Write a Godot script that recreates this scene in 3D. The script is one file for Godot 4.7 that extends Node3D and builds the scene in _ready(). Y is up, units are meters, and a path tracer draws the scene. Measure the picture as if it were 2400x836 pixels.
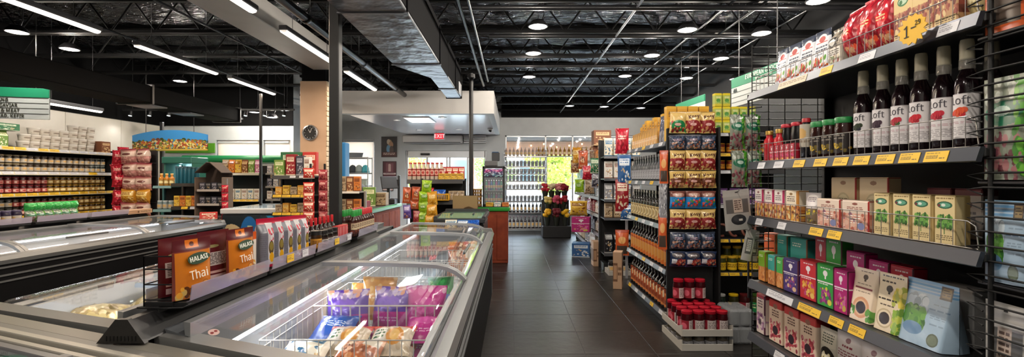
extends Node3D
# A grocery store: chest freezers on the left, an aisle, shelving on the right, the entrance and checkouts at the back.
const F := 1150.0      # focal length in pixels of the 2400 x 836 frame
const EYE := 1.5       # camera height in metres
var taken := {}
var mats := {}
var meshes := {}
var protos := {}
var designs := {}
var atlas: Image
var ax := 0
var ay := 0
var arow := 0
var rng := RandomNumberGenerator.new()
const ORD := ["first", "second", "third", "fourth", "fifth", "sixth", "seventh", "eighth", "ninth", "tenth", "eleventh", "twelfth", "thirteenth", "fourteenth"]
var paper: StandardMaterial3D
var film: StandardMaterial3D

func pt(px: float, py: float, z: float) -> Vector3:
	return Vector3((px - 1200.0) / F * z, EYE - (py - 418.0) / F * z, -z)

# ---------------------------------------------------------------- mesh builder
class MB:
	var v := PackedVector3Array()
	var n := PackedVector3Array()
	var t := PackedVector2Array()
	var i := PackedInt32Array()
	func tri(a: Vector3, b: Vector3, c: Vector3, na: Vector3, nb: Vector3, nc: Vector3, ua := Vector2.ZERO, ub := Vector2.ZERO, uc := Vector2.ZERO) -> void:
		var k := v.size()
		v.append(a); v.append(b); v.append(c)
		n.append(na); n.append(nb); n.append(nc)
		t.append(ua); t.append(ub); t.append(uc)
		if (b - a).cross(c - a).dot(na + nb + nc) > 0.0:
			i.append(k); i.append(k + 2); i.append(k + 1)
		else:
			i.append(k); i.append(k + 1); i.append(k + 2)
	func quad(a: Vector3, b: Vector3, c: Vector3, d: Vector3, nn: Vector3, r := Rect2(0, 0, 1, 1)) -> void:
		# a top left, b top right, c bottom right, d bottom left as seen from outside
		var ua := r.position
		var ub := r.position + Vector2(r.size.x, 0)
		var uc := r.end
		var ud := r.position + Vector2(0, r.size.y)
		tri(a, b, c, nn, nn, nn, ua, ub, uc)
		tri(a, c, d, nn, nn, nn, ua, uc, ud)
	func flat(a: Vector3, b: Vector3, c: Vector3, d: Vector3) -> void:
		var nn := (b - a).cross(d - a).normalized()
		quad(a, b, c, d, -nn)
	func box(c: Vector3, s: Vector3) -> void:
		var h := s / 2.0
		for ax in 3:
			for sg in [-1.0, 1.0]:
				var nn := Vector3.ZERO
				nn[ax] = sg
				var u := Vector3.ZERO
				var w := Vector3.ZERO
				u[(ax + 1) % 3] = h[(ax + 1) % 3]
				w[(ax + 2) % 3] = h[(ax + 2) % 3]
				var o := c + nn * h[ax]
				quad(o - u + w, o + u + w, o + u - w, o - u - w, nn)
	func span(a: Vector3, b: Vector3) -> void:
		box((a + b) / 2.0, (b - a).abs())
	func bevel(c: Vector3, s: Vector3, b: float) -> void:
		# a box with chamfered edges
		var h := s / 2.0
		var q := h - Vector3(b, b, b)
		for ax in 3:
			var e := (ax + 1) % 3
			var f := (ax + 2) % 3
			for sg in [-1.0, 1.0]:
				var nn := Vector3.ZERO
				nn[ax] = sg
				var u := Vector3.ZERO
				var w := Vector3.ZERO
				u[e] = q[e]
				w[f] = q[f]
				var o := c + nn * h[ax]
				quad(o - u + w, o + u + w, o + u - w, o - u - w, nn)
			for s1 in [-1.0, 1.0]:
				for s2 in [-1.0, 1.0]:
					var n1 := Vector3.ZERO
					var n2 := Vector3.ZERO
					n1[e] = s1
					n2[f] = s2
					var l := Vector3.ZERO
					l[ax] = q[ax]
					var p1 := c + n1 * h[e] + n2 * q[f]
					var p2 := c + n1 * q[e] + n2 * h[f]
					quad(p1 - l, p1 + l, p2 + l, p2 - l, (n1 + n2).normalized())
		for s1 in [-1.0, 1.0]:
			for s2 in [-1.0, 1.0]:
				for s3 in [-1.0, 1.0]:
					var sv := Vector3(s1, s2, s3)
					var nn := sv.normalized()
					tri(c + Vector3(h.x, q.y, q.z) * sv, c + Vector3(q.x, h.y, q.z) * sv, c + Vector3(q.x, q.y, h.z) * sv, nn, nn, nn)
	func tube(p: PackedVector3Array, r: float, seg := 6, closed_ends := true) -> void:
		var m := p.size()
		var rings := []
		var side := Vector3.UP
		for k in m:
			var d := (p[mini(k + 1, m - 1)] - p[maxi(k - 1, 0)]).normalized()
			if absf(d.dot(side)) > 0.95:
				side = Vector3.RIGHT if absf(d.x) < 0.8 else Vector3.BACK
			var a := d.cross(side).normalized()
			var b := d.cross(a).normalized()
			side = a.cross(d).normalized()
			var ring := PackedVector3Array()
			for s in seg:
				var g := TAU * s / seg
				ring.append(a * cos(g) + b * sin(g))
			rings.append(ring)
		for k in m - 1:
			for s in seg:
				var s2 := (s + 1) % seg
				var na: Vector3 = rings[k][s]
				var nb: Vector3 = rings[k][s2]
				var nc: Vector3 = rings[k + 1][s2]
				var nd: Vector3 = rings[k + 1][s]
				tri(p[k] + na * r, p[k] + nb * r, p[k + 1] + nc * r, na, nb, nc)
				tri(p[k] + na * r, p[k + 1] + nc * r, p[k + 1] + nd * r, na, nc, nd)
		if closed_ends:
			for k in [0, m - 1]:
				var d := (p[1] - p[0]).normalized() * (-1.0 if k == 0 else 1.0)
				if k > 0:
					d = (p[m - 1] - p[m - 2]).normalized()
				for s in range(1, seg - 1):
					tri(p[k] + rings[k][0] * r, p[k] + rings[k][s] * r, p[k] + rings[k][s + 1] * r, d, d, d)
	func rod(a: Vector3, b: Vector3, r: float, seg := 6) -> void:
		tube(PackedVector3Array([a, b]), r, seg)
	func lathe(prof: Array, seg := 16, c := Vector3.ZERO, r := Rect2(0, 0, 1, 1), arc := 0.0) -> void:
		# prof: [radius, y] from the bottom up; u runs round from the back so that the middle of the picture faces +Z
		var m := prof.size()
		var nr := []
		for k in m - 1:
			var d := Vector2(prof[k + 1][0] - prof[k][0], prof[k + 1][1] - prof[k][1])
			nr.append(Vector2(d.y, -d.x).normalized())
		var total: float = prof[m - 1][1] - prof[0][1]
		for k in m - 1:
			var r0: float = prof[k][0]
			var r1: float = prof[k + 1][0]
			var y0: float = prof[k][1]
			var y1: float = prof[k + 1][1]
			var n0: Vector2 = nr[k]
			var n1: Vector2 = nr[k]
			if k > 0 and nr[k - 1].dot(nr[k]) > 0.6:
				n0 = (nr[k - 1] + nr[k]).normalized()
			if k < m - 2 and nr[k + 1].dot(nr[k]) > 0.6:
				n1 = (nr[k + 1] + nr[k]).normalized()
			var v0: float = r.end.y - r.size.y * (y0 - prof[0][1]) / maxf(total, 0.0001)
			var v1: float = r.end.y - r.size.y * (y1 - prof[0][1]) / maxf(total, 0.0001)
			for s in seg:
				var span := TAU if arc == 0.0 else arc
				var g0 := -span / 2.0 + span * s / seg
				var g1 := -span / 2.0 + span * (s + 1) / seg
				var d0 := Vector3(sin(g0), 0, cos(g0))
				var d1 := Vector3(sin(g1), 0, cos(g1))
				var u0 := r.position.x + r.size.x * s / seg
				var u1 := r.position.x + r.size.x * (s + 1) / seg
				var a := c + d0 * r1 + Vector3(0, y1, 0)
				var b := c + d1 * r1 + Vector3(0, y1, 0)
				var e := c + d1 * r0 + Vector3(0, y0, 0)
				var f := c + d0 * r0 + Vector3(0, y0, 0)
				var na := d0 * n1.x + Vector3(0, n1.y, 0)
				var nb := d1 * n1.x + Vector3(0, n1.y, 0)
				var ne := d1 * n0.x + Vector3(0, n0.y, 0)
				var nf := d0 * n0.x + Vector3(0, n0.y, 0)
				if r1 > 0.00001:
					tri(a, b, e, na, nb, ne, Vector2(u0, v1), Vector2(u1, v1), Vector2(u1, v0))
				if r0 > 0.00001:
					tri(a, e, f, na, ne, nf, Vector2(u0, v1), Vector2(u1, v0), Vector2(u0, v0))
	func disc(c: Vector3, r: float, nn: Vector3, seg := 20) -> void:
		var a := nn.cross(Vector3.RIGHT if absf(nn.x) < 0.8 else Vector3.UP).normalized()
		var b := nn.cross(a)
		for s in seg:
			var g0 := TAU * s / seg
			var g1 := TAU * (s + 1) / seg
			tri(c, c + (a * cos(g0) + b * sin(g0)) * r, c + (a * cos(g1) + b * sin(g1)) * r, nn, nn, nn)
	func prism(poly: PackedVector2Array, z0: float, z1: float, shear := 0.0) -> void:
		# polygon in x, y drawn out along z from z0 (near, larger z) to z1; the near end follows z0 + shear * x
		var m := poly.size()
		for k in m:
			var a := poly[k]
			var b := poly[(k + 1) % m]
			var d := b - a
			var nn := Vector3(d.y, -d.x, 0).normalized()
			if Geometry2D.is_polygon_clockwise(poly):
				nn = -nn
			quad(Vector3(a.x, a.y, z0 + shear * a.x), Vector3(b.x, b.y, z0 + shear * b.x), Vector3(b.x, b.y, z1), Vector3(a.x, a.y, z1), nn)
		var id := Geometry2D.triangulate_polygon(poly)
		var zn := Vector3(-shear, 0, 1).normalized()
		for k in range(0, id.size(), 3):
			var p: Array[Vector2] = [poly[id[k]], poly[id[k + 1]], poly[id[k + 2]]]
			tri(Vector3(p[0].x, p[0].y, z0 + shear * p[0].x), Vector3(p[1].x, p[1].y, z0 + shear * p[1].x), Vector3(p[2].x, p[2].y, z0 + shear * p[2].x), zn, zn, zn, p[0], p[1], p[2])
			tri(Vector3(p[0].x, p[0].y, z1), Vector3(p[1].x, p[1].y, z1), Vector3(p[2].x, p[2].y, z1), Vector3.FORWARD, Vector3.FORWARD, Vector3.FORWARD)
	func sheet(line: PackedVector2Array, th: float, z0: float, z1: float, shear := 0.0) -> void:
		# a bent sheet of thickness th along an open line in x, y
		var p := PackedVector2Array()
		var q := PackedVector2Array()
		for k in line.size():
			var d := (line[mini(k + 1, line.size() - 1)] - line[maxi(k - 1, 0)]).normalized()
			var o := Vector2(-d.y, d.x) * th / 2.0
			p.append(line[k] + o)
			q.append(line[k] - o)
		q.reverse()
		p.append_array(q)
		prism(p, z0, z1, shear)
	func grid(nx: int, ny: int, f: Callable, r := Rect2(0, 0, 1, 1)) -> void:
		# smooth sheet f(u, v) -> Vector3, u and v from 0 to 1, v downwards
		var p := []
		for y in ny + 1:
			for x in nx + 1:
				p.append(f.call(float(x) / nx, float(y) / ny))
		var w := nx + 1
		var nn := []
		for y in ny + 1:
			for x in nx + 1:
				var dx: Vector3 = p[y * w + mini(x + 1, nx)] - p[y * w + maxi(x - 1, 0)]
				var dy: Vector3 = p[mini(y + 1, ny) * w + x] - p[maxi(y - 1, 0) * w + x]
				nn.append(dy.cross(dx).normalized())
		var base := v.size()
		for y in ny + 1:
			for x in nx + 1:
				v.append(p[y * w + x])
				n.append(nn[y * w + x])
				t.append(r.position + r.size * Vector2(float(x) / nx, float(y) / ny))
		for y in ny:
			for x in nx:
				var a := base + y * w + x
				i.append_array(PackedInt32Array([a, a + 1, a + w + 1, a, a + w + 1, a + w]))
	func done() -> ArrayMesh:
		var arr := []
		arr.resize(Mesh.ARRAY_MAX)
		arr[Mesh.ARRAY_VERTEX] = v
		arr[Mesh.ARRAY_NORMAL] = n
		arr[Mesh.ARRAY_TEX_UV] = t
		arr[Mesh.ARRAY_INDEX] = i
		var m := ArrayMesh.new()
		m.add_surface_from_arrays(Mesh.PRIMITIVE_TRIANGLES, arr)
		return m

# ---------------------------------------------------------------- nodes
func numbered(called: String) -> String:
	if not taken.has(called):
		taken[called] = 0
		return called
	taken[called] += 1
	return "%s_%03d" % [called, taken[called]]

func tag(o: Node3D, label: String, category: String, group := "") -> void:
	o.set_meta("label", label)
	o.set_meta("category", category)
	if group:
		o.set_meta("group", group)

func thing(called: String, label: String, category: String, at := Vector3.ZERO, turn := 0.0, group := "") -> Node3D:
	var o := Node3D.new()
	o.name = numbered(called)
	add_child(o)
	o.position = at
	o.rotation.y = turn
	tag(o, label, category, group)
	return o

func part(called: String, m, material: Material, parent: Node3D, at := Vector3.ZERO) -> MeshInstance3D:
	var o := MeshInstance3D.new()
	o.name = called
	o.mesh = m.done() if m is MB else m
	o.material_override = material
	o.position = at
	parent.add_child(o, true)
	return o

func one(called: String, m, material: Material, label: String, category: String, at := Vector3.ZERO, turn := 0.0, group := "") -> MeshInstance3D:
	var o := part(numbered(called), m, material, self, at)
	o.rotation.y = turn
	tag(o, label, category, group)
	return o

func struct(called: String, m, material: Material, at := Vector3.ZERO) -> MeshInstance3D:
	var o := part(numbered(called), m, material, self, at)
	o.set_meta("kind", "structure")
	return o

func proto(key: String, make: Callable) -> Node3D:
	if not protos.has(key):
		protos[key] = make.call()
	return protos[key]

func put(p: Node3D, called: String, label: String, category: String, group: String, at: Vector3, turn := 0.0, tilt := 0.0, grow := 1.0) -> Node3D:
	var o := p.duplicate() as Node3D
	o.name = numbered(called)
	add_child(o)
	o.position = at
	o.rotation = Vector3(0, turn, tilt)
	if grow != 1.0:
		o.scale = Vector3(1, grow, 1)
	tag(o, label, category, group)
	return o

# ---------------------------------------------------------------- materials
func mat(c: String, rough := 0.6, metal := 0.0, spec := 0.5) -> StandardMaterial3D:
	var key := "%s %s %s %s" % [c, rough, metal, spec]
	if not mats.has(key):
		var m := StandardMaterial3D.new()
		m.albedo_color = Color(c)
		m.roughness = rough
		m.metallic = metal
		m.metallic_specular = spec
		m.resource_name = "paint_" + c
		mats[key] = m
	return mats[key]

func glow(c: String, e: float) -> StandardMaterial3D:
	var key := "glow %s %s" % [c, e]
	if not mats.has(key):
		var m := StandardMaterial3D.new()
		m.albedo_color = Color(c)
		m.emission_enabled = true
		m.emission = Color(c)
		m.emission_energy_multiplier = e
		m.resource_name = "lamp_glow"
		mats[key] = m
	return mats[key]

func glass(c: String, alpha: float, rough := 0.03) -> StandardMaterial3D:
	var key := "glass %s %s %s" % [c, alpha, rough]
	if not mats.has(key):
		var m := StandardMaterial3D.new()
		var k := Color(c)
		k.a = alpha
		m.albedo_color = k
		m.transparency = BaseMaterial3D.TRANSPARENCY_ALPHA
		m.roughness = rough
		m.resource_name = "glass"
		mats[key] = m
	return mats[key]

func noise(freq: float, sz: int, normal := false, bump := 4.0, octaves := 4, kind := FastNoiseLite.TYPE_SIMPLEX_SMOOTH, ramp: Gradient = null, sd := 1) -> NoiseTexture2D:
	var f := FastNoiseLite.new()
	f.seed = sd
	f.noise_type = kind
	f.frequency = freq
	f.fractal_octaves = octaves
	var t := NoiseTexture2D.new()
	t.width = sz
	t.height = sz
	t.seamless = true
	t.noise = f
	if normal:
		t.as_normal_map = true
		t.bump_strength = bump
	if ramp:
		t.color_ramp = ramp
	return t

func ramp(a: String, b: String) -> Gradient:
	var g := Gradient.new()
	g.set_color(0, Color(a))
	g.set_color(1, Color(b))
	return g

func grain(key: String, a: String, b: String, freq: float, sz: int, scale: float, rough: float, metal := 0.0, bump := 0.0, kind := FastNoiseLite.TYPE_SIMPLEX_SMOOTH, sd := 1) -> StandardMaterial3D:
	if not mats.has(key):
		var m := StandardMaterial3D.new()
		m.albedo_texture = noise(freq, sz, false, 4.0, 4, kind, ramp(a, b), sd)
		m.roughness = rough
		m.metallic = metal
		m.uv1_triplanar = true
		m.uv1_world_triplanar = true
		m.uv1_scale = Vector3(scale, scale, scale)
		m.resource_name = key
		if bump > 0.0:
			m.normal_enabled = true
			m.normal_texture = noise(freq, sz, true, 6.0, 4, kind, null, sd)
			m.normal_scale = bump
		mats[key] = m
	return mats[key]

# ---------------------------------------------------------------- printed designs, all on one sheet
func design(called: String, w: int, h: int, base: String, ops: Array) -> void:
	if ax + w + 4 > 2048:
		ax = 0
		ay += arow + 4
		arow = 0
	assert(ay + h < 2048)
	arow = maxi(arow, h)
	var o := Vector2i(ax + 2, ay + 2)
	atlas.fill_rect(Rect2i(o.x - 2, o.y - 2, w + 4, h + 4), Color(base))
	for q in ops:
		var c := Color(q[q.size() - 1])
		match q[0]:
			"r":
				ink(o, w, h, q[1], q[2], q[3], q[4], c)
			"e":
				var cy: float = q[2]
				var rx: float = q[3] * w
				var ry: float = q[4] * h
				for y in range(int(-ry), int(ry) + 1):
					var k := rx * sqrt(maxf(0.0, 1.0 - (y / ry) * (y / ry)))
					ink(o, w, h, q[1] - k / w, cy + float(y) / h, 2.0 * k / w, 1.01 / h, c)
			"t":   # lines of small print
				var nl: int = q[5]
				for l in nl:
					var x: float = q[1]
					var lh: float = q[4] / nl
					while x < q[1] + q[3] - 0.02:
						var ww := minf(rng.randf_range(0.05, 0.17), q[1] + q[3] - x)
						ink(o, w, h, x, q[2] + lh * l, ww, lh * 0.5, c)
						x += ww + 0.03
			"f":   # finer scatter, radius as a share of the width
				for l in int(q[5]):
					var cf := Color(q[7 + rng.randi() % (q.size() - 7)])
					var fx: float = q[1] + rng.randf() * q[3]
					var fy: float = q[2] + rng.randf() * q[4]
					var fr: float = rng.randf_range(0.4, 1.0) * q[6] * w
					for y in range(int(-fr), int(fr) + 1):
						var k := sqrt(maxf(0.0, fr * fr - y * y))
						ink(o, w, h, fx - k / w, fy + float(y) / h, 2.0 * k / w, 1.01 / h, cf)
			"s":   # scattered pieces of food, fruit or leaves
				for l in int(q[5]):
					var cc := Color(q[6 + rng.randi() % (q.size() - 6)])
					var cx: float = q[1] + rng.randf() * q[3]
					var cy2: float = q[2] + rng.randf() * q[4]
					var rr := rng.randf_range(0.4, 1.0) * 0.085 * w
					for y in range(int(-rr), int(rr) + 1):
						var k := sqrt(maxf(0.0, rr * rr - y * y)) * 0.9
						ink(o, w, h, cx - k / w, cy2 + float(y) / h, 2.0 * k / w, 1.01 / h, cc)
			"b":   # bar code
				var x2: float = q[1]
				while x2 < q[1] + q[3]:
					ink(o, w, h, x2, q[2], 0.012, q[4], c)
					x2 += rng.randf_range(0.02, 0.05)
	designs[called] = Rect2(Vector2(o) / 2048.0, Vector2(w, h) / 2048.0)
	ax += w + 4

func ink(o: Vector2i, w: int, h: int, x: float, y: float, ww: float, hh: float, c: Color) -> void:
	var r := Rect2i(o.x + roundi(x * w), o.y + roundi(y * h), maxi(1, roundi(ww * w)), maxi(1, roundi(hh * h)))
	r = r.intersection(Rect2i(o.x - 2, o.y - 2, w + 4, h + 4))
	if r.has_area():
		atlas.fill_rect(r, c)

func lettering(words: String, height: float, thick := 0.0008, bend := 0.0, font_name := "Droid Sans", bold := 700) -> ArrayMesh:
	var key := "text %s %s %s %s" % [words, height, bend, font_name]
	if not meshes.has(key):
		var f := SystemFont.new()
		f.font_names = PackedStringArray([font_name])
		f.font_weight = bold
		var tm := TextMesh.new()
		tm.text = words
		tm.font = f
		tm.font_size = 48
		tm.pixel_size = height / 36.0
		tm.depth = thick
		tm.curve_step = 2.0
		var arr := tm.get_mesh_arrays()
		if bend > 0.0:
			var vv: PackedVector3Array = arr[Mesh.ARRAY_VERTEX]
			var nv: PackedVector3Array = arr[Mesh.ARRAY_NORMAL]
			for k in vv.size():
				var p := vv[k]
				var g := p.x / bend
				vv[k] = Vector3(sin(g) * (bend + p.z), p.y, cos(g) * (bend + p.z))
				nv[k] = nv[k].rotated(Vector3.UP, g)
			arr[Mesh.ARRAY_VERTEX] = vv
			arr[Mesh.ARRAY_NORMAL] = nv
		arr[Mesh.ARRAY_TANGENT] = null
		var m := ArrayMesh.new()
		m.add_surface_from_arrays(Mesh.PRIMITIVE_TRIANGLES, arr)
		meshes[key] = m
	return meshes[key]

# ---------------------------------------------------------------- goods: every maker returns a loose Node3D whose front faces +Z and whose foot stands at the origin
func holder(p: Array) -> Node3D:
	var o := Node3D.new()
	for q in p:
		part(q[0], q[1], q[2], o, q[3] if q.size() > 3 else Vector3.ZERO)
	return o

func carton_mesh(w: float, h: float, d: float, r: Rect2) -> MB:
	var m := MB.new()
	var b := minf(0.003, minf(w, d) * 0.06)
	m.bevel(Vector3(0, h / 2, 0), Vector3(w, h, d), b)
	for k in m.v.size():
		var p := m.v[k]
		var nn := m.n[k]
		var u := p.x / w + 0.5
		var vv := 1.0 - p.y / h
		if nn.z < -0.8:
			u = 1.0 - u
		elif absf(nn.x) > 0.8:
			u = 0.01 + 0.05 * (p.z / d + 0.5)
		elif absf(nn.y) > 0.8:
			vv = 0.004 if nn.y > 0 else 0.996
		m.t[k] = r.position + r.size * Vector2(clampf(u, 0, 1), clampf(vv, 0, 1))
	return m

func carton(dz: String, w: float, h: float, d: float) -> Node3D:
	return proto("carton %s %s %s %s" % [dz, w, h, d], func():
		var o := MeshInstance3D.new()
		o.mesh = carton_mesh(w, h, d, designs[dz]).done()
		o.material_override = paper
		# the tucked lid stands a hair proud of the walls
		var lid := MB.new()
		lid.box(Vector3(0, h + 0.0006, 0), Vector3(w * 0.97, 0.0012, d * 0.94))
		for k in lid.t.size():
			lid.t[k] = designs[dz].position + designs[dz].size * Vector2(0.03, 0.01)
		part("lid_flap", lid, paper, o)
		return o)

func bag(dz: String, w: float, h: float, d: float, style := "pillow", sd := 0) -> Node3D:
	# pillow: crimped at both ends; pouch: stands on a gusset; brick: block bag folded shut at the top
	return proto("bag %s %s %s %s %s %s" % [dz, w, h, d, style, sd], func():
		var f := FastNoiseLite.new()
		f.seed = sd + 7
		f.frequency = 1.0
		var m := MB.new()
		for side in [1.0, -1.0]:
			m.grid(18, 20, func(u: float, v: float):
				var x := u - 0.5
				var across: float = pow(maxf(0.0, 1.0 - pow(absf(x * 2.0), 2.6)), 0.6)
				var along: float
				var wide := 1.0
				if style == "pillow":
					var e := minf(v, 1.0 - v)
					along = 0.02 if e < 0.06 else pow(sin(PI * (e - 0.05) / 0.9), 0.6)
					wide = 1.0 - 0.07 * along
				elif style == "pouch":
					along = 0.03 if v < 0.1 else pow((v - 0.09) / 0.91, 0.6) * (1.0 - 0.25 * pow(v, 6))
					across = pow(maxf(0.0, 1.0 - pow(absf(x * 2.0), 2.0)), 0.7)
				elif style == "wedge":
					along = 0.04 if v < 0.06 else 0.04 + 0.96 * (v - 0.06) / 0.94
					across = pow(maxf(0.0, 1.0 - pow(absf(x * 2.0), 14.0)), 0.6)
				else:
					along = 0.04 if v < 0.1 else minf(1.0, (v - 0.08) * 4.5)
					across = pow(maxf(0.0, 1.0 - pow(absf(x * 2.0), 9.0)), 0.6)
				var soft := 1.0 if style == "pillow" else 0.3
				var wr := soft * (f.get_noise_3d(u * 5.0, v * 5.0, side * 3.0) * 0.2 * along + f.get_noise_3d(u * 11.0, v * 11.0, side * 9.0) * 0.1)
				var ends := minf(v, 1.0 - v) if style == "pillow" else v
				wr += (0.2 if style == "pillow" else 0.08) * sin(u * 34.0 + 5.0 * f.get_noise_2d(u * 3.0, side * 7.0)) * exp(-ends * 9.0)
				var z: float = side * (d * 0.5 * across * along * (1.0 + wr) + 0.0008)
				return Vector3(x * w * wide * side, h * (1.0 - v) + 0.02 * h * absf(x) * along * (1.0 if style == "pillow" else 0.0), z), designs[dz])
		if style != "pillow":
			m.grid(6, 3, func(u: float, v: float):
				var x := u - 0.5
				var c: float = pow(maxf(0.0, 1.0 - pow(absf(x * 2.0), 2.0 if style == "pouch" else 9.0)), 0.65)
				return Vector3(x * w, 0.0005, (v - 0.5) * -d * (0.95 if style == "wedge" else 0.75) * c), Rect2(designs[dz].position, designs[dz].size * 0.02))
		var o := MeshInstance3D.new()
		o.mesh = m.done()
		o.material_override = film
		return o)

func jar(key: String, h: float, r: float, body: Material, lid: Material, dz := "", lid_h := 0.14, neck := 0.86, seg := 16) -> Node3D:
	return proto("jar %s" % key, func():
		var a := MB.new()
		a.lathe([[0.0, 0.0], [r * 0.86, 0.0], [r, h * 0.05], [r, h * 0.7], [r * 0.96, h * 0.78], [r * neck, h * (1.0 - lid_h)], [r * neck, h * 0.97], [0.0, h * 0.97]], seg)
		var b := MB.new()
		var e := r * neck + 0.0015
		b.lathe([[e, h * (1.0 - lid_h)], [e * 1.02, h * (1.0 - lid_h * 0.9)], [e * 1.02, h * 0.985], [e * 0.93, h], [0.0, h]], seg)
		var p := [["body", a, body], ["lid", b, lid]]
		if dz:
			var c := MB.new()
			c.lathe([[r + 0.0008, h * 0.12], [r + 0.0008, h * 0.6]], seg, Vector3.ZERO, designs[dz], TAU * 0.62)
			p.append(["paper_label", c, paper])
		return holder(p))

func bottle(key: String, h: float, r: float, body: Material, cap: Material, dz := "", neck := 0.3, shoulder := 0.62, low := 0.1, high := 0.5, seg := 14, cap_h := 0.1) -> Node3D:
	return proto("bottle %s" % key, func():
		var rn := r * neck
		var a := MB.new()
		a.lathe([[0.0, 0.0], [r * 0.88, 0.0], [r, h * 0.03], [r, h * shoulder], [r * 0.9, h * (shoulder + 0.05)], [r * 0.6, h * (shoulder + 0.12)], [rn, h * (shoulder + 0.18)], [rn, h * 0.96], [0, h * 0.96]], seg)
		var b := MB.new()
		b.lathe([[rn * 1.15, h * (1.0 - cap_h)], [rn * 1.15, h * 0.985], [rn, h], [0.0, h]], seg)
		var p := [["body", a, body], ["cap", b, cap]]
		if dz:
			var c := MB.new()
			c.lathe([[r + 0.0007, h * low], [r + 0.0007, h * high]], seg, Vector3.ZERO, designs[dz], TAU * 0.8)
			p.append(["paper_label", c, paper])
		return holder(p))

func tub(key: String, h: float, r: float, wall: Material, lid: Material, dz := "") -> Node3D:
	return proto("tub %s" % key, func():
		var a := MB.new()
		a.lathe([[0.0, 0.0], [r * 0.82, 0.0], [r * 0.96, h * 0.82], [0.0, h * 0.82]], 14)
		var b := MB.new()
		b.lathe([[r, h * 0.78], [r, h * 0.97], [r * 0.95, h], [0.0, h]], 14)
		var p := [["body", a, wall], ["lid", b, lid]]
		if dz:
			var c := MB.new()
			c.lathe([[r * 0.86, h * 0.14], [r * 0.965, h * 0.74]], 14, Vector3.ZERO, designs[dz], TAU * 0.55)
			p.append(["paper_label", c, paper])
		return holder(p))

func _ready() -> void:
	rng.seed = 20
	# camera, level and looking down the aisle
	var cam := Camera3D.new()
	cam.name = "camera"
	cam.fov = rad_to_deg(2.0 * atan(418.0 / F))
	cam.near = 0.05
	cam.far = 200.0
	cam.position = Vector3(0, EYE, 0)
	cam.current = true
	add_child(cam)
	# daylight outside the windows
	var world := WorldEnvironment.new()
	world.name = "world"
	var env := Environment.new()
	var sky := Sky.new()
	var air := ProceduralSkyMaterial.new()
	air.sky_top_color = Color("b4cbe2")
	air.sky_horizon_color = Color("e8eaec")
	air.ground_bottom_color = Color("6c6a66")
	air.ground_horizon_color = Color("c8ccd0")
	air.sun_angle_max = 0.0
	air.sky_energy_multiplier = 4.0
	sky.sky_material = air
	env.background_mode = Environment.BG_SKY
	env.sky = sky
	env.tonemap_mode = Environment.TONE_MAPPER_LINEAR
	env.tonemap_exposure = 1.0
	env.sdfgi_enabled = true
	env.ssao_enabled = true
	env.ssil_enabled = true
	world.environment = env
	add_child(world)
	atlas = Image.create(2048, 2048, false, Image.FORMAT_RGB8)
	make_designs()
	var sheet := ImageTexture.create_from_image(atlas)
	paper = StandardMaterial3D.new()
	paper.resource_name = "printed_card"
	paper.albedo_texture = sheet
	paper.roughness = 0.5
	film = StandardMaterial3D.new()
	film.resource_name = "printed_film"
	film.albedo_texture = sheet
	film.roughness = 0.24
	film.metallic_specular = 0.6
	build_room()
	build_ceiling()
	build_lamps()
	build_entrance()
	build_outside()
	build_freezers()
	build_right_shelving()
	build_aisle_shelving()
	build_far_aisle()
	build_checkout()
	build_left_side()
	build_freezer_goods()
	for p in protos.values():
		p.free()

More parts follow.
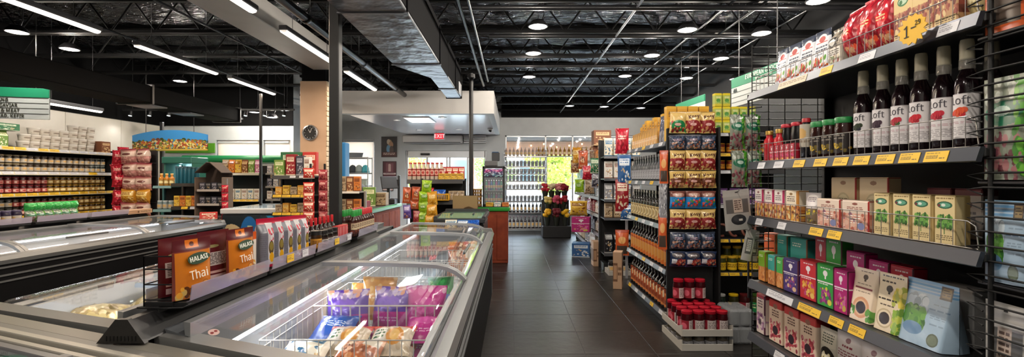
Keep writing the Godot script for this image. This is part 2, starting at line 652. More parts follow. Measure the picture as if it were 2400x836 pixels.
func make_designs() -> void:
	# right shelving, near
	design("mix_pack", 128, 160, "dfe3ea", [["r", 0, 0, 1, .16, "2d3a52"], ["e", .5, .2, .3, .12, "f3efe6"], ["e", .5, .2, .2, .07, "b8322c"], ["r", .15, .27, .7, .02, "b8322c"], ["t", .14, .36, .72, .16, 2, "3c4354"], ["t", .14, .54, .5, .06, 1, "7c8290"], ["s", 0, .64, 1, .34, 46, "b5262a", "5f9a34", "d8d2b8", "8c1f24", "c8662a"]])
	design("nut_pack", 128, 128, "8f8678", [["s", 0, 0, 1, .45, 50, "5f564b", "a39887", "c4baa8", "3b342c"], ["e", .35, .35, .22, .14, "2b2b2c"], ["e", .35, .35, .16, .09, "d8d5cc"], ["r", .08, .5, .7, .42, "e3dfd6"], ["t", .12, .55, .6, .15, 3, "45423c"], ["s", .1, .72, .6, .2, 20, "7c2f2c", "cfc5ae", "566b35"]])
	design("red_bag", 128, 160, "a50f25", [["s", 0, 0, 1, 1, 60, "7c0a1a", "c01a30", "90101f", "d83a44"], ["e", .5, .45, .28, .12, "d6232c"], ["t", .3, .4, .4, .1, 2, "f0d8a0"], ["s", .15, .7, .7, .26, 26, "e05030", "d9a070", "b8322c"]])
	design("tan_carton", 128, 160, "d8bd84", [["e", .5, .2, .27, .09, "2f6b3c"], ["e", .5, .2, .22, .06, "b9d0b4"], ["e", .4, .21, .08, .04, "2f6b3c"], ["r", 0, .4, 1, .6, "b98d62"], ["s", 0, .4, 1, .35, 50, "a45a44", "8c3f34", "d9c08c", "6b3128"], ["r", .06, .78, .88, .18, "dcc594"], ["t", .1, .8, .8, .12, 3, "6d5335"]])
	design("parsley_carton", 128, 192, "dcc894", [["t", .1, .04, .8, .05, 1, "8a7040"], ["e", .5, .19, .36, .075, "1e5a3c"], ["e", .5, .19, .27, .05, "58a184"], ["e", .44, .185, .1, .03, "dfe9df"], ["e", .24, .2, .07, .03, "6e2a2c"], ["s", .16, .4, .68, .24, 90, "3f7a2c", "5c9a3c", "2f6122", "74ad4c"], ["r", .46, .62, .05, .16, "5c7a38"], ["t", .1, .8, .8, .12, 3, "7d6c44"], ["r", 0, 0, .03, 1, "a28a58"], ["r", .97, 0, .03, 1, "a28a58"]])
	design("fruit_carton_pink", 96, 128, "e9dfd9", [["r", .82, 0, .18, 1, "b5215a"], ["e", .42, .1, .12, .04, "8a5a5c"], ["t", .12, .18, .6, .2, 3, "5a4a4c"], ["r", 0, .5, 1, .5, "c88a5c"], ["s", 0, .5, 1, .5, 50, "d8b44a", "c2683c", "8a3a2c", "e4c9a4"], ["r", 0, .44, .82, .05, "d9809c"]])
	design("fruit_carton_orange", 96, 128, "e9dcc4", [["r", .82, 0, .18, 1, "b8781f"], ["e", .42, .1, .12, .04, "8a6a3c"], ["t", .12, .18, .6, .2, 3, "5a4a3c"], ["r", 0, .5, 1, .5, "c8884c"], ["s", 0, .5, 1, .5, 50, "e0a83a", "b8682c", "7a3a1c", "e4cf94"]])
	design("muesli_carton", 128, 128, "e6d3c2", [["e", .5, .1, .1, .04, "8a4a3c"], ["t", .2, .2, .6, .12, 2, "9a6a5c"], ["r", 0, .42, 1, .58, "dba08c"], ["s", 0, .45, 1, .55, 40, "c87a6a", "e2b9a4", "b4604c", "8f5a74"], ["t", .3, .48, .4, .3, 4, "f4e9df"], ["e", .72, .82, .13, .12, "8087b4"], ["r", .96, 0, .04, 1, "a82a26"]])
	design("kraft_carton", 128, 128, "d9c29b", [["e", .5, .1, .11, .04, "8f6544"], ["e", .5, .5, .26, .2, "bfae88"], ["e", .5, .5, .22, .16, "d4c7a2"], ["t", .32, .42, .36, .16, 3, "7d6a4a"], ["s", 0, .66, 1, .34, 40, "d0683c", "c85a34", "e2a46c", "e0b59a"], ["e", .62, .8, .12, .15, "4c2c20"], ["e", .62, .8, .06, .1, "d9bfa2"], ["r", .95, 0, .05, 1, "a8261f"]])
	design("grey_carton", 96, 96, "b4aca6", [["r", 0, 0, 1, .12, "7d2f38"], ["e", .5, .3, .16, .08, "5d3238"], ["t", .2, .45, .6, .3, 3, "5f5c60"]])
	design("round_pouch", 96, 128, "c9c3c4", [["e", .5, .25, .4, .2, "e2dcdd"], ["t", .25, .15, .5, .16, 3, "6c5a70"], ["r", 0, .5, 1, .5, "6f5c44"], ["s", 0, .5, 1, .5, 30, "2a2620", "d4bc2c", "8a7a50", "4c5a2c"]])
	for q in [["tea_orange", "cf5a1e", "c97a3c"], ["tea_teal", "2f9a8f", "c9803f"], ["tea_green", "45a84a", "cf8a48"], ["tea_olive", "7fae22", "d0853a"]]:
		design(q[0], 96, 128, q[1], [["t", .15, .1, .5, .1, 2, "f0eee0"], ["r", 0, .5, 1, .5, q[2]], ["s", 0, .52, 1, .46, 26, "d79a5c", "b4672c", "e2ae74", "a8561f"], ["r", .94, 0, .06, 1, "7f4a20"]])
	for q in [["berry_purple", "3d2a6a", "6a3a8c", "b0406a", "d9b48c"], ["berry_red", "c2202c", "e0a030", "c04078", "e8c060"], ["berry_green", "2f9a3c", "b03a90", "7a2a6c", "d8d24a"], ["berry_magenta", "b01470", "d060a0", "8a1a5c", "c8b050"], ["berry_crimson", "a8122c", "d04050", "c83a80", "e0b050"]]:
		design(q[0], 112, 160, q[1], [["e", .5, .2, .13, .07, "e9e2e6"], ["r", .46, .24, .08, .1, "e9e2e6"], ["t", .22, .07, .56, .05, 1, "e0d8dc"], ["r", 0, .4, 1, .03, "e8dfe4"], ["t", .1, .45, .6, .05, 1, "e0d8dc"], ["s", .18, .55, .64, .34, 34, q[2], q[3], q[4], q[2]], ["e", .74, .86, .12, .07, q[4]], ["r", .94, 0, .06, 1, "50182c"]])
	design("cream_box", 128, 176, "e6d2ba", [["t", .3, .05, .5, .03, 1, "7d6a5c"], ["e", .52, .16, .1, .05, "3a2a24"], ["r", .48, .18, .08, .06, "3a2a24"], ["t", .22, .29, .6, .03, 1, "8c7a68"], ["r", .16, .36, .7, .035, "7c2a34"], ["t", .2, .44, .6, .03, 1, "8c7a68"], ["e", .5, .74, .34, .2, "d49a74"], ["e", .5, .74, .25, .15, "e0b994"], ["e", .5, .74, .2, .115, "2d2834"], ["s", 0, .72, .22, .24, 14, "5c9a3c", "3f7a2c", "dfe8d0"], ["s", .78, .76, .2, .2, 14, "5c9a3c", "3f7a2c"]])
	design("cream_box_green", 128, 176, "e2d2b4", [["t", .15, .04, .75, .04, 1, "3c342c"], ["t", .15, .13, .5, .06, 1, "2c2620"], ["e", .46, .26, .12, .06, "2a2420"], ["r", .42, .28, .08, .08, "2a2420"], ["s", .66, .2, .34, .34, 40, "d8c850", "c4b43c", "e4d884", "a8b04c"], ["t", .1, .44, .72, .06, 1, "2c2620"], ["t", .2, .54, .5, .04, 1, "5c5040"], ["e", .42, .78, .3, .17, "c0ac88"], ["e", .42, .78, .25, .14, "e4d6b8"], ["e", .42, .78, .19, .105, "2c2220"], ["s", .72, .6, .28, .38, 50, "8ab03c", "b8c44c", "6a9430"]])
	design("blue_pack", 256, 256, "9db6cc", [["r", 0, .0, 1, .04, "7fa6c8"], ["r", 0, .06, 1, .03, "5f93bf"], ["r", 0, .11, 1, .03, "5f93bf"], ["r", 0, .16, 1, .03, "5f93bf"], ["r", .7, .03, .22, .2, "4a4038"], ["r", .73, .06, .16, .14, "8a7650"], ["t", .74, .08, .14, .1, 3, "3a3028"], ["s", .14, .28, .36, .2, 60, "b4c6d4", "c8d6e0", "8496a4", "aabccc"], ["s", .12, .46, .36, .26, 150, "3f7a34", "56903c", "2c6128", "6aa04c"], ["r", .14, .72, .34, .03, "6f93b4"], ["e", .31, .76, .2, .1, "6388ac"], ["t", .62, .32, .3, .04, 1, "8298ac"], ["t", .56, .4, .38, .05, 1, "6c88a4"], ["t", .6, .5, .32, .06, 2, "8298ac"], ["t", .62, .62, .26, .05, 1, "8298ac"], ["e", .74, .86, .11, .1, "5a6658"], ["e", .74, .86, .085, .075, "6d7a68"]])
	design("mint_carton", 128, 192, "e0c9b4", [["r", 0, 0, 1, .16, "b8332f"], ["e", .5, .12, .16, .06, "8a5a48"], ["t", .26, .22, .5, .18, 3, "5a3c34"], ["s", .12, .48, .76, .46, 60, "b0404c", "8c2a3c", "d0808c", "c85a64"], ["e", .5, .7, .2, .11, "32222c"]])
	design("plum_carton", 96, 192, "dccdc6", [["r", 0, 0, 1, .1, "a82f3f"], ["t", .2, .08, .5, .28, 4, "5a4450"], ["s", .1, .48, .7, .4, 50, "7a4a78", "9a6a94", "5c3458", "b894b4"], ["e", .42, .7, .16, .08, "4a3a48"], ["r", .86, 0, .14, 1, "4c1f36"], ["r", .9, .5, .08, .3, "c8c0c4"]])
	design("seed_pouch", 112, 160, "b9b4a8", [["r", .1, .06, .8, .34, "c9c4b4"], ["t", .2, .12, .6, .22, 4, "4c5248"], ["e", .5, .68, .42, .28, "26221e"], ["s", .3, .55, .4, .3, 14, "d8cc9a", "b8a85c", "f0ead0"]])
	design("white_pouch", 128, 160, "cfc8c6", [["e", .5, .14, .1, .05, "6a3040"], ["t", .3, .24, .4, .07, 1, "7a2c38"], ["t", .12, .34, .76, .14, 3, "8a5a60"], ["s", .05, .6, .9, .38, 40, "7f7874", "a8a29c", "5c5650"]])
	design("loft_label", 96, 160, "d3cfd0", [["t", .14, .62, .72, .06, 2, "a87a84"], ["t", .12, .74, .76, .2, 5, "9a9698"], ["r", 0, .0, 1, .02, "b8b4b6"]])
	# freezer ledge
	design("thai_front", 192, 224, "c4701a", [["r", 0, 0, 1, .2, "571c22"], ["r", 0, .2, 1, .02, "7a3428"], ["r", .3, .02, .34, .14, "d4701f"], ["e", .47, .09, .06, .04, "5a2416"], ["r", 0, .22, .04, .78, "6a2a22"], ["r", .96, .22, .04, .78, "6a2a22"], ["s", .1, .82, .7, .14, 20, "e0a030", "8a4a14", "c8a860", "5a3010"], ["e", .72, .82, .14, .09, "9a5a1c"], ["e", .72, .82, .11, .07, "d8943a"]])
	design("thai_back", 192, 224, "55161e", [["e", .4, .3, .2, .03, "8a8458"], ["r", .12, .42, .76, .26, "b8aca8"], ["t", .16, .44, .68, .22, 8, "4a3c3c"], ["r", .12, .78, .76, .05, "c49a94"], ["r", .12, .86, .76, .1, "c4a8a8"]])
	design("coffee_bag", 160, 224, "6c6c76", [["r", 0, 0, 1, .12, "b01c38"], ["r", .5, .1, .5, .9, "c4c0c2"], ["r", .48, .1, .03, .9, "6a6870"], ["t", .06, .3, .36, .5, 12, "64626c"], ["s", .62, .22, .3, .24, 12, "c02c40", "d8d0d0", "a81c34"], ["e", .72, .6, .17, .14, "5a4a30"], ["e", .72, .57, .12, .09, "8a7a3c"], ["e", .74, .8, .15, .1, "d8a01c"], ["r", 0, .94, 1, .06, "a81838"]])
	design("snack_bag", 128, 160, "d8cfc4", [["r", 0, 0, 1, .2, "cf5a24"], ["e", .5, .5, .3, .18, "4a4440"], ["s", .1, .7, .8, .25, 24, "d8a040", "8a5a2c", "e8d8b0"]])
	design("honey_label", 64, 48, "c98c2a", [["t", .15, .2, .7, .5, 3, "6a3c10"], ["r", 0, .85, 1, .15, "a86a1c"]])
	design("dark_label", 64, 48, "3a2420", [["r", .15, .2, .7, .5, "d0ccc4"], ["e", .5, .45, .16, .16, "20201e"]])
	design("red_box", 64, 96, "b01820", [["r", .1, .05, .06, .9, "d8d0cc"], ["r", .5, .05, .06, .9, "e0d8d4"], ["r", .82, .05, .05, .9, "d8d0cc"]])
	design("syrup_label", 64, 64, "4a1c14", [["r", .25, .1, .5, .55, "c8b494"], ["t", .3, .2, .4, .3, 3, "3a1810"], ["s", 0, .7, 1, .3, 12, "7a2c1c", "a04a24"]])
	# freezer
	design("purple_bag", 160, 160, "5c34a8", [["r", 0, .55, 1, .45, "c01590"], ["e", .5, .35, .3, .14, "7c54c0"], ["s", 0, 0, 1, .18, 30, "b8a8d0", "c8b8c0", "8c78b4", "d89a7c"], ["t", .25, .66, .5, .12, 2, "e09ad0"]])
	design("magenta_bag", 160, 160, "b81684", [["e", .5, .4, .3, .16, "c8449c"], ["t", .2, .7, .6, .1, 2, "e8a8d0"], ["s", 0, 0, 1, .12, 20, "d8a0c0", "c85aa0"]])
	design("orange_bag", 128, 128, "d4952c", [["s", 0, 0, 1, 1, 40, "e0a848", "c8841c", "e8c078", "d8b060"], ["t", .2, .4, .6, .15, 2, "f0dca8"]])
	design("green_bag", 128, 128, "1f9a3c", [["s", 0, 0, 1, 1, 40, "2cb04c", "158030", "3cc05c"]])
	design("blue_bag", 128, 160, "1c54b0", [["s", 0, 0, 1, .3, 20, "3c74c8", "18408c"], ["t", .2, .5, .6, .2, 3, "c8d8f0"]])
	design("bread_pack", 160, 128, "c8b8a0", [["r", 0, 0, 1, .2, "c43c28"], ["s", 0, .2, 1, .8, 40, "d8c8ac", "b8a488", "e0d0b8"], ["r", .1, .3, .3, .5, "e0dcd4"], ["e", .62, .55, .2, .26, "c8862c"], ["e", .62, .55, .12, .16, "e0b468"], ["t", .12, .35, .25, .35, 3, "285a34"]])
	design("meat_pack", 160, 128, "b0643c", [["s", 0, 0, 1, 1, 60, "8a4a2c", "c88a5c", "d8a884", "74381f", "e0c8a8"], ["r", .6, .1, .35, .3, "d8d0c0"]])
	design("foil_pack", 160, 128, "b8a678", [["s", 0, 0, 1, 1, 60, "d8c890", "8a7a50", "c8b478", "e8dcb0"]])
	design("flat_grey", 32, 32, "b4b4b4", [])
	design("brown_card", 64, 64, "b8977a", [["r", 0, .3, .5, .5, "6a4a34"], ["r", .06, .36, .38, .38, "b08a6a"], ["t", .55, .4, .4, .3, 2, "6a4c34"]])
	# aisle shelving
	for q in [["chip_tan", "cdae6c", "8a2a2c"], ["chip_tan_green", "cdae6c", "1f7a44"], ["chip_brown", "c8a860", "6a3a24"]]:
		design(q[0], 128, 128, q[1], [["r", 0, 0, 1, .05, "b0904c"], ["s", .0, .45, 1, .5, 40, q[2], q[2], "a83a34", q[2]], ["e", .5, .66, .42, .26, q[2]], ["e", .45, .6, .2, .07, "d8a8a0"], ["s", .15, .72, .7, .2, 14, "c8885c", "d8b080", "7a2420"]])
	design("chip_blue", 128, 128, "1878b8", [["r", 0, 0, 1, .35, "6a3c34"], ["e", .5, .22, .36, .14, "a0746a"], ["t", .3, .16, .4, .12, 2, "e8dcd0"], ["s", .1, .5, .8, .35, 30, "c83a3c", "a8242c", "4c8a3c", "e06a5c"]])
	design("chip_dark", 128, 128, "2c3444", [["s", .1, .1, .8, .3, 16, "3c465c", "54607a"], ["t", .25, .3, .5, .16, 2, "b08a94"], ["s", .1, .5, .8, .4, 40, "a8684c", "8c8c98", "6a7080", "c0a090"]])
	design("chip_night", 128, 128, "1d2a48", [["e", .5, .25, .4, .18, "4a4448"], ["t", .3, .2, .4, .12, 2, "d8d0d0"], ["r", .08, .5, .3, .3, "c8ccd4"], ["s", .4, .5, .55, .4, 30, "b83c3c", "d0a884", "8c3434", "c86a4c"]])
	design("jam_label", 64, 48, "c8bcb8", [["r", .04, .0, .4, 1, "8c1c2c"], ["t", .5, .1, .45, .8, 6, "6a5a5c"], ["e", .22, .5, .14, .3, "c85a6c"]])
	design("pickle_yellow", 64, 48, "d8b01c", [["t", .15, .25, .7, .5, 2, "6a4c10"]])
	design("pickle_green", 64, 48, "1f8a4c", [["t", .15, .2, .7, .5, 2, "d8e0a0"], ["e", .75, .7, .2, .2, "d8c030"]])
	design("kvas_label", 96, 64, "8a3c1c", [["s", 0, 0, 1, 1, 50, "a8542c", "6a2810", "c07840", "7c3418"], ["r", .62, .15, .2, .4, "d8c8a8"]])
	design("orange_label", 96, 64, "b8601c", [["s", 0, 0, 1, 1, 40, "d0801f", "9a3c1c", "d89a30", "7c2c1c"], ["e", .5, .5, .25, .3, "c0843c"]])
	design("tan_label", 64, 64, "b09a68", [["r", .2, .1, .6, .8, "8a744a"], ["e", .5, .5, .22, .36, "cbb98a"], ["e", .5, .5, .14, .25, "9a8454"]])
	design("yellow_carton", 64, 128, "d0a02c", [["r", 0, .08, 1, .3, "c8921c"], ["t", .2, .15, .6, .2, 2, "5a3410"], ["r", .2, .45, .6, .5, "b8843c"], ["s", .1, .5, .8, .45, 20, "d8b468", "a8702c", "e0c888"]])
	design("pasta_bag", 64, 128, "c89858", [["r", 0, 0, 1, .45, "b8862c"], ["s", 0, .45, 1, .55, 40, "d8b888", "b88c54", "e0c89c"]])
	design("navy_bag", 64, 128, "28304c", [["s", 0, 0, 1, .6, 50, "38446c", "50608c", "8c94b0", "1c2438"], ["r", .1, .55, .8, .4, "6c6a70"], ["s", .1, .6, .8, .35, 20, "8c8a90", "54525c"]])
	design("orange_strip", 64, 128, "c4582c", [["r", 0, 0, 1, .12, "a03c20"], ["e", .5, .4, .3, .14, "d8a060"], ["r", .1, .62, .8, .32, "4c4038"]])
	design("lime_carton", 64, 128, "a8b450", [["r", 0, 0, 1, .14, "d8c41c"], ["e", .5, .55, .3, .15, "4c8a3c"], ["t", .15, .25, .7, .16, 2, "e8e8c8"], ["r", 0, .8, 1, .2, "c8b830"], ["s", .1, .6, .8, .18, 12, "70a04c", "c0c878"]])
	design("tin_label", 64, 40, "c88a1c", [["t", .15, .15, .7, .6, 2, "5a2c10"], ["r", 0, .85, 1, .15, "7c3c14"]])
	design("clear_strip", 64, 128, "8c8c90", [["s", 0, 0, 1, 1, 60, "b0b0b4", "5c5c64", "c8c8cc", "44444c"]])
	design("produce_bag", 96, 128, "7c8474", [["e", .5, .35, .46, .12, "1f6a4c"], ["e", .45, .33, .2, .05, "b8d0c4"], ["s", 0, 0, 1, .2, 20, "9ca498", "b4bcb0"], ["s", 0, .5, 1, .5, 50, "5c2c34", "7c4450", "8c9484", "a06a6c"], ["s", .72, 0, .28, 1, 40, "4c9a2c", "6ab03c", "357a24"]])
	design("silver_pouch", 128, 176, "a8a6a2", [["r", 0, 0, 1, .16, "b8b6b2"], ["r", .46, .05, .1, .03, "3c3c3c"], ["r", .08, .24, .84, .34, "5c5c5c"], ["r", .34, .22, .34, .34, "c0b0a4"], ["t", .38, .26, .26, .26, 5, "5a4a44"], ["e", .5, .74, .28, .13, "26282c"], ["r", .5, .72, .14, .05, "d0ccc4"]])
	design("slim_pouch", 64, 160, "aaa8a2", [["r", .2, .28, .6, .5, "5a5a58"], ["r", .28, .34, .44, .36, "c4c2ba"], ["t", .32, .38, .36, .28, 5, "6a6a66"]])
	# far goods: plain packs in many colours
	var k := 0
	for q in [["8c1c24", "d8c8b0"], ["b8342c", "e8d8c0"], ["c8742c", "6a3414"], ["d8b03c", "7c4c14"], ["6a8c3c", "e0e0b8"], ["2c6a44", "d0d8c0"], ["2c5c94", "d8e0e8"], ["3c3c48", "a8a8b0"], ["8c8c90", "dcdcdc"], ["d8d4cc", "8c6a5c"], ["a89478", "5c4630"], ["b86a8c", "ecd8e0"], ["5c3c6c", "c8b8d0"], ["1c1c20", "8c8c8c"], ["e0dccc", "3c6a8c"], ["7c4a2c", "d8b888"]]:
		design("pack_%d" % k, 64, 96, q[0], [["r", .12, .12, .76, .22, q[1]], ["t", .18, .16, .64, .14, 2, q[0]], ["s", .1, .45, .8, .45, 24, q[1], q[0], "c8a878", q[1]], ["r", 0, .94, 1, .06, q[1]]])
		k += 1
	design("white_label", 48, 40, "b4ac9e", [["e", .5, .4, .2, .25, "c8a060"], ["t", .15, .7, .7, .2, 1, "8c7c68"]])
	design("tub_label", 48, 40, "c9c1b4", [["e", .5, .45, .24, .2, "8c7f70"], ["t", .15, .74, .7, .18, 1, "a89c8c"]])
	design("flower_label", 48, 40, "1c1412", [["t", .2, .08, .6, .3, 2, "8c8478"], ["f", 0, .55, 1, .4, 16, .09, "d8b41c", "b8901c", "6a5a1c"]])
	design("gold_label", 48, 40, "a8803c", [["e", .5, .5, .25, .3, "e8d8a0"], ["t", .15, .75, .7, .15, 1, "6a4a1c"]])
	design("red_label", 48, 40, "96342e", [["r", .2, .2, .6, .6, "e0b8a8"], ["e", .5, .5, .14, .2, "a8302c"]])
	design("pink_bag", 96, 96, "ac7a70", [["r", 0, .2, 1, .35, "cbb0a0"], ["e", .5, .38, .26, .08, "6a3c38"], ["s", 0, .6, 1, .4, 30, "a05a5c", "c88c84", "d8a89c"], ["r", 0, 0, 1, .1, "8c3c44"]])
	design("gold_bag", 96, 96, "c88c2c", [["r", .1, .2, .8, .3, "e0c070"], ["t", .2, .26, .6, .18, 2, "7c3c1c"], ["s", 0, .55, 1, .4, 30, "d8a848", "a86a20", "e8c880"]])
	design("scarlet_bag", 96, 96, "a8182c", [["s", 0, 0, 1, 1, 40, "c02438", "7c1020", "d84858"], ["t", .2, .3, .6, .2, 2, "e0b8a8"]])
	design("lime_bag", 96, 128, "8cb41c", [["s", 0, 0, 1, 1, 30, "9cc42c", "7ca018", "b4d450"], ["e", .5, .45, .34, .2, "5c8c1c"], ["t", .25, .38, .5, .2, 3, "e8f0c0"]])
	design("amber_bag", 96, 128, "c88c24", [["e", .5, .4, .36, .2, "d8a444"], ["t", .2, .3, .6, .24, 3, "f0dca0"], ["s", .1, .7, .8, .28, 20, "a86c18", "d8b058"]])
	design("rust_bag", 96, 128, "b4522c", [["r", 0, 0, 1, .14, "8c3c20"], ["e", .5, .5, .26, .18, "6a3420"], ["s", .3, .4, .4, .24, 12, "c89468", "e0b890"], ["t", .2, .78, .6, .12, 2, "e8c8a8"]])
	design("violet_bag", 96, 128, "5a4890", [["r", .12, .1, .76, .36, "8c7cb8"], ["t", .2, .16, .6, .22, 3, "e8e0f0"], ["s", .1, .6, .8, .35, 20, "c87c5c", "8c6ca0", "d8a888"]])
	design("maroon_bag", 96, 128, "8c3038", [["e", .5, .35, .34, .16, "a85a58"], ["t", .2, .28, .6, .14, 2, "e8c8c0"], ["s", .1, .6, .8, .35, 20, "b86a58", "6a2028"]])
	# signs, posters and tags
	design("tag_yellow", 96, 48, "e0b41c", [["t", .06, .14, .6, .12, 1, "6a5410"], ["r", .08, .36, .5, .34, "8c7014"], ["t", .1, .4, .46, .28, 2, "e0b41c"], ["t", .66, .62, .26, .16, 1, "5a4408"]])
	design("tag_white", 96, 48, "c8c8cc", [["t", .06, .16, .6, .12, 1, "6a6a70"], ["t", .08, .4, .7, .34, 2, "84848c"]])
	design("tag_cream", 256, 32, "cbb89c", [["t", .04, .2, .9, .5, 2, "7c6a52"]])
	design("poster_face", 128, 192, "2a2224", [["e", .52, .26, .17, .14, "a8845c"], ["e", .46, .24, .12, .14, "c8b49c"], ["e", .62, .38, .16, .16, "b08464"], ["r", .36, .46, .22, .34, "7ca0bc"], ["e", .45, .6, .14, .2, "6c98b8"], ["e", .66, .66, .14, .22, "5c4a44"], ["r", 0, .76, 1, .24, "4c1c1c"], ["t", .1, .8, .8, .14, 2, "d8c0b0"]])
	design("poster_bottle", 128, 160, "5c3038", [["r", .2, .1, .6, .6, "7a4a50"], ["r", .4, .2, .2, .46, "c8a8a0"], ["e", .5, .2, .1, .06, "c8a8a0"], ["r", 0, .76, 1, .1, "d8c8c4"], ["t", .1, .78, .8, .06, 1, "4c2028"]])
	design("wine_poster", 96, 128, "c8b0a8", [["r", .1, .1, .8, .5, "8c4a4c"], ["t", .1, .7, .8, .2, 3, "6a3c3c"]])
	design("produce_print", 512, 160, "3f9be0", [["f", .0, .45, 1, .5, 160, .03, "5c6a2c", "6a3c2c", "3c4a1c", "8c5c34"], ["f", .0, .5, 1, .42, 240, .022, "d8b43c", "c8782c", "e0c868", "a84c2c", "e8d8a0", "7c8c34", "c03c2c"], ["f", .0, .6, 1, .32, 160, .014, "e8d060", "d89430", "f0e0a0", "7c4424", "4c5424"], ["r", 0, .95, 1, .05, "d8b450"]])
	design("ice_print", 192, 96, "17242c", [["e", .16, .85, .34, .7, "c8b48c"], ["e", .16, .9, .24, .55, "d8c8a4"], ["e", .48, .35, .16, .35, "1c6cb4"], ["e", .8, .4, .18, .5, "1c88b8"], ["e", .74, .3, .13, .32, "243038"], ["e", .72, .2, .08, .12, "a89470"]])
	design("cooler_print", 96, 128, "2c1c3c", [["s", 0, 0, 1, .4, 60, "b82c7c", "d85ca0", "5c2c8c", "e8a0c8"], ["s", 0, .35, 1, .3, 40, "c8c8dc", "6c5c9c", "3c2c5c"], ["s", 0, .6, 1, .4, 40, "3c6c8c", "5cb0a0", "2c3c5c", "a8c8d0"]])
	print("designs end at row ", ay + arow)

const BACK := 14.1     # entrance wall
const BACKL := 11.0    # wall behind the chilled cases
const WEST := -7.8
const EAST := 4.2

func wall_with_holes(called: String, material: Material, x0: float, x1: float, y0: float, y1: float, z: float, th: float, holes: Array) -> MeshInstance3D:
	# a wall across the view at z, thick towards the outside, with rectangular openings [x0, x1, y0, y1]
	var m := MB.new()
	var xs := [x0, x1]
	for h in holes:
		xs.append(h[0])
		xs.append(h[1])
	xs.sort()
	for k in xs.size() - 1:
		if xs[k + 1] - xs[k] < 0.001:
			continue
		var mid: float = (xs[k] + xs[k + 1]) / 2.0
		var lo := y0
		var cuts := []
		for h in holes:
			if mid > h[0] and mid < h[1]:
				cuts.append(h)
		for h in cuts:
			if h[2] > lo:
				m.span(Vector3(xs[k], lo, -z), Vector3(xs[k + 1], h[2], -z - th))
			lo = h[3]
		if y1 > lo:
			m.span(Vector3(xs[k], lo, -z), Vector3(xs[k + 1], y1, -z - th))
	return struct(called, m, material)

